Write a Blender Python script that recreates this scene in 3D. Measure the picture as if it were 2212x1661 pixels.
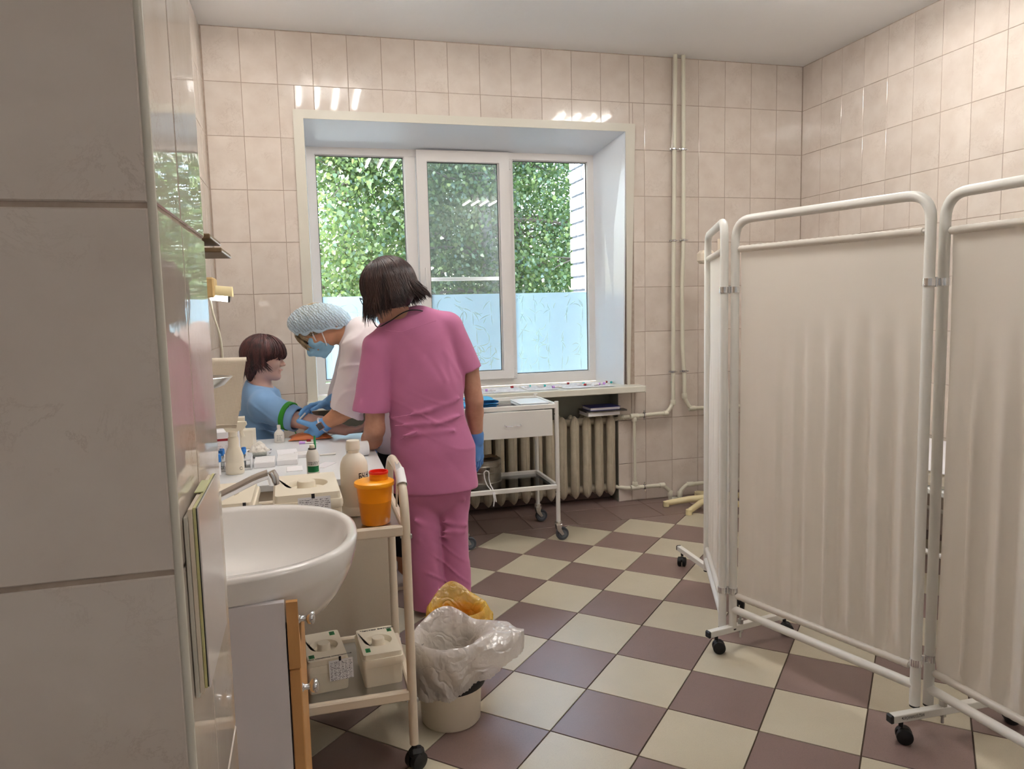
import bpy, bmesh, math, random
import numpy as np
from mathutils import Vector, Matrix

random.seed(7)
RNG = np.random.default_rng(7)
SC = bpy.context.scene
COL = SC.collection
for o in list(bpy.data.objects):
    bpy.data.objects.remove(o, do_unlink=True)


def S(r, g, b):
    def f(c):
        c /= 255.0
        return c / 12.92 if c <= 0.04045 else ((c + 0.055) / 1.055) ** 2.4
    return (f(r), f(g), f(b))


# ------------------------------------------------------------------ camera
cam = bpy.data.objects.new('camera', bpy.data.cameras.new('camera'))
COL.objects.link(cam)
CR = Vector((0.96369631, -0.2659196, -0.02400401))
CU = Vector((0.05097149, 0.09497941, 0.99417344))
CF = Vector((0.26209032, 0.95930479, -0.10508562))
m = Matrix.Identity(4)
for i in range(3):
    m[i][0], m[i][1], m[i][2] = CR[i], CU[i], -CF[i]
m[0][3], m[1][3], m[2][3] = -3.43098, -4.66936, 1.36136
cam.matrix_world = m
cam.data.sensor_width = 36.0
cam.data.lens = 1616.95563 / 2212 * 36.0
cam.data.clip_start = 0.05
cam.data.clip_end = 300
SC.camera = cam

# ------------------------------------------------------------------ world, sun, exposure
SC.view_settings.view_transform = 'Standard'
SC.view_settings.look = 'None'
SC.view_settings.gamma = 1.0
SC.view_settings.use_curve_mapping = False
SC.view_settings.exposure = 0.5
world = bpy.data.worlds.new('sky')
SC.world = world
world.use_nodes = True
wn, wl = world.node_tree.nodes, world.node_tree.links
bg = wn['Background']
sky = wn.new('ShaderNodeTexSky')
sky.sky_type = 'NISHITA'
sky.sun_disc = False
sky.sun_elevation = math.radians(48)
sky.sun_rotation = math.radians(300)
sky.air_density = 1.0
sky.dust_density = 2.5
sky.ozone_density = 1.0
wl.new(sky.outputs['Color'], bg.inputs['Color'])
SKY_STRENGTH = 2.9
bg.inputs['Strength'].default_value = SKY_STRENGTH
sun = bpy.data.objects.new('sun', bpy.data.lights.new('sun', 'SUN'))
COL.objects.link(sun)
sun.data.energy = 2.6
sun.data.color = (1.0, 0.95, 0.86)
sun.data.angle = math.radians(0.6)
sun.rotation_euler = Vector((0.22, 0.60, -0.77)).to_track_quat('-Z', 'Y').to_euler()
LAMP_STRENGTH = 46.0
LAMP_COLOR = (1.0, 0.965, 0.92)

# ------------------------------------------------------------------ materials


def nt(name):
    mt = bpy.data.materials.new(name)
    mt.use_nodes = True
    return mt, mt.node_tree.nodes, mt.node_tree.links, mt.node_tree.nodes['Principled BSDF']


def mat(name, col, rough=0.5, metal=0.0, spec=0.5, noise=None, bump=None, sss=0.0, emit=None, coat=0.0,
        rnd=0.0, trans=0.0, ior=1.45, stretch=None, sheen=0.0):
    """noise=(scale, amount, colour2)   bump=(scale, strength, distance)"""
    mt, n, l, p = nt(name)
    p.inputs['Base Color'].default_value = (*col, 1)
    p.inputs['Roughness'].default_value = rough
    p.inputs['Metallic'].default_value = metal
    p.inputs['Specular IOR Level'].default_value = spec
    p.inputs['IOR'].default_value = ior
    if coat:
        p.inputs['Coat Weight'].default_value = coat
        p.inputs['Coat Roughness'].default_value = 0.08
    if sss:
        p.inputs['Subsurface Weight'].default_value = sss
        p.inputs['Subsurface Radius'].default_value = (0.012, 0.005, 0.003)
        p.inputs['Subsurface Scale'].default_value = 1.0
    if trans:
        p.inputs['Transmission Weight'].default_value = trans
    if sheen:
        p.inputs['Sheen Weight'].default_value = sheen
    if emit:
        p.inputs['Emission Color'].default_value = (*emit[0], 1)
        p.inputs['Emission Strength'].default_value = emit[1]
    geo = tc = None
    if noise or bump or rnd:
        tc = n.new('ShaderNodeTexCoord')
        geo = tc.outputs['Object']
        if stretch:
            mp = n.new('ShaderNodeMapping')
            mp.inputs['Scale'].default_value = stretch
            l.new(geo, mp.inputs['Vector'])
            geo = mp.outputs['Vector']
    colsock = None
    if noise:
        tx = n.new('ShaderNodeTexNoise')
        tx.inputs['Scale'].default_value = noise[0]
        tx.inputs['Detail'].default_value = 6
        tx.inputs['Roughness'].default_value = 0.6
        l.new(geo, tx.inputs['Vector'])
        cr = n.new('ShaderNodeMapRange')
        cr.inputs['From Min'].default_value = 0.3
        cr.inputs['From Max'].default_value = 0.7
        cr.inputs['To Max'].default_value = noise[1]
        l.new(tx.outputs['Fac'], cr.inputs['Value'])
        mx = n.new('ShaderNodeMixRGB')
        mx.inputs['Color1'].default_value = (*col, 1)
        mx.inputs['Color2'].default_value = (*noise[2], 1)
        l.new(cr.outputs['Result'], mx.inputs['Fac'])
        colsock = mx.outputs['Color']
    if rnd:
        oi = n.new('ShaderNodeObjectInfo')
        mr = n.new('ShaderNodeMapRange')
        mr.inputs['To Min'].default_value = 1 - rnd
        mr.inputs['To Max'].default_value = 1 + rnd
        l.new(oi.outputs['Random'], mr.inputs['Value'])
        hs = n.new('ShaderNodeHueSaturation')
        hs.inputs['Color'].default_value = (*col, 1)
        if colsock:
            l.new(colsock, hs.inputs['Color'])
        l.new(mr.outputs['Result'], hs.inputs['Value'])
        colsock = hs.outputs['Color']
    if colsock:
        l.new(colsock, p.inputs['Base Color'])
    if bump:
        tb = n.new('ShaderNodeTexNoise')
        tb.inputs['Scale'].default_value = bump[0]
        tb.inputs['Detail'].default_value = 3
        l.new(geo, tb.inputs['Vector'])
        bp = n.new('ShaderNodeBump')
        bp.inputs['Strength'].default_value = bump[1]
        bp.inputs['Distance'].default_value = bump[2]
        l.new(tb.outputs['Fac'], bp.inputs['Height'])
        l.new(bp.outputs['Normal'], p.inputs['Normal'])
    return mt


def tile_mat(name, base, vein, patch, rough, floor=False):
    """glazed ceramic tile: cloudy patches, thin veins, every tile a little different"""
    mt, n, l, p = nt(name)
    tc = n.new('ShaderNodeTexCoord')
    oi = n.new('ShaderNodeObjectInfo')
    ml = n.new('ShaderNodeMath'); ml.operation = 'MULTIPLY'; ml.inputs[1].default_value = 37.0
    l.new(oi.outputs['Random'], ml.inputs[0])
    vo = n.new('ShaderNodeVectorMath'); vo.operation = 'ADD'
    l.new(tc.outputs['Object'], vo.inputs[0]); l.new(ml.outputs[0], vo.inputs[1])
    n1 = n.new('ShaderNodeTexNoise'); n1.inputs['Scale'].default_value = 9 if not floor else 5; n1.inputs['Detail'].default_value = 5
    l.new(vo.outputs[0], n1.inputs['Vector'])
    m1 = n.new('ShaderNodeMixRGB'); m1.inputs['Color1'].default_value = (*base, 1); m1.inputs['Color2'].default_value = (*patch, 1)
    r1 = n.new('ShaderNodeMapRange'); r1.inputs['From Min'].default_value = 0.35; r1.inputs['From Max'].default_value = 0.7
    l.new(n1.outputs['Fac'], r1.inputs['Value']); l.new(r1.outputs['Result'], m1.inputs['Fac'])
    last = m1.outputs['Color']
    n2 = n.new('ShaderNodeTexNoise')
    if floor:
        n2.inputs['Scale'].default_value = 420; n2.inputs['Detail'].default_value = 2
        r2 = n.new('ShaderNodeMapRange'); r2.inputs['From Min'].default_value = 0.52; r2.inputs['From Max'].default_value = 0.72; r2.inputs['To Max'].default_value = 0.55
        l.new(vo.outputs[0], n2.inputs['Vector']); l.new(n2.outputs['Fac'], r2.inputs['Value'])
        fac = r2.outputs['Result']
    else:
        n2.inputs['Scale'].default_value = 19; n2.inputs['Detail'].default_value = 8; n2.inputs['Roughness'].default_value = 0.72; n2.inputs['Distortion'].default_value = 0.6
        l.new(vo.outputs[0], n2.inputs['Vector'])
        s = n.new('ShaderNodeMath'); s.operation = 'SUBTRACT'; s.inputs[1].default_value = 0.5
        a = n.new('ShaderNodeMath'); a.operation = 'ABSOLUTE'
        l.new(n2.outputs['Fac'], s.inputs[0]); l.new(s.outputs[0], a.inputs[0])
        r2 = n.new('ShaderNodeMapRange'); r2.inputs['From Min'].default_value = 0.0; r2.inputs['From Max'].default_value = 0.018; r2.inputs['To Min'].default_value = 1; r2.inputs['To Max'].default_value = 0
        l.new(a.outputs[0], r2.inputs['Value'])
        n3 = n.new('ShaderNodeTexNoise'); n3.inputs['Scale'].default_value = 7
        l.new(vo.outputs[0], n3.inputs['Vector'])
        r3 = n.new('ShaderNodeMapRange'); r3.inputs['From Min'].default_value = 0.5; r3.inputs['From Max'].default_value = 0.68; r3.inputs['To Max'].default_value = 0.36
        l.new(n3.outputs['Fac'], r3.inputs['Value'])
        mm = n.new('ShaderNodeMath'); mm.operation = 'MULTIPLY'
        l.new(r2.outputs['Result'], mm.inputs[0]); l.new(r3.outputs['Result'], mm.inputs[1])
        fac = mm.outputs[0]
    m2 = n.new('ShaderNodeMixRGB'); m2.inputs['Color2'].default_value = (*vein, 1)
    l.new(last, m2.inputs['Color1']); l.new(fac, m2.inputs['Fac'])
    hs = n.new('ShaderNodeHueSaturation')
    mr = n.new('ShaderNodeMapRange'); mr.inputs['To Min'].default_value = 0.96; mr.inputs['To Max'].default_value = 1.04
    l.new(oi.outputs['Random'], mr.inputs['Value']); l.new(mr.outputs['Result'], hs.inputs['Value'])
    l.new(m2.outputs['Color'], hs.inputs['Color']); l.new(hs.outputs['Color'], p.inputs['Base Color'])
    p.inputs['Roughness'].default_value = rough
    nb = n.new('ShaderNodeTexNoise'); nb.inputs['Scale'].default_value = 22 if not floor else 300; nb.inputs['Detail'].default_value = 2
    l.new(vo.outputs[0], nb.inputs['Vector'])
    bp = n.new('ShaderNodeBump'); bp.inputs['Strength'].default_value = 0.12; bp.inputs['Distance'].default_value = 0.0015 if not floor else 0.0006
    l.new(nb.outputs['Fac'], bp.inputs['Height']); l.new(bp.outputs['Normal'], p.inputs['Normal'])
    return mt


def glass_mat(name, tint=(0.96, 0.99, 0.98)):
    mt, n, l, p = nt(name)
    n.remove(p)
    out = n['Material Output']
    t = n.new('ShaderNodeBsdfTransparent'); t.inputs['Color'].default_value = (*tint, 1)
    g = n.new('ShaderNodeBsdfGlossy'); g.inputs['Roughness'].default_value = 0.01
    f = n.new('ShaderNodeFresnel'); f.inputs['IOR'].default_value = 1.45
    mx = n.new('ShaderNodeMixShader')
    l.new(f.outputs[0], mx.inputs[0]); l.new(t.outputs[0], mx.inputs[1]); l.new(g.outputs[0], mx.inputs[2])
    l.new(mx.outputs[0], out.inputs['Surface'])
    return mt


def film_mat(name, col, through=0.0, dif=0.35, noise=None):
    """thin sheet that lets diffused light through (frosted film, plastic bag, cloth, leaf)"""
    mt, n, l, p = nt(name)
    n.remove(p)
    out = n['Material Output']
    d = n.new('ShaderNodeBsdfDiffuse'); d.inputs['Color'].default_value = (*col, 1)
    t = n.new('ShaderNodeBsdfTranslucent'); t.inputs['Color'].default_value = (*col, 1)
    if noise:
        tc = n.new('ShaderNodeTexCoord'); tx = n.new('ShaderNodeTexNoise'); tx.inputs['Scale'].default_value = noise[0]
        l.new(tc.outputs['Object'], tx.inputs['Vector'])
        r = n.new('ShaderNodeMapRange'); r.inputs['From Min'].default_value = 0.35; r.inputs['From Max'].default_value = 0.65
        l.new(tx.outputs['Fac'], r.inputs['Value'])
        mc = n.new('ShaderNodeMixRGB'); mc.inputs['Color1'].default_value = (*col, 1); mc.inputs['Color2'].default_value = (*noise[1], 1)
        l.new(r.outputs['Result'], mc.inputs['Fac'])
        l.new(mc.outputs[0], d.inputs['Color']); l.new(mc.outputs[0], t.inputs['Color'])
    mx = n.new('ShaderNodeMixShader'); mx.inputs[0].default_value = 1 - dif
    l.new(d.outputs[0], mx.inputs[1]); l.new(t.outputs[0], mx.inputs[2])
    last = mx.outputs[0]
    g = n.new('ShaderNodeBsdfGlossy'); g.inputs['Roughness'].default_value = 0.25
    m3 = n.new('ShaderNodeMixShader'); m3.inputs[0].default_value = 0.05
    l.new(last, m3.inputs[1]); l.new(g.outputs[0], m3.inputs[2])
    last = m3.outputs[0]
    if through:
        tr = n.new('ShaderNodeBsdfTransparent')
        m4 = n.new('ShaderNodeMixShader'); m4.inputs[0].default_value = through
        l.new(last, m4.inputs[1]); l.new(tr.outputs[0], m4.inputs[2])
        last = m4.outputs[0]
    l.new(last, out.inputs['Surface'])
    return mt


def hair_mat(name, c1, c2, rough=0.38):
    mt, n, l, p = nt(name)
    tc = n.new('ShaderNodeTexCoord')
    tx = n.new('ShaderNodeTexNoise'); tx.inputs['Scale'].default_value = 55; tx.inputs['Detail'].default_value = 4
    mp = n.new('ShaderNodeMapping'); mp.inputs['Scale'].default_value = (1, 1, 0.12)
    l.new(tc.outputs['Object'], mp.inputs['Vector']); l.new(mp.outputs[0], tx.inputs['Vector'])
    r = n.new('ShaderNodeMapRange'); r.inputs['From Min'].default_value = 0.35; r.inputs['From Max'].default_value = 0.68
    l.new(tx.outputs['Fac'], r.inputs['Value'])
    mx = n.new('ShaderNodeMixRGB'); mx.inputs['Color1'].default_value = (*c1, 1); mx.inputs['Color2'].default_value = (*c2, 1)
    l.new(r.outputs[0], mx.inputs['Fac']); l.new(mx.outputs[0], p.inputs['Base Color'])
    p.inputs['Roughness'].default_value = rough
    p.inputs['Specular IOR Level'].default_value = 0.35
    bp = n.new('ShaderNodeBump'); bp.inputs['Strength'].default_value = 0.35; bp.inputs['Distance'].default_value = 0.002
    l.new(tx.outputs['Fac'], bp.inputs['Height']); l.new(bp.outputs['Normal'], p.inputs['Normal'])
    return mt


M = {}
M['tile'] = tile_mat('wall_tile_glaze', S(214, 203, 193), S(156, 134, 120), S(205, 192, 181), 0.07)
M['tile_gloss'] = tile_mat('pier_tile_glaze', S(214, 203, 193), S(156, 134, 120), S(205, 192, 181), 0.025)
M['grout'] = mat('wall_grout', S(176, 160, 146), 0.85, noise=(40, 0.5, S(140, 120, 105)))
M['floor_dark'] = tile_mat('floor_tile_brown', S(124, 103, 98), S(96, 78, 74), S(118, 98, 92), 0.33, True)
M['floor_light'] = tile_mat('floor_tile_beige', S(190, 181, 160), S(168, 158, 138), S(184, 175, 154), 0.33, True)
M['floor_grout'] = mat('floor_grout', S(82, 66, 54), 0.9, noise=(60, 0.6, S(60, 46, 38)))
M['ceiling'] = mat('ceiling_paint', S(244, 245, 246), 0.6, noise=(2.5, 0.4, S(240, 240, 240)), bump=(14, 0.2, 0.01))
M['reveal'] = mat('reveal_panel', S(234, 238, 244), 0.25)
M['trim'] = mat('casing_plastic', S(208, 203, 190), 0.35)
M['pvc'] = mat('window_plastic', S(226, 222, 219), 0.3)
M['gasket'] = mat('black_gasket', S(28, 40, 42), 0.6)
M['glass'] = glass_mat('window_glass')
M['film'] = film_mat('frosted_film', (0.80, 0.92, 1.0), 0.0, 0.15)
M['bamboo'] = film_mat('bamboo_print', (0.96, 1.0, 0.82), 0.4, 0.15)
M['bamboo_dark'] = film_mat('bamboo_print_clear', (0.80, 0.88, 0.76), 0.5, 0.15)
M['net'] = film_mat('insect_net', (0.10, 0.11, 0.11), 0.74, 0.8)
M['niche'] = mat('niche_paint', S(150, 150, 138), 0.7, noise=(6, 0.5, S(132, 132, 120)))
M['sill'] = mat('sill_plastic', S(226, 223, 210), 0.3)
M['pipe'] = mat('cream_pipe', S(214, 210, 192), 0.35)
M['radiator'] = mat('radiator_paint', S(186, 176, 156), 0.45, noise=(18, 0.6, S(160, 148, 126)), bump=(60, 0.3, 0.002))
M['chrome'] = mat('chrome', (0.75, 0.76, 0.78), 0.08, 1.0)
M['steel'] = mat('steel', (0.55, 0.55, 0.54), 0.28, 1.0)
M['old_steel'] = mat('worn_steel', (0.42, 0.39, 0.34), 0.3, 1.0, noise=(16, 0.9, (0.2, 0.18, 0.15)))
M['dark_metal'] = mat('dark_metal', S(70, 66, 60), 0.35, 0.8)
M['black'] = mat('black_plastic', S(22, 22, 24), 0.5)
M['rubber'] = mat('grey_rubber', S(70, 74, 80), 0.6)
M['wheel_grey'] = mat('wheel_core', S(105, 112, 120), 0.5)
M['white_paint'] = mat('white_enamel', S(230, 228, 222), 0.28)
M['cream_paint'] = mat('cream_enamel', S(226, 212, 192), 0.3)
M['beige_lam'] = mat('beige_laminate', S(206, 194, 176), 0.5, noise=(300, 0.3, S(190, 178, 160)))
M['white_lam'] = mat('white_laminate', S(232, 234, 236), 0.25)
M['ceramic'] = mat('white_ceramic', S(238, 235, 232), 0.07, coat=0.5)
M['beech'] = mat('beech_edge', S(203, 153, 96), 0.5, noise=(8, 0.5, S(186, 136, 82)), stretch=(6, 6, 0.6))
M['cabinet'] = mat('white_cabinet', S(226, 222, 226), 0.4)
M['plastic_cream'] = mat('cream_plastic', S(236, 226, 206), 0.35)
M['plastic_white'] = mat('white_plastic', S(238, 234, 226), 0.4, sss=0.0)
M['canister'] = mat('canister_plastic', S(234, 226, 212), 0.4)
M['orange'] = mat('orange_plastic', S(246, 150, 8), 0.3)
M['orange_dark'] = mat('orange_filled', S(226, 134, 8), 0.32)
M['yellow_rim'] = mat('amber_lid', S(252, 168, 20), 0.3)
M['red'] = mat('red_plastic', S(222, 40, 26), 0.3)
M['green'] = mat('green_plastic', S(28, 130, 72), 0.4)
M['green_band'] = mat('green_strap', S(44, 140, 36), 0.6)
M['blue_cap'] = mat('blue_cap', S(42, 120, 200), 0.35)
M['purple_cap'] = mat('purple_cap', S(84, 52, 140), 0.35)
M['lilac'] = mat('lilac_plastic', S(196, 150, 222), 0.35)
M['teal'] = mat('teal_cap', S(60, 190, 190), 0.35)
M['dark_red'] = mat('dark_red', S(150, 30, 40), 0.4)
M['paper'] = mat('paper', S(240, 238, 240), 0.7)
M['ink'] = mat('ink', S(40, 38, 58), 0.8)
M['ink_soft'] = mat('printed_grey', S(150, 148, 176), 0.8)
M['ink_black'] = mat('marker_ink', S(30, 26, 30), 0.7)
M['blue_sheet'] = mat('blue_nonwoven', S(84, 176, 226), 0.75)
M['folder'] = mat('blue_folder', S(48, 52, 128), 0.4)
M['towel'] = mat('waffle_towel', S(224, 212, 194), 0.95, sheen=0.3)
n_, l_ = M['towel'].node_tree.nodes, M['towel'].node_tree.links
tc_ = n_.new('ShaderNodeTexCoord'); ml_ = n_.new('ShaderNodeMath'); ml_.operation = 'MULTIPLY'
for k_, ax_ in ((0, 'X'), (1, 'Z')):
    w_ = n_.new('ShaderNodeTexWave'); w_.bands_direction = ax_; w_.inputs['Scale'].default_value = 85; w_.inputs['Distortion'].default_value = 0.6
    l_.new(tc_.outputs['Object'], w_.inputs['Vector']); l_.new(w_.outputs['Fac'], ml_.inputs[k_])
bp_ = n_.new('ShaderNodeBump'); bp_.inputs['Strength'].default_value = 0.5; bp_.inputs['Distance'].default_value = 0.0015
l_.new(ml_.outputs[0], bp_.inputs['Height']); l_.new(bp_.outputs[0], n_['Principled BSDF'].inputs['Normal'])
M['cotton'] = mat('cotton_wool', S(246, 240, 230), 1.0, bump=(120, 0.7, 0.006), sheen=0.4)
M['cushion'] = mat('orange_oilcloth', S(204, 116, 66), 0.3, bump=(30, 0.2, 0.004))
M['screen_cloth'] = film_mat('screen_cloth', S(236, 230, 221), 0.0, 0.68)
M['skin_pale'] = mat('pale_skin', S(226, 186, 170), 0.5, sss=0.12, noise=(30, 0.4, S(216, 168, 152)))
M['skin'] = mat('tanned_skin', S(206, 152, 118), 0.5, sss=0.1, noise=(30, 0.5, S(192, 134, 102)))
M['skin_dark'] = mat('ruddy_skin', S(184, 138, 116), 0.5, sss=0.1, noise=(40, 0.6, S(164, 114, 92)))
M['lip'] = mat('lip', S(206, 148, 138), 0.45)
M['eye'] = mat('eye_dark', S(50, 36, 30), 0.15)
M['pink'] = mat('pink_cotton', S(188, 112, 152), 0.8, noise=(7, 0.5, S(180, 104, 145)), bump=(420, 0.25, 0.0008), sheen=0.15)
M['white_cotton'] = mat('white_cotton', S(238, 228, 230), 0.8, bump=(420, 0.2, 0.0008), sheen=0.15)
M['blue_cotton'] = mat('blue_jersey', S(132, 172, 216), 0.85, bump=(500, 0.25, 0.0008), sheen=0.2)
M['glove'] = mat('nitrile_glove', S(112, 172, 230), 0.45, bump=(110, 0.2, 0.002))
M['glove_dark'] = mat('nitrile_glove_deep', S(84, 134, 196), 0.45, bump=(110, 0.2, 0.002))
M['trouser_black'] = mat('black_trousers', S(34, 34, 42), 0.8)
M['shoe'] = mat('white_shoe', S(226, 222, 220), 0.5)
M['hair_dark'] = hair_mat('dark_brown_hair', S(34, 25, 26), S(66, 46, 42))
M['hair_red'] = hair_mat('red_brown_hair', S(44, 31, 31), S(98, 58, 57))
M['hair_blond'] = hair_mat('grey_blond_hair', S(120, 102, 76), S(186, 166, 132))
M['mask'] = mat('mask_blue', S(150, 198, 226), 0.75, bump=(300, 0.2, 0.001))
M['bag_white'] = film_mat('white_bag', (0.92, 0.87, 0.84), 0.25, 0.6)
M['bag_yellow'] = film_mat('yellow_bag', S(246, 212, 84), 0.28, 0.5)
for k_ in ('bag_white', 'bag_yellow'):
    n_, l_ = M[k_].node_tree.nodes, M[k_].node_tree.links
    tc_ = n_.new('ShaderNodeTexCoord')
    v1 = n_.new('ShaderNodeTexVoronoi'); v1.feature = 'DISTANCE_TO_EDGE'; v1.inputs['Scale'].default_value = 15
    nz_ = n_.new('ShaderNodeTexNoise'); nz_.inputs['Scale'].default_value = 9; nz_.inputs['Detail'].default_value = 3
    mxv = n_.new('ShaderNodeMixRGB'); mxv.inputs['Fac'].default_value = 0.22
    l_.new(tc_.outputs['Object'], nz_.inputs['Vector'])
    l_.new(tc_.outputs['Object'], mxv.inputs['Color1']); l_.new(nz_.outputs['Color'], mxv.inputs['Color2'])
    l_.new(mxv.outputs[0], v1.inputs['Vector'])
    bp_ = n_.new('ShaderNodeBump'); bp_.inputs['Strength'].default_value = 0.8; bp_.inputs['Distance'].default_value = 0.016
    l_.new(v1.outputs['Distance'], bp_.inputs['Height'])
    for q_ in n_:
        if q_.type in ('BSDF_DIFFUSE', 'BSDF_TRANSLUCENT', 'BSDF_GLOSSY'):
            l_.new(bp_.outputs[0], q_.inputs['Normal'])
        if q_.type == 'MIX_SHADER' and abs(q_.inputs[0].default_value - 0.05) < 1e-4:
            q_.inputs[0].default_value = 0.2
M['leaf'] = film_mat('birch_leaf', S(66, 90, 48), 0.0, 0.55, (1.2, S(92, 112, 64)))
M['leaf2'] = film_mat('birch_leaf_yellow', S(92, 112, 56), 0.0, 0.5, (1.2, S(122, 136, 78)))
M['bark'] = mat('birch_bark', S(176, 170, 158), 0.85, noise=(9, 0.9, S(58, 52, 46)), stretch=(1, 1, 3))
M['twig'] = mat('twig_bark', S(96, 82, 70), 0.85)
M['brick'] = mat('white_brick', S(172, 178, 186), 0.8, noise=(20, 0.5, S(152, 160, 168)), rnd=0.04, bump=(60, 0.3, 0.003))
M['mortar'] = mat('grey_mortar', S(74, 80, 90), 0.95, bump=(80, 0.5, 0.004))
M['bounce_ground'] = mat('pale_bounce_ground', S(188, 188, 184), 0.9, noise=(3, 0.8, S(170, 172, 166)))  # unseen ground, made pale to bounce daylight up to the lintel
M['stand'] = mat('stand_enamel', S(226, 212, 168), 0.4)
M['cap_edge'] = film_mat('bouffant_edge', (0.70, 0.86, 0.96), 0.0, 0.7)
M['watch_rim'] = mat('watch_case_rose', S(206, 160, 140), 0.25, 0.8)
M['watch_face'] = mat('watch_glass', S(70, 74, 78), 0.1)
M['bag_edge'] = mat('greenish_sheet_edge', S(206, 204, 150), 0.4, noise=(30, 0.8, S(186, 170, 110)))
M['gloss_white'] = mat('gloss_white_sheet', S(214, 206, 204), 0.12, noise=(5, 0.3, S(205, 196, 192)))
M['film_tape'] = mat('yellow_tape', S(198, 200, 150), 0.4)
M['glass_green'] = mat('label_green_dark', S(20, 96, 56), 0.5)
M['wood_dark'] = mat('dark_shelf', S(112, 92, 64), 0.5, noise=(10, 0.5, S(92, 74, 50)))
M['kraft'] = mat('cream_box', S(206, 176, 122), 0.6)
M['exterior'] = mat('sun_block_slab', S(190, 190, 186), 0.9)
M['tube_on'] = mat('lit_tube', (1, 1, 1), 0.4, emit=(LAMP_COLOR, LAMP_STRENGTH))
M['tube_small'] = mat('lit_small_tube', (1, 1, 1), 0.4, emit=((1.0, 0.97, 0.93), 6.0))
M['liquid_glass'] = glass_mat('clear_plastic', (0.9, 0.92, 0.92))


def cap_mat():
    """thin crimped bouffant cap: part see-through, wavy crimp relief"""
    mt = film_mat('bouffant_film', (0.72, 0.87, 0.97), 0.30, 0.75)
    n, l = mt.node_tree.nodes, mt.node_tree.links
    tc = n.new('ShaderNodeTexCoord')
    mp = n.new('ShaderNodeMapping'); mp.inputs['Rotation'].default_value = (0, 0.7, 0)
    w = n.new('ShaderNodeTexWave'); w.inputs['Scale'].default_value = 27; w.inputs['Distortion'].default_value = 5; w.inputs['Detail'].default_value = 2
    w.inputs['Detail Scale'].default_value = 2.2
    l.new(tc.outputs['Object'], mp.inputs[0]); l.new(mp.outputs[0], w.inputs['Vector'])
    bp = n.new('ShaderNodeBump'); bp.inputs['Strength'].default_value = 0.9; bp.inputs['Distance'].default_value = 0.004
    l.new(w.outputs['Fac'], bp.inputs['Height'])
    for k in n:
        if k.type in ('BSDF_DIFFUSE', 'BSDF_TRANSLUCENT', 'BSDF_GLOSSY'):
            l.new(bp.outputs[0], k.inputs['Normal'])
        if k.type == 'MIX_SHADER' and abs(k.inputs[0].default_value - 0.30) < 1e-4:
            r = n.new('ShaderNodeMapRange'); r.inputs['To Min'].default_value = 0.52; r.inputs['To Max'].default_value = 0.08
            l.new(w.outputs['Fac'], r.inputs['Value']); l.new(r.outputs[0], k.inputs[0])
    return mt


M['cap'] = cap_mat()

# ------------------------------------------------------------------ mesh helpers
WL = {}
V = Vector


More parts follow.
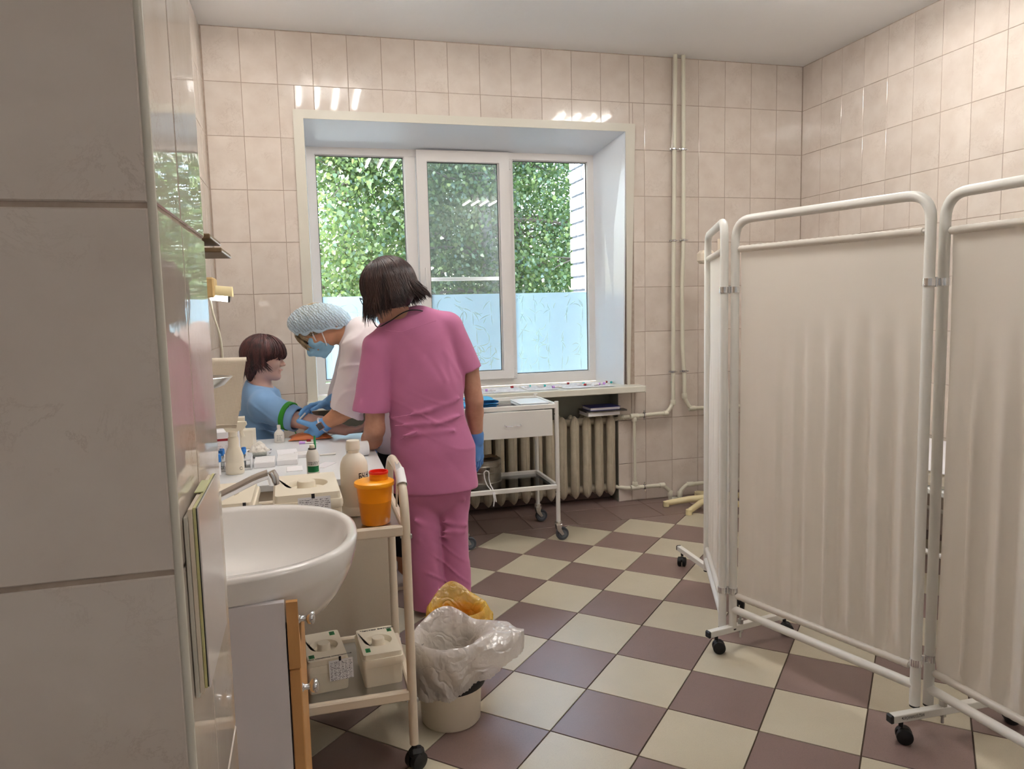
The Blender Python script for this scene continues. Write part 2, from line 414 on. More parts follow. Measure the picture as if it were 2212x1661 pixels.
class MB:
    def __init__(self):
        self.v, self.f, self.mi = [], [], []
        self.cur = 0

    def add(self, vs, fs):
        b = len(self.v)
        self.v.extend([tuple(p) for p in vs])
        for f in fs:
            self.f.append([b + i for i in f])
            self.mi.append(self.cur)
        return self

    def box(self, c, s, bev=0.0, R=None):
        hx, hy, hz = s[0] / 2, s[1] / 2, s[2] / 2
        bev = min(bev, 0.49 * min(s))
        c = V(c)
        if bev <= 0:
            vs = [V((x * hx, y * hy, z * hz)) for x in (-1, 1) for y in (-1, 1) for z in (-1, 1)]
            fs = [(0, 1, 3, 2), (4, 6, 7, 5), (0, 4, 5, 1), (2, 3, 7, 6), (0, 2, 6, 4), (1, 5, 7, 3)]
        else:
            vs, idx, fs = [], {}, []
            for x in (-1, 1):
                for y in (-1, 1):
                    for z in (-1, 1):
                        for a in range(3):
                            p = [x * (hx - bev), y * (hy - bev), z * (hz - bev)]
                            p[a] += (x, y, z)[a] * bev
                            idx[(x, y, z, a)] = len(vs)
                            vs.append(V(p))
            sg = (-1, 1)
            for a in range(3):
                b_, c_ = (a + 1) % 3, (a + 2) % 3
                for s_ in sg:
                    q = []
                    for (i, j) in ((-1, -1), (1, -1), (1, 1), (-1, 1)):
                        k = [0, 0, 0]; k[a] = s_; k[b_] = i; k[c_] = j
                        q.append(idx[(*k, a)])
                    fs.append(q if s_ > 0 else q[::-1])
            for a in range(3):
                b_, c_ = (a + 1) % 3, (a + 2) % 3
                for i in sg:
                    for j in sg:
                        k0 = [0, 0, 0]; k0[b_] = i; k0[c_] = j
                        k1 = list(k0); k0[a] = -1; k1[a] = 1
                        q = [idx[(*k0, b_)], idx[(*k1, b_)], idx[(*k1, c_)], idx[(*k0, c_)]]
                        fs.append(q if i * j > 0 else q[::-1])
            for x in sg:
                for y in sg:
                    for z in sg:
                        q = [idx[(x, y, z, 0)], idx[(x, y, z, 1)], idx[(x, y, z, 2)]]
                        fs.append(q if x * y * z > 0 else q[::-1])
        if R is not None:
            vs = [R @ p for p in vs]
        return self.add([p + c for p in vs], fs)

    def tube(self, pts, r, n=10, closed=False, caps=True, flat=None):
        pts = [V(p) for p in pts]
        k = len(pts)
        rr = r if isinstance(r, (list, tuple)) else [r] * k
        T = []
        for i in range(k):
            a = pts[(i - 1) % k] if (closed or i > 0) else pts[i]
            b = pts[(i + 1) % k] if (closed or i < k - 1) else pts[i]
            t = (b - a)
            T.append(t.normalized() if t.length > 1e-9 else V((0, 0, 1)))
        up = V((0, 0, 1)) if abs(T[0].z) < 0.9 else V((1, 0, 0))
        N = (up - T[0] * up.dot(T[0])).normalized()
        rings = []
        for i in range(k):
            N = (N - T[i] * N.dot(T[i]))
            N = N.normalized() if N.length > 1e-6 else T[i].orthogonal().normalized()
            B = T[i].cross(N)
            fl = flat if flat else 1.0
            rings.append([pts[i] + (N * math.cos(2 * math.pi * j / n) * fl + B * math.sin(2 * math.pi * j / n)) * rr[i] for j in range(n)])
        vs = [p for ring in rings for p in ring]
        fs = []
        for i in range(k if closed else k - 1):
            a, b = i * n, ((i + 1) % k) * n
            for j in range(n):
                fs.append((a + j, a + (j + 1) % n, b + (j + 1) % n, b + j))
        if caps and not closed:
            fs.append(tuple(range(n - 1, -1, -1)))
            fs.append(tuple((k - 1) * n + j for j in range(n)))
        return self.add(vs, fs)

    def cyl(self, a, b, r, n=16, r2=None):
        return self.tube([a, b], [r, r if r2 is None else r2], n)

    def lathe(self, prof, c=(0, 0, 0), n=32, sx=1.0, sy=1.0, axis=None, wob=None):
        """profile of (radius, height) about the z axis (or about axis)"""
        R = axis.to_track_quat('Z', 'Y').to_matrix() if axis is not None else None
        vs, fs = [], []
        k = len(prof)
        for i, (r, z) in enumerate(prof):
            for j in range(n):
                a = 2 * math.pi * j / n
                q = wob(i, a) if wob else (0, 0)
                p = V(((r + q[0]) * math.cos(a) * sx, (r + q[0]) * math.sin(a) * sy, z + q[1]))
                if R:
                    p = R @ p
                vs.append(p + V(c))
        for i in range(k - 1):
            for j in range(n):
                fs.append((i * n + j, i * n + (j + 1) % n, (i + 1) * n + (j + 1) % n, (i + 1) * n + j))
        if prof[0][0] > 1e-6:
            pass
        return self.add(vs, fs)

    def prism(self, poly, o, u, v, t):
        """planar polygon in frame (o,u,v), extruded by t along u x v"""
        o, u, v = V(o), V(u).normalized(), V(v).normalized()
        w = u.cross(v) * t
        n = len(poly)
        a = [o + u * p[0] + v * p[1] for p in poly]
        vs = a + [p + w for p in a]
        fs = [tuple(range(n - 1, -1, -1)), tuple(range(n, 2 * n))]
        fs += [(i, (i + 1) % n, n + (i + 1) % n, n + i) for i in range(n)]
        return self.add(vs, fs)

    def grid(self, fn, nu, nv, closed_u=False):
        vs = [fn(i / (nu if closed_u else nu - 1), j / (nv - 1)) for j in range(nv) for i in range(nu)]
        fs = []
        for j in range(nv - 1):
            for i in range(nu if closed_u else nu - 1):
                i2 = (i + 1) % nu
                fs.append((j * nu + i, j * nu + i2, (j + 1) * nu + i2, (j + 1) * nu + i))
        return self.add(vs, fs)

    def build(self, name, mats, parent=None, smooth=40, wl=None):
        me = bpy.data.meshes.new(name)
        w = V(WL[parent.name]) if parent is not None else V((0, 0, 0))
        if wl is not None and parent is None:
            w = V(wl)
        me.from_pydata([tuple(V(p) - w) for p in self.v], [], self.f)
        if not isinstance(mats, (list, tuple)):
            mats = [mats]
        for m_ in mats:
            me.materials.append(m_)
        if len(mats) > 1:
            me.polygons.foreach_set('material_index', self.mi)
        if smooth:
            me.polygons.foreach_set('use_smooth', [True] * len(me.polygons))
            me.set_sharp_from_angle(angle=math.radians(smooth))
        me.update()
        ob = bpy.data.objects.new(name, me)
        COL.objects.link(ob)
        if parent is not None:
            ob.parent = parent
            WL[ob.name] = WL[parent.name]
        else:
            ob.location = w
            WL[ob.name] = tuple(w)
        return ob


def tag(o, label=None, cat=None, group=None, kind=None):
    if label: o['label'] = label
    if cat: o['category'] = cat
    if group: o['group'] = group
    if kind: o['kind'] = kind
    return o


def thing(name, label, cat, loc, group=None):
    o = bpy.data.objects.new(name, None)
    o.empty_display_size = 0.05
    COL.objects.link(o)
    o.location = loc
    WL[o.name] = tuple(loc)
    return tag(o, label, cat, group)


def copy_tree(o, delta=(0, 0, 0), parent=None):
    c = o.copy()
    COL.objects.link(c)
    if parent is not None:
        c.parent = parent
    else:
        c.location = V(o.location) + V(delta)
    WL[c.name] = tuple(V(WL[o.name]) + V(delta))
    for ch in list(o.children):
        copy_tree(ch, delta, c)
    return c


def bend(pts, r, seg=5):
    """round the corners of a polyline with fillets of radius r"""
    pts = [V(p) for p in pts]
    out = [pts[0]]
    for i in range(1, len(pts) - 1):
        a, b, c = pts[i - 1], pts[i], pts[i + 1]
        d1, d2 = (a - b), (c - b)
        rr = min(r, d1.length * 0.49, d2.length * 0.49)
        p, q = b + d1.normalized() * rr, b + d2.normalized() * rr
        for k in range(seg + 1):
            t = k / seg
            out.append(p * (1 - t) ** 2 + b * 2 * t * (1 - t) + q * t * t)
    out.append(pts[-1])
    return out


_fontcache = {}


def text_mesh(s, size, bold=0.0):
    """flat glyph outlines of s as (verts2d, faces), left-bottom at the origin; returns width too"""
    cu = bpy.data.curves.new('txt', 'FONT')
    cu.body = s
    cu.size = size
    cu.resolution_u = 3
    cu.offset = bold
    ob = bpy.data.objects.new('txt', cu)
    COL.objects.link(ob)
    dg = bpy.context.evaluated_depsgraph_get()
    me = bpy.data.meshes.new_from_object(ob.evaluated_get(dg))
    vs = [(v.co.x, v.co.y) for v in me.vertices]
    fs = [tuple(p.vertices) for p in me.polygons]
    bpy.data.objects.remove(ob, do_unlink=True)
    bpy.data.curves.remove(cu)
    bpy.data.meshes.remove(me)
    w = max((v[0] for v in vs), default=0)
    return vs, fs, w


def add_text(mb, s, size, fn, bold=0.0):
    vs, fs, w = text_mesh(s, size, bold)
    mb.add([fn(x, y) for x, y in vs], fs)
    return w
# ------------------------------------------------------------------ implicit surfaces for bodies, hair and cloth


def nrm(a):
    a = np.asarray(a, float)
    return a / (np.linalg.norm(a) + 1e-12)


class Field:
    def __init__(self, lo, hi, h):
        self.lo, self.h = np.array(lo, np.float32), h
        self.n = np.ceil((np.array(hi) - np.array(lo)) / h).astype(int) + 1
        self.ax = [self.lo[i] + h * np.arange(self.n[i], dtype=np.float32) for i in range(3)]
        self.d = np.full(tuple(self.n), 0.3, np.float32)

    def reg(self, lo, hi):
        s = []
        for i in range(3):
            a = int(np.floor((lo[i] - self.lo[i]) / self.h)); b = int(np.ceil((hi[i] - self.lo[i]) / self.h)) + 1
            a, b = max(a, 0), min(b, int(self.n[i]))
            if b <= a:
                return None, None
            s.append(slice(a, b))
        g = np.meshgrid(*[self.ax[i][s[i]] for i in range(3)], indexing='ij', sparse=True)
        return tuple(s), g

    def _comb(self, s, d, k, op):
        o = self.d[s]
        if op == 'sub':
            o2, d2 = -o, d
            hh = np.clip(0.5 + 0.5 * (d2 - o2) / k, 0, 1) if k > 0 else None
            r = -(d2 * (1 - hh) + o2 * hh - k * hh * (1 - hh)) if k > 0 else np.maximum(o, -d)
            self.d[s] = r
        else:
            if k > 0:
                hh = np.clip(0.5 + 0.5 * (d - o) / k, 0, 1)
                self.d[s] = d * (1 - hh) + o * hh - k * hh * (1 - hh)
            else:
                self.d[s] = np.minimum(o, d)

    def cap(self, a, b, ra, rb=None, k=0.015, sq=None, op='add'):
        rb = ra if rb is None else rb
        a, b = np.array(a, float), np.array(b, float)
        R = max(ra, rb) + k + 3 * self.h + 0.01
        s, g = self.reg(np.minimum(a, b) - R, np.maximum(a, b) + R)
        if s is None:
            return self
        p = [g[i] - a[i] for i in range(3)]
        ab = b - a
        fac = 1.0
        if sq is not None:
            nv, f = nrm(sq[0]), sq[1]
            dn = p[0] * nv[0] + p[1] * nv[1] + p[2] * nv[2]
            e = 1 / f - 1
            p = [p[i] + nv[i] * dn * e for i in range(3)]
            ab = ab + nv * np.dot(ab, nv) * e
            fac = min(1.0, f) if f < 1 else 1.0
            fac = 0.5 + 0.5 * fac
        L = float(np.dot(ab, ab)) + 1e-12
        t = np.clip((p[0] * ab[0] + p[1] * ab[1] + p[2] * ab[2]) / L, 0, 1)
        d = np.sqrt((p[0] - t * ab[0]) ** 2 + (p[1] - t * ab[1]) ** 2 + (p[2] - t * ab[2]) ** 2) - (ra + (rb - ra) * t)
        self._comb(s, (d * fac).astype(np.float32), k, op)
        return self

    def path(self, pts, rs, k=0.015, sq=None):
        for i in range(len(pts) - 1):
            self.cap(pts[i], pts[i + 1], rs[i], rs[i + 1], k if i == 0 else min(k, 0.012), sq)
        return self

    def ell(self, c, r, R=None, k=0.015, op='add'):
        """R: 3 row vectors = local axes"""
        c = np.array(c, float)
        m_ = max(r) + k + 3 * self.h + 0.01
        s, g = self.reg(c - m_, c + m_)
        if s is None:
            return self
        p = [g[i] - c[i] for i in range(3)]
        if R is not None:
            p = [p[0] * R[j][0] + p[1] * R[j][1] + p[2] * R[j][2] for j in range(3)]
        k0 = np.sqrt((p[0] / r[0]) ** 2 + (p[1] / r[1]) ** 2 + (p[2] / r[2]) ** 2)
        k1 = np.sqrt((p[0] / r[0] ** 2) ** 2 + (p[1] / r[1] ** 2) ** 2 + (p[2] / r[2] ** 2) ** 2)
        d = k0 * (k0 - 1.0) / np.maximum(k1, 1e-6)
        self._comb(s, d.astype(np.float32), k, op)
        return self

    def cut(self, p, nv):
        """keep the side the normal points away from"""
        nv = nrm(nv)
        g = np.meshgrid(*self.ax, indexing='ij', sparse=True)
        d = ((g[0] - p[0]) * nv[0] + (g[1] - p[1]) * nv[1] + (g[2] - p[2]) * nv[2]).astype(np.float32)
        self.d = np.maximum(self.d, d)
        return self

    def disp(self, fn):
        g = np.meshgrid(*self.ax, indexing='ij', sparse=True)
        self.d = self.d + fn(g[0], g[1], g[2]).astype(np.float32)
        return self

    def mesh(self):
        F = self.d
        F[0], F[-1] = 1, 1
        F[:, 0], F[:, -1] = 1, 1
        F[:, :, 0], F[:, :, -1] = 1, 1
        ins = F < 0
        nx, ny, nz = F.shape
        cnt = np.zeros((nx - 1, ny - 1, nz - 1), np.int8)
        for dx in (0, 1):
            for dy in (0, 1):
                for dz in (0, 1):
                    cnt += ins[dx:nx - 1 + dx, dy:ny - 1 + dy, dz:nz - 1 + dz]
        act = (cnt > 0) & (cnt < 8)
        I, J, K = np.nonzero(act)
        idx = np.full(act.shape, -1, np.int32)
        idx[I, J, K] = np.arange(len(I))
        acc = np.zeros((len(I), 3)); num = np.zeros(len(I))
        cs = [(x, y, z) for x in (0, 1) for y in (0, 1) for z in (0, 1)]
        val = {c: F[I + c[0], J + c[1], K + c[2]].astype(np.float64) for c in cs}
        for c in cs:
            for a in range(3):
                if c[a] == 0:
                    e = list(c); e[a] = 1; e = tuple(e)
                    v0, v1 = val[c], val[e]
                    mk = (v0 < 0) != (v1 < 0)
                    t = np.where(mk, v0 / np.where(mk, v0 - v1, 1), 0)
                    for b in range(3):
                        acc[:, b] += np.where(mk, c[b] + (t if b == a else 0), 0)
                    num += mk
        P = acc / num[:, None] + np.stack([I, J, K], 1)
        P = P * self.h + self.lo
        quads = []
        for a in range(3):
            b, c = (a + 1) % 3, (a + 2) % 3
            sl0 = [slice(1, -1)] * 3; sl1 = [slice(1, -1)] * 3
            sl0[a] = slice(0, F.shape[a] - 1); sl1[a] = slice(1, F.shape[a])
            s0, s1 = ins[tuple(sl0)], ins[tuple(sl1)]
            ch = s0 != s1
            p = np.stack(np.nonzero(ch), 1)
            if not len(p):
                continue
            flip = s1[ch]
            off = np.ones(3, int); off[a] = 0
            p = p + off
            def at(db, dc):
                q = p.copy(); q[:, b] += db; q[:, c] += dc
                return idx[q[:, 0], q[:, 1], q[:, 2]]
            q = np.stack([at(-1, -1), at(0, -1), at(0, 0), at(-1, 0)], 1)
            q[flip] = q[flip][:, ::-1]
            quads.append(q)
        Q = np.concatenate(quads)
        Q = Q[(Q >= 0).all(1)]
        return P, Q

    def build(self, name, mt, parent=None, relax=1, extra=None):
        P, Q = self.mesh()
        for _ in range(relax):
            acc = np.zeros_like(P); num = np.zeros(len(P))
            for i in range(4):
                a, b = Q[:, i], Q[:, (i + 1) % 4]
                np.add.at(acc, a, P[b]); np.add.at(num, a, 1)
                np.add.at(acc, b, P[a]); np.add.at(num, b, 1)
            P = 0.5 * P + 0.5 * acc / np.maximum(num, 1)[:, None]
        w = np.array(WL[parent.name]) if parent is not None else np.zeros(3)
        P = P - w
        nq = len(Q)
        fv, ff, mis = P, Q, None
        me = bpy.data.meshes.new(name)
        if extra:      # further loose geometry (hair strands) in the same mesh
            ev = np.array(extra.v, float).reshape(-1, 3) - w
            b = len(P)
            fv = np.concatenate([P, ev])
            me.from_pydata(fv.tolist(), [], Q.tolist() + [[b + i for i in f] for f in extra.f])
        else:
            me.vertices.add(len(P)); me.vertices.foreach_set('co', P.astype(np.float32).ravel())
            me.loops.add(nq * 4); me.loops.foreach_set('vertex_index', Q.astype(np.int32).ravel())
            me.polygons.add(nq)
            me.polygons.foreach_set('loop_start', np.arange(nq, dtype=np.int32) * 4)
            me.update(calc_edges=True)
        me.materials.append(mt)
        me.polygons.foreach_set('use_smooth', [True] * len(me.polygons))
        me.update()
        me.validate()
        ob = bpy.data.objects.new(name, me)
        COL.objects.link(ob)
        if parent is not None:
            ob.parent = parent
            WL[ob.name] = WL[parent.name]
        else:
            WL[ob.name] = (0, 0, 0)
        return ob


def wob(x, y, z, f=1.0, seed=0.0):
    """cheap smooth pseudo noise, about -1..1"""
    return (np.sin(f * (1.0 * x + 1.7 * y + .6 * z) + seed + 1.3 * np.sin(f * (.7 * z - 1.1 * x) + 2 * seed)) +
            np.sin(f * (-.8 * x + .9 * z + 1.3 * y) + 1.9 * seed + 1.1 * np.sin(f * (1.2 * y + .5 * x) + seed))) * 0.5


def frame(f, u):
    """orthonormal (forward, side=left of the figure, up)"""
    f = nrm(f); u = np.asarray(u, float); u = nrm(u - f * np.dot(u, f))
    return f, nrm(np.cross(u, f)), u


def head(F, C, f, u, s=1.0, k=0.02, face=True):
    f, sd, u = frame(f, u)
    C = np.array(C, float)
    L = lambda a, b, c: C + (f * a + sd * b + u * c) * s
    R = [f, sd, u]
    E = lambda c, r, k_=k, op='add': F.ell(L(*c), [x * s for x in r], R, k_, op)
    E((-.012, 0, .03), (.098, .076, .088))
    E((.022, 0, -.03), (.066, .06, .08), 0.03)
    for sg in (1, -1):
        F.cap(L(-.005, .052 * sg, -.05), L(.062, .014 * sg, -.098), .022 * s, .018 * s, .028)
        F.ell(L(.055, .036 * sg, -.022), [.03 * s, .026 * s, .026 * s], R, .02)
    F.ell(L(.077, 0, -.098), [.017 * s, .02 * s, .016 * s], R, .014)
    if face:
        F.cap(L(.080, 0, .018), L(.104, 0, -.026), .009 * s, .011 * s, .012)
        F.ell(L(.109, 0, -.029), [.011 * s] * 3, R, .006)
        for sg in (1, -1):
            F.ell(L(.097, .013 * sg, -.035), [.011 * s, .008 * s, .008 * s], R, .006)
            F.ell(L(.094, .032 * sg, .003), [.014 * s, .014 * s, .010 * s], R, .01, 'sub')
            F.ell(L(.074, .031 * sg, .002), [.0135 * s] * 3, R, .004)
            F.cap(L(.083, .012 * sg, .022), L(.070, .05 * sg, .022), .010 * s, .008 * s, .012)
        F.cap(L(.088, -.016, -.058), L(.088, .016, -.058), .0075 * s, .0075 * s, .006)
        F.cap(L(.086, -.014, -.071), L(.086, .014, -.071), .0085 * s, .0085 * s, .006)
        F.cap(L(.099, -.02, -.0645), L(.099, .02, -.0645), .003 * s, .003 * s, .003, op='sub')
    for sg in (1, -1):
        F.ell(L(-.012, .077 * sg, -.012), [.017 * s, .008 * s, .031 * s], R, .006)
        F.ell(L(-.008, .086 * sg, -.010), [.009 * s, .005 * s, .018 * s], R, .004, 'sub')
    return L


def hand(F, wrist, d, nrml, thumb, s=1.0, curl=(20, 30, 20), k=0.006, spread=5, tc=25, bias=(0, 0, 0, 0)):
    """five-fingered hand. d = pointing direction, nrml = back of the hand, thumb = side on which the thumb sits"""
    d = nrm(d); nrml = nrm(np.asarray(nrml) - d * np.dot(nrml, d)); t = nrm(np.cross(d, nrml))
    if np.dot(t, thumb) < 0:
        t = -t
    W = np.array(wrist, float)
    F.cap(W, W + d * .035 * s, .026 * s, .033 * s, k, (nrml, .62))
    F.cap(W + d * .03 * s + t * .012 * s, W + d * .078 * s + t * .018 * s, .026 * s, .022 * s, .012, (nrml, .55))
    F.cap(W + d * .03 * s - t * .012 * s, W + d * .074 * s - t * .02 * s, .026 * s, .020 * s, .012, (nrml, .55))
    lens = [(.040, .025, .020), (.045, .028, .021), (.041, .026, .020), (.032, .020, .018)]
    offs = [.031, .0105, -.0105, -.031]
    for i in range(4):
        p = W + d * (.084 - .006 * abs(i - 1)) * s + t * offs[i] * s
        ang = math.radians(spread) * (1.5 - i)
        dirv = nrm(d * math.cos(ang) + t * math.sin(ang))
        a = 0.0
        for j in range(3):
            a += math.radians(curl[j] * (1 + bias[i]))
            q = p + (dirv * math.cos(a) - nrml * math.sin(a)) * lens[i][j] * s
            r = (.0092, .0085, .0078, .0070)
            F.cap(p, q, r[j] * s, r[j + 1] * s, .004)
            p = q
    b0 = W + d * .022 * s + t * .024 * s
    a = math.radians(48)
    d1 = nrm(d * math.cos(a) + t * math.sin(a) - nrml * .35)
    p1 = b0 + d1 * .042 * s
    d2 = nrm(d1 * math.cos(math.radians(tc)) + (d - t * .2 - nrml * .3) * math.sin(math.radians(tc)))
    p2 = p1 + d2 * .030 * s
    p3 = p2 + nrm(d2 + d * .3) * .024 * s
    F.cap(b0, p1, .015 * s, .0115 * s, .010); F.cap(p1, p2, .0115 * s, .0098 * s, .004); F.cap(p2, p3, .0098 * s, .008 * s, .004)


def strands(mb, C, f, u, s, radii, n, phis, th0, lenf, r0=.0035, curl=0.0, jit=.004, lift=.004, seed=1, droop=None, nn=5, part=0.0):
    """tapered locks that run from the crown over an ellipsoid and then hang; lenf(phi) = length below the equator"""
    rg = np.random.default_rng(seed)
    f, sd, u = frame(f, u)
    C = np.array(C, float)
    dr = np.array(droop if droop is not None else -u, float)
    dr = nrm(dr)
    for i in range(n):
        ph = math.radians(rg.uniform(*phis))
        t0 = math.radians(rg.uniform(*th0))
        ln = lenf(math.degrees(ph)) * rg.uniform(.86, 1.08)
        lf = 1 + rg.uniform(-.3, 1) * lift / .1
        pts = []
        thend = math.radians(rg.uniform(84, 100)) if ln > 0 else math.radians(88 + ln * 900)
        nseg = 6
        wv = rg.uniform(-.05, .05)
        for j in range(nseg + 1):
            th = t0 + (thend - t0) * j / nseg
            pp = ph + wv * j / nseg + part * (1 - j / nseg)
            e = np.array([radii[0] * math.sin(th) * math.cos(pp), radii[1] * math.sin(th) * math.sin(pp), radii[2] * math.cos(th)]) * lf * s
            pts.append(C + f * e[0] + sd * e[1] + u * e[2])
        if ln > 0:
            rad = nrm(f * math.cos(ph) * radii[0] + sd * math.sin(ph) * radii[1])
            base = pts[-1]
            tw = rg.uniform(-1, 1) * jit
            for j in range(1, 5):
                q = j / 4
                pts.append(base + dr * ln * q * s + rad * (curl * q * q - .012 * q) * s + np.cross(dr, rad) * tw * q * 3)
        k = len(pts)
        rr = [r0 * s * min(1, .5 + 1.2 * j / k) * (1 if j < k - 3 else (k - 1 - j) / 3 * .9 + .1) for j in range(k)]
        mb.tube([tuple(p) for p in pts], rr, nn, caps=False)
# ------------------------------------------------------------------ room shell
XL, XR, YB, YN, H = -3.92, 0.0, 0.0, -6.2, 2.965
TS = .2956
PHI = -.77352


def struct(name, mb, mt, smooth=0):
    return tag(mb.build(name, mt, None, smooth), kind='structure')


floor = struct('floor', MB().box((-2.2, -3.1, -.06), (4.9, 6.6, .112)), M['floor_grout'])
ceiling = struct('ceiling', MB().box((-2.2, -3.0, H + .1), (4.9, 7.0, .2)), M['ceiling'])
# the wall with the window: a core with the opening and the radiator niche left free
WX0, WX1, WZ0, WZ1 = -3.381, -1.345, .80, 2.476
NX0, NX1, NZ1 = -3.42, -1.412, .77
b = MB()
YT = .50
b.box(((XL - .6 + WX0) / 2, YT / 2 + .002, 1.5), (WX0 - XL + .6, YT, 3.2))
b.box(((WX1 + .6) / 2, YT / 2 + .002, 1.5), (.6 - WX1, YT, 3.2))
b.box(((WX0 + WX1) / 2, YT / 2 + .002, (WZ1 + 3.1) / 2), (WX1 - WX0, YT, 3.1 - WZ1))
b.box(((WX0 + WX1) / 2, .33, .34), (WX1 - WX0, .34, .92))
wall_back = struct('wall_back', b, M['grout'])
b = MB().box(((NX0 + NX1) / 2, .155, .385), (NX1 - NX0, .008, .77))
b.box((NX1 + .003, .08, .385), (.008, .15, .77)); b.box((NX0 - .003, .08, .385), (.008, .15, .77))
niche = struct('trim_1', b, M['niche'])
b = MB().box(((NX0 + NX1) / 2, .145, .045), (NX1 - NX0 - .01, .012, .09), .003)
struct('baseboard_back', b, M['floor_dark'])
wall_right = struct('wall_right', MB().box((XR + .152, -3.0, 1.5), (.3, 7.0, 3.2)), M['grout'])
wall_left = struct('wall_left', MB().box((XL - .152, -1.6, 1.5), (.3, 4.3, 3.2)), M['grout'])
PX, PY0, PY1 = -3.539, -4.02, -3.725
b = MB().box(((PX - 4.5) / 2 - .002, (PY0 + PY1) / 2, 1.5), (4.5 + PX, PY1 - PY0 - .004, 3.0))
wall_pier = struct('wall_pier', b, M['grout'])
struct('wall_side', MB().box((-4.4, -5.2, 1.5), (.2, 2.6, 3.2)), M['ceiling'])
struct('wall_front', MB().box((-2.2, -6.3, 1.5), (4.9, .2, 3.2)), M['ceiling'])
struct('sun_block_roof', MB().box((-2.2, -3.0, H + .35), (6.5, 8.0, .1)), M['exterior'])  # unseen roof slab added to keep the sun out of the room

# ---- tiles -------------------------------------------------------


def clip(poly, p, n):
    out = []
    for i in range(len(poly)):
        a, b_ = poly[i], poly[(i + 1) % len(poly)]
        da = (a[0] - p[0]) * n[0] + (a[1] - p[1]) * n[1]
        db = (b_[0] - p[0]) * n[0] + (b_[1] - p[1]) * n[1]
        if da <= 0: out.append(a)
        if (da < 0 < db) or (db < 0 < da):
            t = da / (da - db)
            out.append((a[0] + (b_[0] - a[0]) * t, a[1] + (b_[1] - a[1]) * t))
    return out


def area(p):
    return abs(sum(p[i][0] * p[(i + 1) % len(p)][1] - p[(i + 1) % len(p)][0] * p[i][1] for i in range(len(p)))) / 2


def inset(p, g):
    n = len(p)
    out = []
    for i in range(n):
        a, b_, c = p[i - 1], p[i], p[(i + 1) % n]
        d1 = nrm((b_[0] - a[0], b_[1] - a[1])); d2 = nrm((c[0] - b_[0], c[1] - b_[1]))
        n1, n2 = (-d1[1], d1[0]), (-d2[1], d2[0])
        q = 1 + n1[0] * n2[0] + n1[1] * n2[1]
        if q < .15:
            q = .15
        out.append((b_[0] + g * (n1[0] + n2[0]) / q, b_[1] + g * (n1[1] + n2[1]) / q))
    return out


_tiles = {}


def tile(parent, poly, o, u, v, mt, grout=.0016, t=.005, bev=.0013, tilt=.0, name='tile'):
    """one tile; poly in the plane frame (o,u,v); the glazed face lies in that plane"""
    q = []
    for p in poly:
        if not q or (abs(p[0] - q[-1][0]) + abs(p[1] - q[-1][1])) > 1e-4: q.append(p)
    if len(q) > 2 and (abs(q[0][0] - q[-1][0]) + abs(q[0][1] - q[-1][1])) < 1e-4: q.pop()
    poly = q
    if len(poly) < 3 or area(poly) < .0006:
        return None
    if sum(poly[i][0] * poly[(i + 1) % len(poly)][1] - poly[(i + 1) % len(poly)][0] * poly[i][1] for i in range(len(poly))) < 0:
        poly = poly[::-1]
    cx = sum(p[0] for p in poly) / len(poly); cy = sum(p[1] for p in poly) / len(poly)
    loc = [(round(p[0] - cx, 3), round(p[1] - cy, 3)) for p in poly]
    key = (tuple(loc), mt.name, grout)
    u, v = V(u), V(v)
    w = u.cross(v)
    if key not in _tiles:
        r1, r2 = inset(loc, grout), inset(loc, grout + bev)
        if area(r2) < .0003:
            return None
        n = len(loc)
        vs = [(*p, -t) for p in r1] + [(*p, -bev) for p in r1] + [(*p, 0) for p in r2]
        fs = [(i, (i + 1) % n, n + (i + 1) % n, n + i) for i in range(n)] + [(n + i, n + (i + 1) % n, 2 * n + (i + 1) % n, 2 * n + i) for i in range(n)]
        fs.append(tuple(range(2 * n, 3 * n)))
        me = bpy.data.meshes.new('tile')
        me.from_pydata(vs, [], fs)
        me.materials.append(mt)
        _tiles[key] = me
    ob = bpy.data.objects.new(name, _tiles[key])
    COL.objects.link(ob)
    ob.parent = parent
    mx = Matrix.Identity(4)
    for i in range(3):
        mx[i][0], mx[i][1], mx[i][2] = u[i], v[i], w[i]
    c = V(o) + u * cx + v * cy
    mx.translation = c
    if tilt:
        mx = mx @ Matrix.Rotation(RNG.normal(0, tilt), 4, 'X') @ Matrix.Rotation(RNG.normal(0, tilt), 4, 'Y')
    ob.matrix_local = Matrix.Translation(-V(parent.location)) @ mx
    WL[ob.name] = (0, 0, 0)
    return ob


def rect(x0, y0, x1, y1):
    return [(x0, y0), (x1, y0), (x1, y1), (x0, y1)]


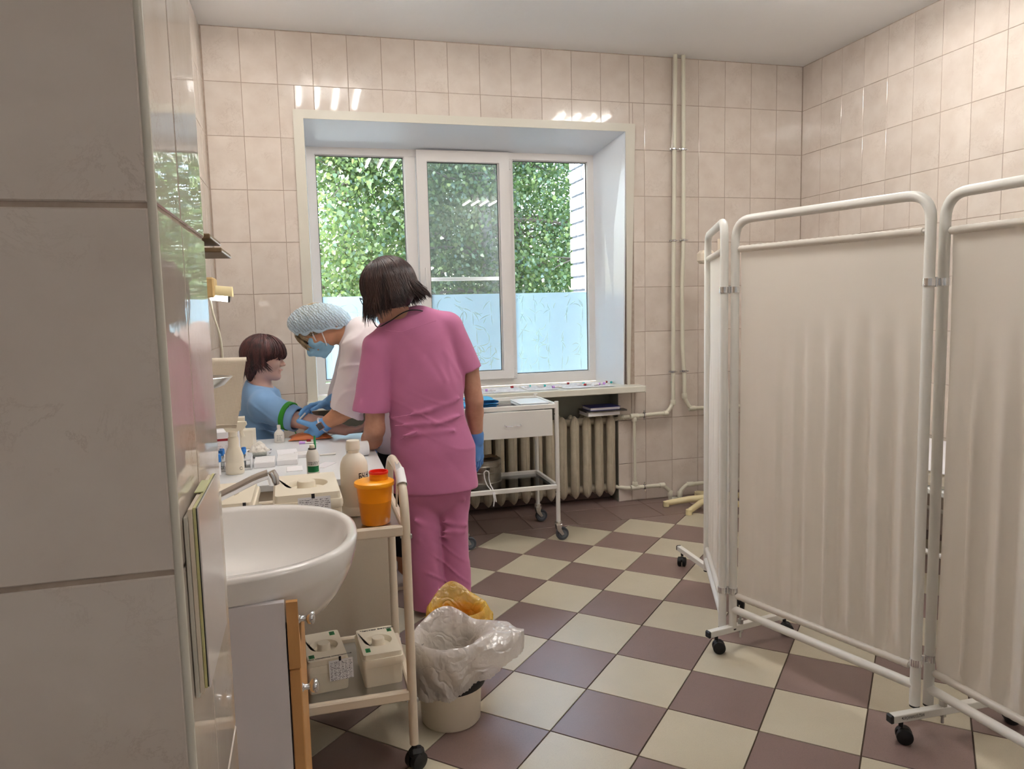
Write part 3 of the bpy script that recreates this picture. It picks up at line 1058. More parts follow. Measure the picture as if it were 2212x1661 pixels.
ZR = [max(0, 2.96215 - .3 * k) for k in range(0, 11)]      # horizontal joints
cols = [-3.9145 + .2 * i for i in range(14)]
cols = [c for c in cols if c < -1.31] + [-1.2087 + .2 * i for i in range(7) if -1.2087 + .2 * i < -.01] + [-.002]
CASE = (-3.425, .80, -1.29, 2.515)
for k in range(10):
    z1, z0 = ZR[k], ZR[k + 1]
    for i in range(len(cols) - 1):
        x0, x1 = cols[i], cols[i + 1]
        parts = [(x0, z0, x1, z1)]
        for hx0, hz0, hx1, hz1 in (CASE, (NX0, -.1, NX1, .80)):
            nxt = []
            for (a, c, b_, d) in parts:
                if b_ <= hx0 or a >= hx1 or d <= hz0 or c >= hz1:
                    nxt.append((a, c, b_, d)); continue
                if a < hx0: nxt.append((a, c, hx0, d))
                if b_ > hx1: nxt.append((hx1, c, b_, d))
                aa, bb = max(a, hx0), min(b_, hx1)
                if c < hz0: nxt.append((aa, c, bb, hz0))
                if d > hz1: nxt.append((aa, hz1, bb, d))
            parts = nxt
        for q in parts:
            if q[2] - q[0] > .015 and q[3] - q[1] > .015:
                tile(wall_back, rect(*q), (0, 0, 0), (1, 0, 0), (0, 0, 1), M['tile'], tilt=.0022)
for k in range(10):
    for i in range(-1, 17):
        y1 = 0 if i < 0 else -.19893 - .2 * i
        y0 = -.19893 - .2 * (i + 1)
        tile(wall_right, rect(-y1, ZR[k + 1], -y0, ZR[k]), (0, 0, 0), (0, -1, 0), (0, 0, 1), M['tile'], tilt=.0022)
for k in range(10):
    for i in range(5):
        tile(wall_left, rect(-.2 - .2 * i, ZR[k + 1], -.2 * i, ZR[k]), (XL, 0, 0), (0, 1, 0), (0, 0, 1), M['tile'], tilt=.002)
for k in range(-5, 6):
    za, zb = 1.446 + .2965 * k, 1.446 + .2965 * (k + 1)
    za, zb = max(za, 0), min(zb, H)
    if zb - za < .02:
        continue
    for i in range(4):
        tile(wall_pier, rect(PX - .2 * (i + 1), za, PX - .2 * i - (.004 if i == 0 else 0), zb), (0, PY0, 0), (1, 0, 0), (0, 0, 1), M['tile'], grout=.002, tilt=.001)
    for (a, c) in ((PY0 + .004, -3.895), (-3.895, PY1)):
        tile(wall_pier, rect(a, za, c, zb), (PX, 0, 0), (0, 1, 0), (0, 0, 1), M['tile_gloss'], tilt=.001)
b = MB().tube([(PX - .0032, PY0 + .0032, 0), (PX - .0032, PY0 + .0032, H)], .0036, 10)
struct('trim_3', b, M['trim'], 40)

# ---- floor: a diagonal chequerboard with a straight brown border along the window wall
OX, OY = -2.34122, -.82423
du = (TS * math.cos(PHI), TS * math.sin(PHI)); dv = (-TS * math.sin(PHI), TS * math.cos(PHI))
YBORD = -.4045
BX0, BX1, BY0 = XL, XR, -4.6
n_t = 0
for i in range(-14, 24):
    for j in range(-24, 14):
        P = [(OX + du[0] * a + dv[0] * b_, OY + du[1] * a + dv[1] * b_) for a, b_ in ((i, j), (i + 1, j), (i + 1, j + 1), (i, j + 1))]
        for p_, n_ in (((BX0, 0), (-1, 0)), ((BX1, 0), (1, 0)), ((0, BY0), (0, -1)), ((0, YBORD), (0, 1))):
            P = clip(P, p_, n_) if len(P) > 2 else []
        if len(P) < 3 or area(P) < .002:
            continue
        ob = tile(floor, P, (0, 0, 0), (1, 0, 0), (0, 1, 0), M['floor_dark'] if (i + j) % 2 == 0 else M['floor_light'], grout=.0022, t=.004, bev=.0008)
        n_t += ob is not None
for i in range(-6, 10):
    x0 = -2.445 + .2925 * i
    x1 = x0 + .2925
    x0, x1 = max(x0, XL), min(x1, XR)
    if x1 - x0 > .02:
        tile(floor, rect(x0, YBORD, x1, -.108), (0, 0, 0), (1, 0, 0), (0, 1, 0), M['floor_dark'], grout=.0016, t=.004, bev=.0008)
        tile(floor, rect(x0, -.108, x1, .14 if NX0 < (x0 + x1) / 2 < NX1 else 0), (0, 0, 0), (1, 0, 0), (0, 1, 0), M['floor_dark'], grout=.0016, t=.004, bev=.0008)

# ---- window: casing, reveals, frames, panes ------------------------
CO = (-3.439, -1.276, 2.527)
t_ = .008
b = MB().prism([(CO[0], 2.527), (WX0, WZ1), (WX1, WZ1), (CO[1], 2.527)], (0, -t_, 0), (1, 0, 0), (0, 0, 1), -t_ + .001)
struct('trim_4', b, M['trim'])
b = MB().prism([(CO[0], .805), (WX0, .805), (WX0, WZ1), (CO[0], 2.527)], (0, -t_, 0), (1, 0, 0), (0, 0, 1), -t_ + .001)
struct('trim_5', b, M['trim'])
b = MB().prism([(WX1, .805), (CO[1] - .05, .805), (CO[1], 2.527), (WX1, WZ1)], (0, -t_, 0), (1, 0, 0), (0, 0, 1), -t_ + .001)
struct('trim_6', b, M['trim'])
YW = .33
FX0, FX1, FZ0, FZ1 = -3.372, -1.44, .812, 2.386


def slab(quad, th):
    a, b_, c, d = [V(q) for q in quad]
    n = (b_ - a).cross(d - a).normalized() * th
    mb = MB()
    vs = [a, b_, c, d, a + n, b_ + n, c + n, d + n]
    return mb.add(vs, [(0, 1, 2, 3), (7, 6, 5, 4), (0, 4, 5, 1), (1, 5, 6, 2), (2, 6, 7, 3), (3, 7, 4, 0)])


struct('trim_7', slab([(WX0, -.002, WZ1), (WX1, -.002, WZ1), (FX1, YW, FZ1), (FX0, YW, FZ1)], .01), M['reveal'])
struct('trim_8', slab([(WX1, -.002, WZ1), (WX1 - .03, -.002, .805), (FX1, YW, .805), (FX1, YW, FZ1)], .01), M['reveal'])
struct('trim_9', slab([(WX0, -.002, .805), (WX0, -.002, WZ1), (FX0, YW, FZ1), (FX0, YW, .805)], .01), M['reveal'])
b = MB().box(((CO[0] + CO[1]) / 2, .105, .787), (CO[1] - CO[0] + .01, .47, .042), .004)
sill = struct('trim_10', b, M['sill'], 40)
b = MB().box((CO[1] + .006, .105, .787), (.006, .472, .044), .002)
ob = b.build('end_cap', M['sill'], sill)

win = tag(bpy.data.objects.new('window_1', None), kind='structure')
COL.objects.link(win); win.location = (-2.4, YW, FZ0); WL['window_1'] = (-2.4, YW, FZ0)


def ring(x0, z0, x1, z1, w, y0, y1, name, mt, bev=.004, wz=None):
    """rectangular frame of four mitred bars"""
    b = MB()
    wz = wz or (w, w, w, w)            # left, right, bottom, top
    xa, xb, za, zb = x0 + wz[0], x1 - wz[1], z0 + wz[2], z1 - wz[3]
    for poly in ([(x0, z0), (xa, za), (xa, zb), (x0, z1)], [(xb, za), (x1, z0), (x1, z1), (xb, zb)],
                 [(x0, z0), (x1, z0), (xb, za), (xa, za)], [(xa, zb), (xb, zb), (x1, z1), (x0, z1)]):
        b.prism(poly, (0, y0, 0), (1, 0, 0), (0, 0, 1), y0 - y1)
        # bevelled bead on the inner edge
    ob = b.build(name, mt, win, 30)
    return ob


# fixed outer frame with its two mullions
ring(FX0, FZ0, FX1, FZ1, .05, YW, YW + .07, 'window_frame', M['pvc'], wz=(.05, .045, .07, .045))
MB().box((-2.722, YW + .03, 1.6), (.07, .07, 1.49), .003).build('mullion', M['pvc'], win)
MB().box((-2.047, YW + .03, 1.6), (.045, .07, 1.49), .003).build('mullion', M['pvc'], win)
panes = []


def pane(x0, z0, x1, z1, y, bead=.012):
    ring(x0 - bead, z0 - bead, x1 + bead, z1 + bead, bead, y - .012, y + .02, 'glazing_bead', M['pvc'])
    ring(x0 - .001, z0 - .001, x1 + .001, z1 + .001, .005, y - .002, y + .004, 'gasket', M['gasket'])
    MB().box(((x0 + x1) / 2, y + .006, (z0 + z1) / 2), (x1 - x0, .006, z1 - z0)).build('glass_pane', M['glass'], win)
    zt = 1.444
    e = .004
    MB().box(((x0 + x1) / 2, y + .0015, (z0 + e + zt) / 2), (x1 - x0 - 2 * e, .0012, zt - z0 - e)).build('frosted_film', M['film'], win)
    # bamboo print: stalks and leaves
    rg = np.random.default_rng(int(abs(x0) * 100))
    for dark in (0, 1):
        b = MB()
        yy = y + .0006 - .0002 * dark

        def leafp(px, pz, ang, ln, wd, bendv):
            c = []
            for k in range(6):
                t = k / 5
                a = ang + bendv * t
                c.append((px + math.cos(a) * ln * t, pz + math.sin(a) * ln * t, wd * math.sin(math.pi * min(1, t * .9 + .08)) * .5, a))
            up = [(q[0] - math.sin(q[3]) * q[2], q[1] + math.cos(q[3]) * q[2]) for q in c]
            dn = [(q[0] + math.sin(q[3]) * q[2], q[1] - math.cos(q[3]) * q[2]) for q in c]
            pts = up + dn[::-1]
            if min(p[0] for p in pts) < x0 + .01 or max(p[0] for p in pts) > x1 - .01 or min(p[1] for p in pts) < z0 + .01 or max(p[1] for p in pts) > zt - .006:
                return
            nn_ = len(pts)
            b.add([(p[0], yy, p[1]) for p in pts], [(i, i + 1, nn_ - 2 - i, nn_ - 1 - i) for i in range(5)])

        zlo, zhi = (z0, 1.22) if not dark else (1.20, zt)
        nst = int((x1 - x0) / .11)
        for q in range(nst):
            sx = x0 + (x1 - x0) * (q + rg.uniform(.2, .8)) / nst
            lean = rg.uniform(-.06, .06)
            zz = z0 + .012 if not dark else 1.23
            while zz < zhi - .12:
                ln = rg.uniform(.07, .12)
                leafp(sx + lean * (zz - z0), zz, math.pi / 2 - lean, ln, .006, 0)
                if rg.uniform() < .8:
                    for _ in range(int(rg.integers(2, 5))):
                        leafp(sx + lean * (zz - z0) + rg.uniform(-.015, .015), zz + ln, rg.uniform(0, math.pi * 2), rg.uniform(.05, .085), .007, rg.uniform(-1.0, 1.0))
                zz += ln + .006
        for q in range(int((x1 - x0) * (26 if not dark else 16))):
            leafp(rg.uniform(x0, x1), rg.uniform(zlo, zhi), rg.uniform(0, 6.28), rg.uniform(.04, .08), .007, rg.uniform(-1, 1))
        b.build('bamboo_print', M['bamboo_dark'] if dark else M['bamboo'], win, 0)


pane(-3.318, .905, -2.762, 2.336, YW + .03)
pane(-2.042, .885, -1.487, 2.336, YW + .03)
# the opening sash in the middle stands proud of the frame
YS = YW - .03
ring(-2.682, .862, -2.056, 2.382, .06, YS, YS + .06, 'sash', M['pvc'], wz=(.068, .070, .055, .072))
pane(-2.610, .918, -2.134, 2.308, YS + .03, .006)
b = MB().box((-2.648, YS - .006, 1.50), (.024, .012, .075), .004).cyl((-2.648, YS, 1.515), (-2.648, YS - .035, 1.515), .008, 10)
b.tube([(-2.648, YS - .035, 1.505), (-2.648, YS - .036, 1.54), (-2.648, YS - .03, 1.62)], [.0095, .009, .006], 10)
b.build('window_handle', M['pvc'], win)
b = MB().box((-2.05, YS + .01, .90), (.014, .02, .06), .003).box((-2.05, YS + .01, 2.30), (.014, .02, .06), .003)
b.build('sash_hinge', M['pvc'], win)
# insect screen outside the middle sash
ring(-2.66, .88, -2.08, 2.37, .02, YW + .10, YW + .115, 'net_frame', M['pvc'])
MB().box((-2.37, YW + .107, 1.55), (.56, .012, .024), .002).build('net_bar', M['pvc'], win)
MB().box((-2.37, YW + .1075, 1.625), (.56, .001, 1.47)).build('insect_net', M['net'], win)
# ------------------------------------------------------------------ outside: brick wing, birches, ground
struct('ground', MB().box((-1, 20, -.9), (60, 39, .2)), M['bounce_ground'])
wing = struct('wall_outside', MB().box((-1.195, .701, 1.6), (.4, .385, 4.2)), M['mortar'])
bw, bh, bd = .118, .086, .024
hdr, strm, endm = {}, None, None


def brick(c, s):
    key = tuple(round(q, 3) for q in s)
    if key not in hdr:
        ob = MB().box((0, 0, 0), s, .004).build('brick', M['brick'], None, 0)
        hdr[key] = ob.data
    else:
        ob = bpy.data.objects.new('brick', hdr[key]); COL.objects.link(ob)
    ob.parent = wing
    ob.location = V(c) + V((RNG.uniform(-.0015, .0015), 0, 0))
    WL[ob.name] = (0, 0, 0)


for k in range(31):
    z = .60 + .1015 * k
    ys = [(.518, .637), (.653, .773), (.789, .9)] if k % 4 else [(.518, .768), (.78, .9)]
    for y0, y1 in ys:
        brick((-1.3975, (y0 + y1) / 2, z), (.03, y1 - y0, .084))
    for x0 in (-1.385, -1.255, -1.125):
        brick((x0 + .06, .898, z), (.117, .03, .087))


def tree(name, label, base, hgt, r, crown, nleaf, seed, leafm, lean=(0, 0), lo=.9):
    t = thing(name, label, 'tree', (base[0], base[1], -.8), 'birches outside the window')
    rg = np.random.default_rng(seed)
    b = MB()
    n = 9
    pts = [(base[0] + lean[0] * k / n + .05 * math.sin(k * 1.3 + seed), base[1] + lean[1] * k / n, -.85 + hgt * k / n) for k in range(n + 1)]
    b.tube(pts, [r * (1 - .75 * k / n) for k in range(n + 1)], 10)
    b.build('trunk', M['bark'], t, 60)
    bt = MB()
    tips = []
    for k in range(26):
        q = rg.uniform(.18, .97)
        i = min(int(q * n), n - 1)
        p0 = V(pts[i]).lerp(V(pts[i + 1]), q * n - i)
        a = rg.uniform(0, 2 * math.pi)
        ln = crown * rg.uniform(.7, 1.25) * (1.15 - .55 * q)
        d = V((math.cos(a), math.sin(a), rg.uniform(.15, .7))).normalized()
        cur, seg = p0, []
        for j in range(6):
            seg.append(cur.copy())
            d = (d + V((rg.uniform(-.2, .2), rg.uniform(-.2, .2), rg.uniform(-.28, .08)))).normalized()
            cur = cur + d * ln / 5
            if j > 1: tips.append((cur.copy(), .20 + .30 * crown / 2))
        bt.tube(seg, [r * .26 * (1 - .85 * j / 5) for j in range(6)], 5, caps=False)
        for _ in range(3):
            j = int(rg.integers(2, 6)); s0 = seg[j]
            d2 = V((rg.uniform(-1, 1), rg.uniform(-1, 1), rg.uniform(-.9, .5))).normalized()
            e = s0 + d2 * ln * .3 + V((0, 0, -.06))
            bt.tube([s0, s0.lerp(e, .5) + V((0, 0, .03)), e], [.009, .006, .003], 4, caps=False)
            tips.append((e, .25))
    bt.build('branches', M['twig'], t, 60)
    T = np.array([tuple(p) for p, _ in tips]); Rr = np.array([q for _, q in tips])
    k = rg.integers(0, len(T), nleaf)
    P = T[k] + rg.normal(0, 1, (nleaf, 3)) * Rr[k][:, None] * np.array([.75, .75, .85])
    P[:, 2] = np.maximum(P[:, 2], lo - rg.uniform(0, .5, nleaf))
    A = rg.normal(0, 1, (nleaf, 3)); A[:, 2] -= .8; A /= np.linalg.norm(A, axis=1)[:, None]
    B = np.cross(A, rg.normal(0, 1, (nleaf, 3))); B /= np.linalg.norm(B, axis=1)[:, None]
    N = np.cross(A, B)
    ln = rg.uniform(.036, .062, nleaf)[:, None]; wd = ln * .40
    q = lambda t_, w_, s_: P + A * ln * t_ + B * wd * w_ * s_ + N * (.006 * w_)
    v = np.stack([P, q(.18, .92, 1), q(.50, .80, 1), P + A * ln, q(.50, .80, -1), q(.18, .92, -1)], 1).reshape(-1, 3)
    v -= np.array(WL[t.name])
    f = np.arange(nleaf * 6).reshape(-1, 6)
    me = bpy.data.meshes.new('foliage')
    me.vertices.add(len(v)); me.vertices.foreach_set('co', v.astype(np.float32).ravel())
    me.loops.add(nleaf * 6); me.loops.foreach_set('vertex_index', f.astype(np.int32).ravel())
    me.polygons.add(nleaf); me.polygons.foreach_set('loop_start', np.arange(nleaf, dtype=np.int32) * 6)
    me.polygons.foreach_set('material_index', (rg.uniform(0, 1, nleaf) < .35).astype(np.int32))
    me.update(calc_edges=True)
    for m_ in leafm: me.materials.append(m_)
    ob = bpy.data.objects.new('foliage', me); COL.objects.link(ob); ob.parent = t
    tag(ob, kind='stuff')
    return t


LM = [M['leaf'], M['leaf2']]
tree('birch_tree', 'birch with a thick pale trunk behind the middle window sash', (-1.22, 4.6), 5.4, .15, 1.9, 38000, 3, LM, (.1, .1))
tree('birch_tree', 'birch filling the left window pane with dense foliage', (-3.0, 4.9), 5.3, .11, 2.0, 46000, 5, LM, (.2, 0), .6)
tree('birch_tree', 'birch with hanging leaves in front of the right window pane', (-.45, 5.4), 5.4, .12, 1.9, 38000, 9, LM, (-.15, .1))
tree('birch_tree', 'slim dark birch trunk standing further back behind the middle sash', (-1.78, 6.6), 6.0, .13, 2.2, 30000, 12, LM, (.2, 0))
tree('birch_tree', 'far birch whose crown closes the gap behind the left pane', (-2.9, 8.6), 6.6, .14, 2.6, 24000, 22, LM, (.2, 0))
tree('birch_tree', 'far birch whose crown closes the gap behind the right pane', (.4, 8.9), 6.6, .14, 2.6, 24000, 27, LM, (-.2, 0))

# ------------------------------------------------------------------ ceiling lamps (out of frame, they light the room)


def ceiling_light(x, y, label):
    t = thing('ceiling_light', label, 'lamp', (x, y, H - .06), 'ceiling lamps')
    for k in range(4):
        xx = x - .2025 + .135 * k
        MB().box((xx, y, H - .016), (.042, .60, .030), .004).build('batten', M['white_paint'], t)
        for s in (-1, 1):
            MB().box((xx, y + s * .288, H - .048), (.030, .018, .042), .003).build('lamp_holder', M['white_paint'], t)
        MB().cyl((xx, y - .28, H - .058), (xx, y + .28, H - .058), .013, 12).build('tube', M['tube_on'], t)


ceiling_light(-3.19, -1.12, 'square four tube ceiling lamp above the desk')
ceiling_light(-1.10, -1.55, 'square four tube ceiling lamp above the couch')
ceiling_light(-2.5, -2.85, 'square four tube ceiling lamp nearest the doorway')
ceiling_light(-.8, -5.85, 'added unseen four tube fill lamp behind the viewer')  # extra lamp added out of view to brighten the pier's front tiles
# ------------------------------------------------------------------ radiator and heating pipes
R0 = (-2.02, .045, .06)
rad = thing('radiator', 'cream cast iron radiator in the niche under the window', 'radiator', (-2.0, .05, .045))
b = MB()


def section(x):
    """cast iron section: two lens shaped columns joined by hubs, pointed at both ends"""
    m_ = MB()
    zs = [.048, .062, .085, .12, .20, .33, .46, .54, .575, .598, .612]
    wx = [.004, .016, .025, .029, .028, .027, .028, .029, .025, .016, .004]
    for yc, dy in ((.01, .026), (.082, .026)):
        ringv = []
        for z, w in zip(zs, [q_ * 1.14 for q_ in wx]):
            d = dy * (w / .029) ** .6
            ringv.append([(x + w * math.cos(a) * (1 - .25 * abs(math.sin(a)) ** 3), yc + d * math.sin(a) * 1.15, z) for a in [2 * math.pi * j / 14 for j in range(14)]])
        vs = [p for r_ in ringv for p in r_]
        fs = [(i * 14 + j, i * 14 + (j + 1) % 14, (i + 1) * 14 + (j + 1) % 14, (i + 1) * 14 + j) for i in range(len(zs) - 1) for j in range(14)]
        fs += [tuple(range(13, -1, -1)), tuple(range((len(zs) - 1) * 14, len(zs) * 14))]
        m_.add(vs, fs)
        m_.tube([(x, yc - dy * 1.16, .075), (x, yc - dy * 1.2, .33), (x, yc - dy * 1.16, .585)], .0035, 6)
    for z in (.565, .10):
        m_.box((x, .046, z), (.034, .075, .05), .012)
    return m_


xs = [-1.465 - .0868 * i for i in range(13)]
sec0 = section(xs[0]).build('section', M['radiator'], rad, 50)
for x in xs[1:]:
    c = sec0.copy(); COL.objects.link(c); c.parent = rad; c.location = (x - xs[0], 0, 0)
for z in (.565, .10):
    b = MB().cyl((xs[-1] - .03, .046, z), (xs[0] + .04, .046, z), .026, 16)
    b.build('header', M['radiator'], rad, 50)

pp = thing('heating_pipe', 'cream riser pipe left of the pair, bending left to the radiator with a bypass', 'pipe', (-1.03, -.05, 0))
PY = -.055


def pipe(pts, parent, r=.0135, nm='pipe', rb=.03):
    return MB().tube(bend(pts, rb), r, 14).build(nm, M['pipe'], parent, 60)


pipe([(-1.010, PY, H), (-1.018, PY, 2.3), (-1.026, PY, 1.5), (-1.030, PY, .665), (-1.075, PY, .605), (-1.31, PY, .597), (-1.37, PY + .03, .59), (-1.44, .046, .565)], pp)
pipe([(-1.319, PY, .595), (-1.317, PY, .11)], pp, .010, 'bypass')
pipe([(-1.44, .046, .10), (-1.37, PY + .03, .098), (-1.317, PY, .104), (-1.11, PY, .103), (-1.056, PY, .06), (-1.054, PY, 0)], pp, nm='return_pipe')


def fitting(c, d, r, ln, parent):
    c, d = V(c), V(d).normalized()
    MB().tube([c - d * ln / 2, c - d * (ln / 2 - .003), c + d * (ln / 2 - .003), c + d * ln / 2], [r - .002, r, r, r - .002], 14).build('fitting', M['pipe'], parent, 40)


for c, d, ln in (((-1.0295, PY, .675), (0, 0, 1), .035), ((-1.085, PY, .603), (1, 0, 0), .035), ((-1.319, PY, .597), (1, 0, 0), .06), ((-1.319, PY, .575), (0, 0, 1), .03),
                 ((-1.317, PY, .13), (0, 0, 1), .03), ((-1.317, PY, .104), (1, 0, 0), .06), ((-1.115, PY, .103), (1, 0, 0), .04), ((-1.054, PY, .04), (0, 0, 1), .04), ((-1.39, PY + .05, .585), (-.6, .8, -.1), .04)):
    fitting(c, d, .018, ln, pp)
p2 = thing('heating_pipe', 'cream riser pipe right of the pair, bending right behind the screen', 'pipe', (-.95, -.05, 0))
pipe([(-.953, PY, H), (-.950, PY, 2.36), (-.951, PY, 1.78), (-.962, PY, 1.45), (-.958, PY, 1.05), (-.944, PY, .86), (-.944, PY, .70), (-.90, PY, .625), (-.60, PY, .618), (-.03, PY, .612)], p2)
fitting((-.944, PY, .715), (0, 0, 1), .018, .035, p2); fitting((-.885, PY, .624), (1, 0, 0), .018, .05, p2)
p3 = thing('heating_pipe', 'low cream return pipe rising from the floor and running right behind the screen', 'pipe', (-.98, -.05, 0))
pipe([(-.978, PY, 0), (-.978, PY, .045), (-.925, PY, .092), (-.5, PY, .09), (-.03, PY, .088)], p3)
fitting((-.9, PY, .091), (1, 0, 0), .018, .05, p3); fitting((-.978, PY, .03), (0, 0, 1), .018, .04, p3)
for (x, z, axis, par) in [(-1.0175, 2.364, 0, pp), (-1.0245, 1.766, 0, pp), (-1.0295, .885, 0, pp), (-.95, 2.364, 0, p2), (-.951, 1.770, 0, p2), (-.945, .885, 0, p2), (-1.245, .600, 1, pp), (-1.245, .104, 1, pp)]:
    b = MB()
    ax = V((0, 0, 1)) if axis == 0 else V((1, 0, 0))
    ob_ = V((1, 0, 0)) if axis == 0 else V((0, 0, 1))
    c = V((x, PY, z))
    b.lathe([(.0135, -.006), (.0175, -.006), (.0175, .006), (.0135, .006)], c, 18, axis=ax)
    cl = b.build('clamp_lining', M['black'], par)
    b = MB().lathe([(.0176, -.0045), (.0192, -.0045), (.0192, .0045), (.0176, .0045)], c, 18, axis=ax)
    for s in (-1, 1):
        b.box(c + ob_ * .025 * s, (.014 if axis == 0 else .009, .006, .009 if axis == 0 else .014), .001)
        b.cyl(c + ob_ * .026 * s + V((0, -.008, 0)), c + ob_ * .026 * s + V((0, .006, 0)), .003, 8)
    b.cyl(c, c + V((0, .055, 0)), .004, 8)
    b.build('clamp', M['chrome'], par)
MB().lathe([(0, 0), (.03, .0005), (.045, .001)], (-1.015, PY, .001), 20).build('floor_patch', M['pipe'], pp)

# ------------------------------------------------------------------ lamp stand behind the screen
st = thing('lamp_stand', 'cream floor stand with splayed star feet behind the screen', 'stand', (-1.0, -.40, 0))
b = MB()
hub = V((-.88, -.31, .055))
for a in (160, 217, 300, 20, 85):
    e = hub + V((math.cos(math.radians(a)) * .31, math.sin(math.radians(a)) * .24, -.03))
    b = MB().tube([hub, hub.lerp(e, .5) + V((0, 0, .008)), e], [.022, .019, .016], 8, flat=1.2)
    b.lathe([(0, -.022), (.02, -.022), (.02, .012), (0, .018)], e, 12)
    b.build('leg', M['stand'], st, 50)
b = MB().tube([hub, hub + V((0, 0, 1.57))], .016, 12)
b.build('pole', M['cream_paint'], st)
MB().box(hub + V((-.05, .0, 1.585)), (.10, .09, .085), .02).build('lamp_head', M['cream_paint'], st)
MB().cyl(hub + V((.045, 0, 1.50)), hub + V((.045, 0, 1.70)), .010, 10).build('rod', M['cream_paint'], st)

# ------------------------------------------------------------------ folding screen
fs = thing('folding_screen', 'white framed three panel medical screen with pleated cloth on castors', 'screen', (-1.75, -2.3, 0))
PT = {'A': ((-1.645, -1.575), (-1.908, -2.150)), 'B': ((-1.875, -2.172), (-1.664, -2.862)), 'C': ((-1.602, -2.852), (-1.568, -3.58))}
TOP = 1.655
fr_r = .0155


def screen_panel(a, b_, nm, bow, low=(.085, .085), rz=.135):
    A, B = V((*a, 0)), V((*b_, 0))
    d = (B - A).normalized(); L = (B - A).length
    nv = V((-d.y, d.x, 0))
    P = lambda s, z, o=0: A + d * s + V((0, 0, z)) + nv * o
    b = MB().tube(bend([P(0, low[0]), P(0, TOP), P(L, TOP), P(L, low[1])], .075, 8), fr_r, 14)
    b.tube([P(0, rz), P(L, rz)], fr_r * .95, 14)
    fr = b.build('frame', M['white_paint'], fs, 50)
    for s, z in ((0, low[0]), (L, low[1])):
        MB().cyl(P(s, z - .006), P(s, z + .004), fr_r * .96, 12).build('end_plug', M['black'], fr)
    for z in (1.548, rz + .058):
        MB().tube([P(fr_r * .6, z), P(L - fr_r * .6, z)], .006, 8).build('curtain_rod', M['white_paint'], fr)
    # cloth: hem tubes round both rods, pleats that open towards the bottom
    rg = np.random.default_rng(ord(nm))
    ph = rg.uniform(0, 6, 4)
    side = lambda t, w: (.018 + .006 * math.sin(3 * w)) if t < .5 else (.018 + .006 * math.sin(3 * w))
    zt, zb = 1.555, rz + .050
    nu, nv_ = 110, 46

    def cl(u, w):
        z = zt + (zb - zt) * w
        # side edges pull in a little between the rods
        pull = .003 + .006 * math.sin(math.pi * min(1, w * 1.05)) ** .7
        s = fr_r + pull + u * (L - 2 * fr_r - 2 * pull)
        x = u * L
        drop = max(0, min(1, (w - .12) / .35)); drop = drop * drop * (3 - 2 * drop)
        big = math.sin(x * 2 * math.pi / .085 + ph[0] + .8 * math.sin(x * 9 + ph[1]))
        med = math.sin(x * 2 * math.pi / .047 + ph[2] + 1.2 * math.sin(x * 13 + ph[3]))
        o = drop * (.013 * (abs(big) ** .8 * (1 if big > 0 else -1)) + .006 * med * w) * (.75 + .5 * math.sin(x * 7 + ph[1]))
        fine = math.sin(x * 2 * math.pi / .0125 + ph[1])
        if w > .955:
            o = o * max(0, (1 - w) / .045) + .0022 * fine
        if w < .03:
            o += .0012 * fine
        # the sheet hangs just clear of the rods, bellied outwards by the hem tunnels
        hem = 0
        if w < .022: hem = .008 * math.cos(w / .022 * math.pi / 2)
        if w > .978: hem = .008 * math.cos((1 - w) / .022 * math.pi / 2)
        o += bow * (.009 - 0 * hem)
        z2 = z + (.010 * math.sin(u * 9) * math.sin(math.pi * u) if (nm == 'B' and w < .02) else 0)
        return P(s, z2, o)
    b = MB().grid(cl, nu, nv_)
    b.grid(lambda u, w: cl(u, .028 * w) + V((0, 0, .001)) - nv * bow * (.018 * w if False else .0), 2, 2)
    b.v = b.v[:nu * nv_]; b.f = b.f[:(nu - 1) * (nv_ - 1)]; b.mi = b.mi[:len(b.f)]
    c = b.build('cloth', M['screen_cloth'], fs, 80)
    # hem tubes
    for z in (1.548, rz + .058):
        pts = [P(fr_r + .006 + (L - 2 * fr_r - .012) * k / 60, z) for k in range(61)]
        MB().tube(pts, [.0115 + (.0012 * (k % 2)) for k in range(61)], 10).build('hem', M['screen_cloth'], c, 70)
    return P, L, d, nv


PA = screen_panel(*PT['A'], 'A', 1)
PB = screen_panel(*PT['B'], 'B', 1, (.085, .097), .160)
PC = screen_panel(*PT['C'], 'C', 1)
for q, r_ in ((PT['A'][1], PT['B'][0]), (PT['B'][1], PT['C'][0])):
    for z in (1.40, .235):
        a, c = V((*q, z)), V((*r_, z))
        b = MB()
        mid = (a + c) / 2
        b.box(mid, ((a - c).length, .004, .020), .001, Matrix.Rotation(math.atan2((c - a).y, (c - a).x), 3, 'Z'))
        b.cyl(mid + V((0, 0, -.014)), mid + V((0, 0, .014)), .0055, 10)
        for e in (a, c):
            b.lathe([(fr_r, -.011), (fr_r + .0025, -.011), (fr_r + .0025, .011), (fr_r, .011)], e, 16)
        b.build('hinge', M['chrome'], fs)


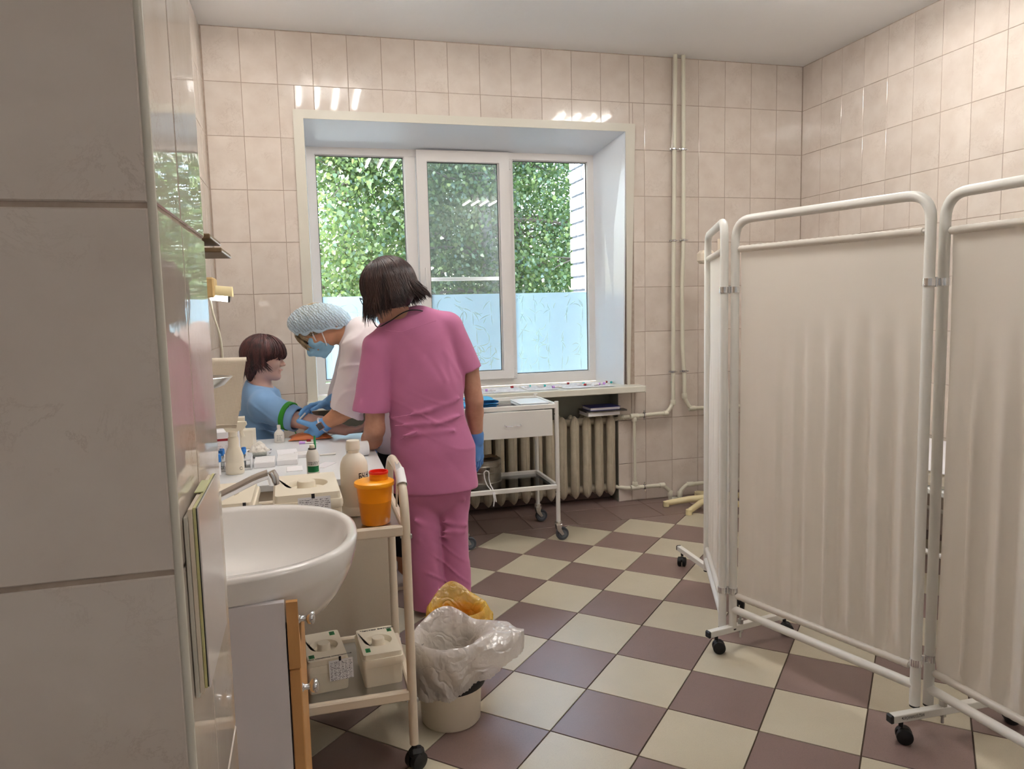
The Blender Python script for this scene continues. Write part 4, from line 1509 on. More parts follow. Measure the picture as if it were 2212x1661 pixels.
def foot(a, b_, bolt, zc=.082, text=None):
    a, b_ = V((*a, zc)), V((*b_, zc))
    d = (b_ - a).normalized()
    R = Matrix.Rotation(math.atan2(d.y, d.x), 3, 'Z')
    L = (b_ - a).length
    f = MB().box((a + b_) / 2, (L, .025, .025), .002, R).build('foot_bar', M['white_paint'], fs)
    for e, s in ((a, -1), (b_, 1)):
        MB().box(e + d * s * .004, (.012, .027, .027), .004, R).build('end_cap', M['black'], f)
    for e in (a + d * .035, b_ - d * .035):
        b = MB().cyl((e.x, e.y, zc - .03), (e.x, e.y, zc - .012), .007, 10)
        ax = V((d.x * .5 - d.y * .8, d.y * .5 + d.x * .8, 0)).normalized()
        cw = V((e.x, e.y, .0245)) + ax.cross(V((0, 0, 1))) * .010
        for s in (-1, 1):
            pr = [(0, 0), (.017, 0), (.0235, .002), (.0243, .006), (.0235, .016), (.017, .0195), (0, .021)]
            b.lathe([(r_, z * s + .0025 * s) for r_, z in pr], cw, 22, axis=ax)
        b.box(cw + V((0, 0, .012)), (.036, .030, .026), .009, Matrix.Rotation(math.atan2(ax.y, ax.x) + math.pi / 2, 3, 'Z'))
        b.build('caster', M['black'], f, 50)
    bo = V((*bolt, zc))
    b = MB().cyl(bo + V((0, 0, -.045)), bo + V((0, 0, .05)), .0045, 8)
    b.cyl(bo + V((0, 0, .0125)), bo + V((0, 0, .03)), .012, 6).cyl(bo + V((0, 0, -.022)), bo + V((0, 0, -.0125)), .010, 6)
    b.build('bolt', M['steel'], f)
    if text:
        b = MB()
        n = V((d.y, -d.x, 0))
        o = a + d * .026 + n * .0130 + V((0, 0, .0065))
        # the maker's mark is stuck on upside down
        vs, fc, w = text_mesh(text, .018)
        b.add([o + d * (w - x) * (.082 / w) + V((0, 0, -y * .95)) + n * .0002 for x, y in vs], fc)
        b.build('printed_mark', M['ink_black'], f, 0)
    return f


foot((-1.610, -1.235), (-1.64, -1.88), (-1.628, -1.60))
foot((-1.990, -2.192), (-1.575, -2.122), (-1.838, -2.168))
foot((-1.770, -2.884), (-1.30, -2.900), (-1.583, -2.890), text='медпроммебель')

# ------------------------------------------------------------------ examination couch behind the screen
co = thing('examination_couch', 'cream examination couch with white sheet seen in the gap of the screen', 'couch', (-.42, -1.4, 0))
for x in (-.70, -.12):
    for y in (-2.25, -.55):
        MB().tube([(x, y, 0), (x, y, .46)], .016, 10).build('leg', M['white_paint'], co)
b = MB().box((-.41, -1.4, .47), (.62, 1.78, .03), .006)
b.tube([(-.70, -2.25, .18), (-.70, -.55, .18)], .012, 8).tube([(-.12, -2.25, .18), (-.12, -.55, .18)], .012, 8)
b.build('bed_frame', M['white_paint'], co)
MB().box((-.41, -1.62, .525), (.60, 1.30, .075), .02).build('mattress', M['plastic_cream'], co)
MB().box((-.41, -.74, .62), (.60, .50, .07), .02, Matrix.Rotation(.45, 3, 'X')).build('backrest', M['plastic_cream'], co)
tag(MB().box((-.41, -1.75, .566), (.62, .9, .006), .002).build('bed_sheet', M['paper'], None), 'white sheet spread over the cream couch', 'sheet')

# ------------------------------------------------------------------ white trolley in front of the radiator
t2 = thing('instrument_trolley', 'white trolley with a drawer and glass shelves in front of the radiator', 'trolley', (-2.33, -.45, 0))
X0, X1, Y0, Y1 = -2.625, -2.075, -.655, -.255
first = None
for x in (X0, X1):
    for y in (Y0, Y1):
        if first is None:
            first = MB().tube([(x, y, .115), (x, y, .812)], .0125, 12).build('leg', M['white_paint'], t2, 50)
            ofs = V((x, y, 0))
            b = MB().cyl((x, y, .094), (x, y, .116), .019, 14).cyl((x, y, .104), (x, y, .108), .022, 14)
            col = b.build('caster_socket', M['chrome'], first)
            b = MB()
            for s in (-1, 1):
                b.prism([(-.018, .095), (.018, .095), (.012, .07), (.030, .036), (.016, .030), (-.012, .062)], (x, y + .016 * s - .0012, 0), (1, 0, 0), (0, 0, 1), -.0024)
            b.box((x, y, .095), (.036, .034, .004), .001)
            b.build('caster_fork', M['steel'], first)
            wc = (x + .022, y, .0375)
            MB().lathe([(.024, -.012), (.034, -.0125), (.0375, -.008), (.0375, .008), (.034, .0125), (.024, .012)], wc, 26, axis=V((0, 1, 0))).build('tyre', M['rubber'], first)
            MB().lathe([(0, -.011), (.008, -.013), (.02, -.009), (.026, -.011), (.026, .011), (.02, .009), (.008, .013), (0, .011)], wc, 26, axis=V((0, 1, 0))).build('wheel', M['wheel_grey'], first)
        else:
            c = first.copy(); COL.objects.link(c); c.parent = t2; c.location = V((x, y, 0)) - ofs
            for ch in first.children:
                c2 = ch.copy(); COL.objects.link(c2); c2.parent = c
for z in (.787, .318):
    b = MB()
    for p, q in (((X0, Y0), (X1, Y0)), ((X0, Y1), (X1, Y1)), ((X0, Y0), (X0, Y1)), ((X1, Y0), (X1, Y1))):
        c = V(((p[0] + q[0]) / 2, (p[1] + q[1]) / 2, z))
        b.box(c, (abs(p[0] - q[0]) + (.0 if p[0] != q[0] else .018), abs(p[1] - q[1]) + (.0 if p[1] != q[1] else .018), .026), .003)
    fr = b.build('shelf_frame', M['white_paint'], t2)
    MB().box(((X0 + X1) / 2, (Y0 + Y1) / 2, z - .009), (X1 - X0 - .02, Y1 - Y0 - .02, .005)).build('glass_shelf', M['liquid_glass'], fr)
b = MB().box(((X0 + X1) / 2, Y0 - .006, .694), (X1 - X0 - .058, .014, .150), .002)
dr = b.build('drawer', M['white_paint'], t2)
b = MB().box(((X0 + X1) / 2, (Y0 + Y1) / 2, .69), (X1 - X0 - .07, Y1 - Y0 - .02, .13), .002)
b.build('drawer_box', M['white_paint'], dr)
xm = (X0 + X1) / 2 + .01
MB().tube(bend([(xm - .045, Y0 - .012, .694), (xm - .045, Y0 - .034, .690), (xm + .045, Y0 - .034, .690), (xm + .045, Y0 - .012, .694)], .015), .004, 8).build('handle', M['chrome'], dr)
b = MB()
for x in (X0, X1):
    for z in (.74, .285):
        b.cyl((x - .014, Y0, z), (x + .014, Y0, z), .004, 8)
b.build('screw', M['dark_metal'], t2)

# steriliser drum and cord on the lower shelf
dm = thing('steriliser_drum', 'round worn steel sterilising drum tied with a white cord on the lower trolley shelf', 'drum', (-2.475, -.47, .317))
cx, cy, cz = -2.475, -.475, .3125
prof = [(0, 0), (.105, 0), (.108, .006), (.108, .03), (.111, .033), (.111, .038), (.108, .041), (.108, .09), (.111, .093), (.111, .097), (.108, .10), (.108, .125), (.110, .128), (.110, .134), (.106, .14)]
MB().lathe(prof, (cx, cy, cz), 40).build('drum_body', M['old_steel'], dm, 30)
MB().lathe([(.106, .139), (.110, .141), (.110, .158), (.104, .165), (.03, .168), (0, .168)], (cx, cy, cz), 40).build('drum_lid', M['old_steel'], dm, 30)
b = MB()
rg = np.random.default_rng(4)
for q in range(2):
    pts = [(rg.uniform(-.085, .085), rg.uniform(-.07, .07)) for _ in range(9)]
    pts = sorted(pts, key=lambda p: math.atan2(p[1], p[0]))
    b.add([(cx, cy, cz + .186 + .004 * q)] + [(cx + p[0], cy + p[1], cz + .170 + rg.uniform(0, .012)) for p in pts], [(0, i + 1, (i + 1) % 9 + 1) for i in range(9)])
b.build('paper_wrap', M['wood_dark'], dm, 0)
MB().box((cx + .005, cy - .112, cz + .125), (.022, .01, .012), .002).build('latch', M['dark_metal'], dm)
b = MB()
z0 = cz + .118
b.tube(bend([(cx - .008, cy - .118, z0), (cx - .020, cy - .115, z0 - .01), (cx - .016, cy - .114, z0 - .05), (cx - .004, cy - .118, z0 - .085), (cx + .012, cy - .190, z0 - .112), (cx + .018, cy - .196, z0 - .15), (cx + .012, cy - .195, z0 - .19)], .012), .0032, 6)
b.tube(bend([(cx - .008, cy - .118, z0), (cx + .010, cy - .116, z0 - .008), (cx + .008, cy - .115, z0 - .045), (cx + .016, cy - .118, z0 - .085), (cx + .020, cy - .192, z0 - .112), (cx + .028, cy - .195, z0 - .165)], .012), .0032, 6)
b.build('cord', M['paper'], dm)

# things on the trolley's top shelf
fl = thing('folded_sheets', 'bright blue folded non-woven sheets on the white trolley', 'sheet', (-2.52, -.47, .7805))
for k, (w, z, hh) in enumerate(((.20, .7825, .012), (.19, .7945, .010), (.165, .8060, .024))):
    MB().grid(lambda u, v, w=w, z=z, hh=hh, k=k: V((-2.50 + w * .5 * math.cos(2 * math.pi * u) * (1 + .06 * math.sin(7 * v + k)) + .05 * abs(math.cos(2 * math.pi * u)) * (1 if math.cos(2 * math.pi * u) > 0 else -1) * 0 + .012 * k,
                                                 -.56 + .20 * v, z + hh * .5 + hh * .5 * math.copysign(abs(math.sin(2 * math.pi * u)) ** .6, math.sin(2 * math.pi * u)))), 28, 6, True).build('sheet', M['blue_sheet'], fl, 50)
wb = thing('instrument_case', 'flat white plastic case at the right end of the white trolley', 'case', (-2.20, -.48, .7805))
MB().box((-2.19, -.50, .7885), (.17, .22, .015), .004).build('base', M['white_lam'], wb)
MB().box((-2.19, -.50, .8005), (.172, .222, .008), .003).build('lid', M['white_lam'], wb)

# folders lying on the radiator
def folder(nm, label, c, s, rot, cov, n=2):
    t = thing(nm, label, 'folder', (c[0], c[1], c[2] - s[2] / 2))
    R = Matrix.Rotation(rot, 3, 'Z')
    MB().box(c, (s[0] - .01, s[1] - .01, s[2] - .006), .001, R).build('sheets', M['paper'], t)
    for sg in (-1, 1):
        MB().box((c[0], c[1], c[2] + sg * (s[2] / 2 - .0015)), (s[0], s[1], .003), .001, R).build('cover', cov, t)


folder('file_folder', 'grey backed paper folder lowest on the radiator', (-1.54, .02, .627), (.24, .16, .028), .05, M['trim'])
folder('file_folder', 'thin dark folder between the grey folder and the blue folder', (-1.52, .015, .6455), (.29, .17, .009), -.04, M['dark_metal'])
folder('file_folder', 'dark blue folder on top of the pile on the radiator', (-1.53, .015, .6615), (.22, .15, .023), .02, M['folder'])

# forms and sample tubes drying on the window sill
rg = np.random.default_rng(21)
SZ = .8082
px = [-2.62, -2.40, -2.18, -1.95, -1.72, -1.53]
for i, x in enumerate(px):
    t = thing('request_form', ['lab form on the sill farthest left behind the pink nurse', 'lab form on the sill behind the blue sheets', 'lab form on the sill right of the blue sheets', 'lab form on the sill under the right window pane middle', 'lab form on the sill below the right pane end', 'lab form at the right end of the sill'][i], 'paper', (x, .07, SZ), 'lab forms on the window sill')
    w = .105 if i < 5 else .07
    a = rg.uniform(-.1, .1)
    R = Matrix.Rotation(a, 3, 'Z')
    MB().box((x, .08, SZ + .0010 + .0006 * i), (w * 2, .30, .0008), 0, R).build('sheet', M['paper'], t)
    b = MB()
    for k in range(6):
        yy = -.12 + .045 * k
        xx = -w * .85
        while xx < w * .8:
            l_ = rg.uniform(.01, .06)
            q = V((x, .08, SZ + .0016 + .0006 * i)) + R @ V((xx + l_ / 2, yy, 0))
            b.box(q, (l_, .004, .0002), 0, R)
            xx += l_ + rg.uniform(.006, .03)
    b.build('printed_lines', M['ink_soft'], t, 0)
caps = ['dark_red', 'lilac', 'teal']
spots = [(-2.475, .0), (-2.36, .10), (-2.30, .0), (-2.10, .12), (-2.02, .10), (-1.93, .08), (-1.85, -.01), (-1.74, .16), (-1.66, .04), (-1.60, .09), (-1.52, .05), (-1.475, .10), (-1.41, .10), (-2.55, .08), (-1.565, .0)]
cname = {'dark_red': 'dark red', 'lilac': 'lilac', 'teal': 'teal'}
ORD = ['leftmost', 'second', 'third', 'fourth', 'fifth', 'sixth', 'seventh', 'eighth', 'ninth', 'tenth', 'eleventh', 'twelfth']
seen = {}
for i, (x, y) in enumerate(sorted(spots)):
    c = caps[(i * 5 + i // 3) % 3]
    k = seen[c] = seen.get(c, -1) + 1
    lab = f'leftmost {cname[c]} capped sample tube on the window sill' if k == 0 else f'{ORD[k]} {cname[c]} capped sample tube from the left on the window sill'
    t = thing('sample_tube', lab, 'tube', (x, y, SZ), 'sample tubes on the window sill')
    a = rg.uniform(-1.1, 1.1) + math.pi * rg.integers(0, 2)
    d = V((math.cos(a), math.sin(a) * .7, 0)).normalized()
    p = V((x, y, SZ + .0125))
    MB().tube([p - d * .034, p - d * .031, p + d * .018], [.003, .0065, .0065], 10).build('vial', M['paper'], t)
    MB().cyl(p + d * .018, p + d * .034, .0078, 10).build('cap', M[c], t)
    if i % 2:
        MB().tube([p - d * .012, p + d * .004], .0068, 10).build('sticker', M['cabinet'], t)
# ------------------------------------------------------------------ desk
DX0, DX1, DY0, DY1, DZ = -3.905, -3.165, -1.93, -.925, .75
dk = thing('desk', 'white topped desk with beige side panels where the blood is taken', 'desk', (-3.53, -1.43, 0))
MB().box(((DX0 + DX1) / 2, (DY0 + DY1) / 2, DZ - .0125), (DX1 - DX0, DY1 - DY0, .025), .002).build('desk_top', M['white_lam'], dk)
MB().box(((DX0 + DX1) / 2, DY0 + .02, .365), (DX1 - DX0 - .02, .018, .72), .001).build('side_panel', M['beige_lam'], dk)
MB().box(((DX0 + DX1) / 2 - .15, DY1 - .02, .365), (DX1 - DX0 - .34, .018, .72), .001).build('side_panel', M['beige_lam'], dk)
MB().box((DX1 - .02, DY0 + .30, .365), (.018, .55, .72), .001).build('back_panel', M['beige_lam'], dk)


def sticker_text(mb, s, size, o, u, v, lift=.0003, bold=0.0):
    u, v = V(u).normalized(), V(v).normalized()
    w = u.cross(v) * lift
    return add_text(mb, s, size, lambda x, y: V(o) + u * x + v * y + w, bold)


def scribble(mb, o, u, v, w, h, rows, seed, cols=5, th=.0016):
    """rows of short pen strokes on a sheet (a hand-written log)"""
    rg = np.random.default_rng(seed)
    u, v = V(u).normalized(), V(v).normalized()
    n = u.cross(v).normalized()
    R = Matrix((u, v, n)).transposed()
    for r in range(rows):
        y = h * (1 - (r + .7) / rows)
        for c in range(cols):
            x = w * (c + .08) / cols
            xe = w * (c + rg.uniform(.5, .95)) / cols
            while x < xe:
                l_ = rg.uniform(.001, .0042)
                mb.box(V(o) + u * (x + l_ / 2) + v * (y + rg.uniform(-.0008, .0008)) + n * .0010, (l_, th * rg.uniform(.5, 1.2), .0002), 0, R)
                x += l_ + rg.uniform(.0005, .0018)


# ------------------------------------------------------------------ cream trolley by the sink
tr = thing('instrument_trolley', 'cream trolley with two steel shelves and a curved handle between sink and bins', 'trolley', (-3.5, -2.33, 0))
TX0, TX1, TY0, TY1 = -3.865, -3.183, -2.565, -2.145
TZ = .728
for (x, nm) in ((TX1, 'r'), (TX0, 'l')):
    # each end is one bent tube: up the front leg, over as a handle, down the rear leg
    pts = [(x, TY0, .078), (x, TY0, .75), (x, TY0 + .02, .825), (x, TY0 + .10, .880), (x, TY1 - .10, .880), (x, TY1 - .02, .825), (x, TY1, .75), (x, TY1, .078)]
    e = MB().tube(bend(pts, .09, 6), .0135, 14).build('end_frame', M['cream_paint'], tr, 60)
    for y in (TY0, TY1):
        b = MB().cyl((x, y, .058), (x, y, .084), .008, 10).box((x + .006, y, .05), (.045, .038, .03), .010)
        b.build('caster_fork', M['black'], e)
        wc = V((x + .004, y, .028))
        ax = V((.55, -.84, 0)).normalized()
        b = MB()
        for s in (-1, 1):
            pr = [(0, 0), (.018, 0), (.0265, .002), (.0278, .007), (.0262, .018), (.018, .0225), (0, .024)]
            b.lathe([(r_, s * (z + .003)) for r_, z in pr], wc, 26, axis=ax)
        b.build('wheel', M['black'], e, 50)
for z in (TZ, .232):
    b = MB()
    for y in (TY0, TY1):
        b.box(((TX0 + TX1) / 2, y, z), (TX1 - TX0 - .014, .022, .030), .004)
    for x in (TX0, TX1):
        b.box((x, (TY0 + TY1) / 2, z), (.018, TY1 - TY0 - .014, .024), .004)
    fr = b.build('shelf_frame', M['cream_paint'], tr)
    MB().box(((TX0 + TX1) / 2, (TY0 + TY1) / 2, z - .004), (TX1 - TX0 - .02, TY1 - TY0 - .02, .004), .001).build('shelf_plate', M['steel'], fr)
    b = MB()
    for x in (TX0, TX1):
        for y in (TY0, TY1):
            b.lathe([(0, .0175), (.006, .017), (.008, .0135)], (x, y, z - .02), 12, axis=V((1, 0, 0)))
            b.cyl((x - .016, y, z - .02), (x + .016, y, z - .02), .004, 8)
    b.build('bolt', M['steel'], fr)
TT = TZ - .002            # top of the steel plates
TL = .232 - .002
tape = MB().tube([(TX1, TY0 + .045, .848), (TX1, TY0 + .068, .864), (TX1, TY0 + .105, .881)], [.0155, .0152, .0150], 12, caps=False)
tape.prism([(0, 0), (.016, 0), (.012, .03), (.005, .022), (-.002, .034)], (TX1 - .012, TY0 + .085, .879), (1, .3, 0), (0, .2, 1), .0006)
tp = tape.build('paper_tape', M['paper'], tr)
b = MB().tube([(TX1 - .006, TY0 + .14, .868), (TX1 - .004, TY0 + .15, .82), (TX1 - .008, TY0 + .145, .76)], [.003, .011, .010], 6, flat=.3)
b.build('cloth_tie', M['trim'], tr)


def lidded_box(name, label, c, s, z0, rot, knob=.022, well=.055, group=None, texts=(), stickers=(), note=None):
    """cream plastic disinfection box: tapered tub, rimmed lid with a round well and a knob"""
    x, y = c
    t = thing(name, label, 'box', (x, y, z0), group)
    R = Matrix.Rotation(rot, 3, 'Z')
    w, d, h = s
    Q = lambda a, b_, z: V((x, y, z0 + z)) + R @ V((a, b_, 0))
    def rr(w_, d_, r_, n=4):
        p = []
        for cx_, cy_, a0 in ((w_ / 2 - r_, d_ / 2 - r_, 0), (-w_ / 2 + r_, d_ / 2 - r_, 90), (-w_ / 2 + r_, -d_ / 2 + r_, 180), (w_ / 2 - r_, -d_ / 2 + r_, 270)):
            for k in range(n + 1):
                a = math.radians(a0 + 90 * k / n)
                p.append((cx_ + r_ * math.cos(a), cy_ + r_ * math.sin(a)))
        return p
    def loft(lv):
        b = MB(); n = None; vs = []
        for w_, d_, r_, z in lv:
            p = rr(w_, d_, r_); n = len(p)
            vs += [Q(a, e, z) for a, e in p]
        k = len(lv)
        fs_ = [(i * n + j, i * n + (j + 1) % n, (i + 1) * n + (j + 1) % n, (i + 1) * n + j) for i in range(k - 1) for j in range(n)]
        fs_.append(tuple(range(n - 1, -1, -1)))
        return b, vs, fs_, n, k
    hl = h * .80
    b, vs, f_, n, k = loft([(w * .90, d * .90, .010, 0), (w * .91, d * .91, .010, .004), (w * .955, d * .955, .010, hl - .02), (w * .985, d * .985, .011, hl - .018), (w * .99, d * .99, .011, hl), (w * .93, d * .93, .010, hl)])
    b.add(vs, f_).build('tub', M['plastic_cream'], t, 35)
    # lid: skirt, rim, raised panel with a circular well
    zt = h
    lv = [(w, d, .012, hl - .012), (w, d, .012, hl), (w * .985, d * .985, .011, hl + .006), (w * .94, d * .945, .010, hl + .006), (w * .92, d * .93, .009, zt)]
    b, vs, f_, n, k = loft(lv)
    f_ = f_[:-1]
    base = len(vs)
    top = rr(w * .92, d * .93, .009)
    m_ = 36
    cir = []
    for z, r_ in ((zt, well), (zt - .002, well - .002), (zt - .016, well - .006)):
        cir.append(len(vs))
        vs += [Q(r_ * math.cos(2 * math.pi * j / m_), r_ * math.sin(2 * math.pi * j / m_), z) for j in range(m_)]
    cen = len(vs); vs.append(Q(0, 0, zt - .016))
    tb = (k - 1) * n
    ang = lambda p: math.atan2(p[1], p[0]) % (2 * math.pi)
    # stitch outline to circle by angle
    ol = sorted(range(n), key=lambda j: ang(top[j]))
    A_ = [ang(top[q]) for q in ol] + [ang(top[ol[0]]) + 2 * math.pi]
    i = j = 0
    while i < n or j < m_:
        ta = A_[i + 1] if i < n else 1e9
        tbb = 2 * math.pi * (j + 1) / m_ if j < m_ else 1e9
        if ta <= tbb:
            f_.append((tb + ol[i % n], tb + ol[(i + 1) % n], cir[0] + j % m_)); i += 1
        else:
            f_.append((tb + ol[i % n], cir[0] + (j + 1) % m_, cir[0] + j % m_)); j += 1
    for a in range(2):
        f_ += [(cir[a] + q, cir[a] + (q + 1) % m_, cir[a + 1] + (q + 1) % m_, cir[a + 1] + q) for q in range(m_)]
    f_ += [(cir[2] + q, cir[2] + (q + 1) % m_, cen) for q in range(m_)]
    iv = len(vs)
    vs += [Q(a_ * w * .44, e_ * d * .44, zt - .0165) for a_, e_ in ((-1, -1), (1, -1), (1, 1), (-1, 1))]
    f_.append((iv, iv + 1, iv + 2, iv + 3))
    lid = b.add(vs, f_).build('lid', M['plastic_cream'], t, 35)
    kz = zt - .016
    MB().lathe([(knob * 1.12, kz), (knob, kz + .005), (knob * .97, kz + .022), (knob * .88, kz + .025), (0, kz + .025)], Q(0, 0, -z0 * 0) - V((0, 0, 0)) if False else (x, y, z0), 26).build('knob', M['plastic_cream'], lid, 50)
    u, v = R @ V((1, 0, 0)), R @ V((0, 1, 0))
    if texts:
        b = MB()
        for s_, size, px_, py_ in texts:
            sticker_text(b, s_, size, Q(px_, py_, zt), u, v, .0004, size * .035)
        b.build('marker_text', M['ink_black'], lid, 0)
    for px_, py_, sw, sh in stickers:
        st_ = MB().box(Q(px_, py_, zt + .0003), (sw, sh, .0006), 0, R).build('green_sticker', M['green'], lid, 0)
        b = MB()
        scribble(b, Q(px_ - sw * .35, py_ - sh * .4, zt + .0006), u, v, sw * .7, sh * .8, 4, int(abs(px_ * 1e4)), 1, .0022)
        b.build('sticker_marks', M['ink_black'], st_, 0)
    if note:
        nx, nw, nh, seed = note
        o = Q(nx, -d / 2 - .001, hl + .018)
        tilt = V((0, 0, -1)) + (R @ V((0, -1, 0))) * .12
        pn = MB()
        pn.prism([(0, 0), (nw, 0), (nw, nh), (0, nh)], o - tilt.normalized() * -nh + u * 0, u, -tilt, .0006)
        ob = pn.build('log_sheet', M['paper'], t, 0)
        b = MB()
        scribble(b, o + tilt.normalized() * nh + u * .003, u, -tilt, nw - .006, nh - .004, 13, seed, 6)
        b.build('handwriting', M['ink'], ob, 0)
        MB().prism([(nw * .42, nh - .004), (nw * .52, nh - .004), (nw * .52, nh + .009), (nw * .42, nh + .009)], o + tilt.normalized() * nh, u, -tilt, .0012).build('tape_tab', M['ink_black'], ob, 0)
    return t


lidded_box('disinfection_box', 'large cream lidded box with a log sheet on the trolley top behind the sink', (-3.452, -2.418), (.19, .285, .128), TT, .03, .027, .062, 'cream lidded boxes', note=(-.028, .088, .075, 5))
lidded_box('disinfection_box', 'large cream lidded box with a log sheet left of the tap', (-3.70, -2.418), (.22, .285, .118), TT, .0, .027, .062, 'cream lidded boxes', note=(.045, .085, .075, 8))
lidded_box('disinfection_box', 'smaller cream lidded box with a hanging log sheet left on the lower trolley shelf', (-3.427, -2.375), (.125, .215, .102), TL, .11, .020, .043, 'cream lidded boxes', texts=(('Для обработки поверхностей', .0088, -.056, -.088),), stickers=((.036, .078, .016, .026), (-.044, -.066, .016, .022)), note=(.0, .070, .060, 11))
lidded_box('disinfection_box', 'smaller cream lidded box marked for clean rags right on the lower trolley shelf', (-3.262, -2.39), (.125, .205, .102), TL, .06, .020, .043, 'cream lidded boxes', texts=(('Чистая ветошь', .0150, -.046, .076),), stickers=((.044, .062, .014, .022), (-.040, -.062, .014, .026)))
t = thing('yellow_basin', 'amber plastic basin half hidden at the left end of the lower trolley shelf', 'basin', (-3.60, -2.36, TL))
MB().lathe([(0, 0), (.065, 0), (.085, .06), (.092, .09), (.096, .092), (.098, .09), (.089, .06), (.07, -.0)], (-3.575, -2.41, TL + .001), 30).build('bowl', M['orange_dark'], t)

# big white canister
cn = thing('canister', 'tall white plastic canister with handwriting on the trolley top', 'bottle', (-3.308, -2.335, TT))
cx, cy = -3.308, -2.335
pr = [(0, 0), (.036, 0), (.041, .004), (.0425, .012), (.0425, .028), (.0415, .031), (.0425, .034), (.0425, .148), (.040, .165), (.032, .181), (.022, .190), (.0175, .194), (.0175, .204)]
MB().lathe(pr, (cx, cy, TT), 36).build('bottle_body', M['canister'], cn, 40)
MB().lathe([(.0175, .200), (.0195, .200), (.0195, .204), (.0215, .206), (.0205, .230), (.019, .233), (0, .233)], (cx, cy, TT), 30).build('cap', M['canister'], cn, 40)
b = MB()
a0 = math.radians(-76)
vs, fc, w = text_mesh('БЧ.НК', .021, .0006)
b.add([V((cx + .0428 * math.cos(a0 + x * .82 / .0428), cy + .0428 * math.sin(a0 + x * .82 / .0428), TT + .118 + y * 1.15)) for x, y in vs], fc)
b.build('marker_text', M['ink_black'], cn, 0)

# sharps container
sh = thing('sharps_container', 'orange sharps bucket with a red opening at the trolley front corner', 'container', (-3.258, -2.452, TT))
cx, cy = -3.258, -2.462
MB().lathe([(0, 0), (.038, 0), (.042, .004), (.0485, .070)], (cx, cy, TT + .001), 36).build('lower_body', M['orange_dark'], sh, 40)
MB().lathe([(.0485, .070), (.0535, .124)], (cx, cy, TT + .001), 36).build('upper_body', M['orange'], sh, 40)
MB().lathe([(.0535, .116), (.0585, .116), (.0595, .121), (.0585, .127), (.053, .130), (.03, .1315), (0, .1315)], (cx, cy, TT + .001), 36).build('lid', M['yellow_rim'], sh, 40)
MB().lathe([(.0275, .130), (.0275, .143), (.0265, .1435), (.0275, .145), (.0275, .152)], (cx + .014, cy + .004, TT + .001), 30).build('collar', M['orange_dark'], sh, 40)
MB().lathe([(.0285, .149), (.0292, .152), (.0285, .156), (.0255, .156), (.0245, .147), (0, .146)], (cx + .014, cy + .004, TT + .001), 30).build('red_insert', M['red'], sh, 40)
b = MB(); sticker_text(b, 'Н 1', .011, (cx - .030, cy - .034, TT + .1325), (1, .1, 0), (0, 1, 0), .0004); b.build('embossed_text', M['orange_dark'], sh, 0)

# ------------------------------------------------------------------ wash basin, vanity, tap
RZ = .852
vn = thing('vanity_cabinet', 'white washstand cabinet with beech edged doors under the basin', 'cabinet', (-3.7, -2.92, 0))
VX = -3.487
MB().box(((XL + VX) / 2 - .005, -3.176, .397), (VX - XL - .014, .016, .794), .001).build('side_panel', M['cabinet'], vn)
MB().box(((XL + VX) / 2 - .005, -2.664, .397), (VX - XL - .014, .016, .794), .001).build('side_panel', M['cabinet'], vn)
MB().box((XL + .03, -2.92, .405), (.012, .5, .78), .001).build('back_panel', M['cabinet'], vn)
MB().box(((XL + VX) / 2 - .02, -2.92, .09), (VX - XL - .05, .49, .016), .001).build('shelf', M['cabinet'], vn)
for y0, y1 in ((-3.184, -2.922), (-2.918, -2.656)):
    for z0, z1 in ((.655, .792), (.10, .651)):
        b = MB()
        if z0 < .6:
            b.box((VX + .002, (y0 + y1) / 2, (z0 + z1) / 2), (.022, y1 - y0, z1 - z0), .002)
        else:      # the drawer front is cut out for the bowl
            s = 1 if y0 < -3 else -1
            e = y0 if s > 0 else y1
            b.prism([(0, z0), (s * (y1 - y0), z0), (s * (y1 - y0), z0 + .012), (s * .10, z0 + .012), (s * .035, z0 + .06), (s * .014, z1), (0, z1)][::s], (VX - .009, e, 0), (0, 1, 0), (0, 0, 1), .022)
        d = b.build('door' if z1 < .7 else 'drawer_front', M['beech'], vn)
        if y0 < -3:
            for zz in ((.745,) if z0 > .6 else (.600,)):
                b = MB().lathe([(.010, 0), (.006, .004), (.006, .014), (.0125, .018), (.0145, .026), (.011, .031), (0, .033)], (VX + .013, -3.155, zz), 20, axis=V((1, 0, 0)))
                b.build('knob', M['chrome'], d, 50)
for y in (-3.16, -2.68):
    MB().box((VX - .02, y, .045), (.03, .03, .09), .003).build('foot', M['black'], vn)

sk = thing('wash_basin', 'white ceramic semi-recessed wash basin with a rounded front', 'sink', (-3.65, -2.90, .7))
BC = V((-3.66, -2.902, 0))      # centre line of the bowl


def outline(a, grow=0.0):
    """plan of the basin: straight sides against the wall, round front"""
    c, s = math.cos(a), math.sin(a)
    hx = (.322 if c > 0 else .262) + grow
    hy = .292 + grow
    n = 2.35 if c > 0 else 9.0
    r_ = (abs(c / hx) ** n + abs(s / hy) ** n) ** (-1 / n)
    return r_ * c, r_ * s


def inner(a, k=1.0):
    c, s = math.cos(a), math.sin(a)
    hx = (.297 if c > 0 else .20) * k
    hy = .258 * k
    n = 2.4 if c > 0 else 2.8
    r_ = (abs(c / hx) ** n + abs(s / hy) ** n) ** (-1 / n)
    return r_ * c + .006, r_ * s


rings = []
NA = 72
A = [2 * math.pi * j / NA for j in range(NA)]
# underside: in front of the doors the bowl tapers to a keel, over the cabinet the slab is flat
XF = VX + .016


def hull(a, k, ky, kk):
    ox, oy = outline(a)
    x = BC.x + ox
    if x > XF:
        return XF + (x - XF) * k, BC.y + oy * ky
    ix, iy = inner(a, 1.07 * kk)
    return min(BC.x + ix, XF), BC.y + iy


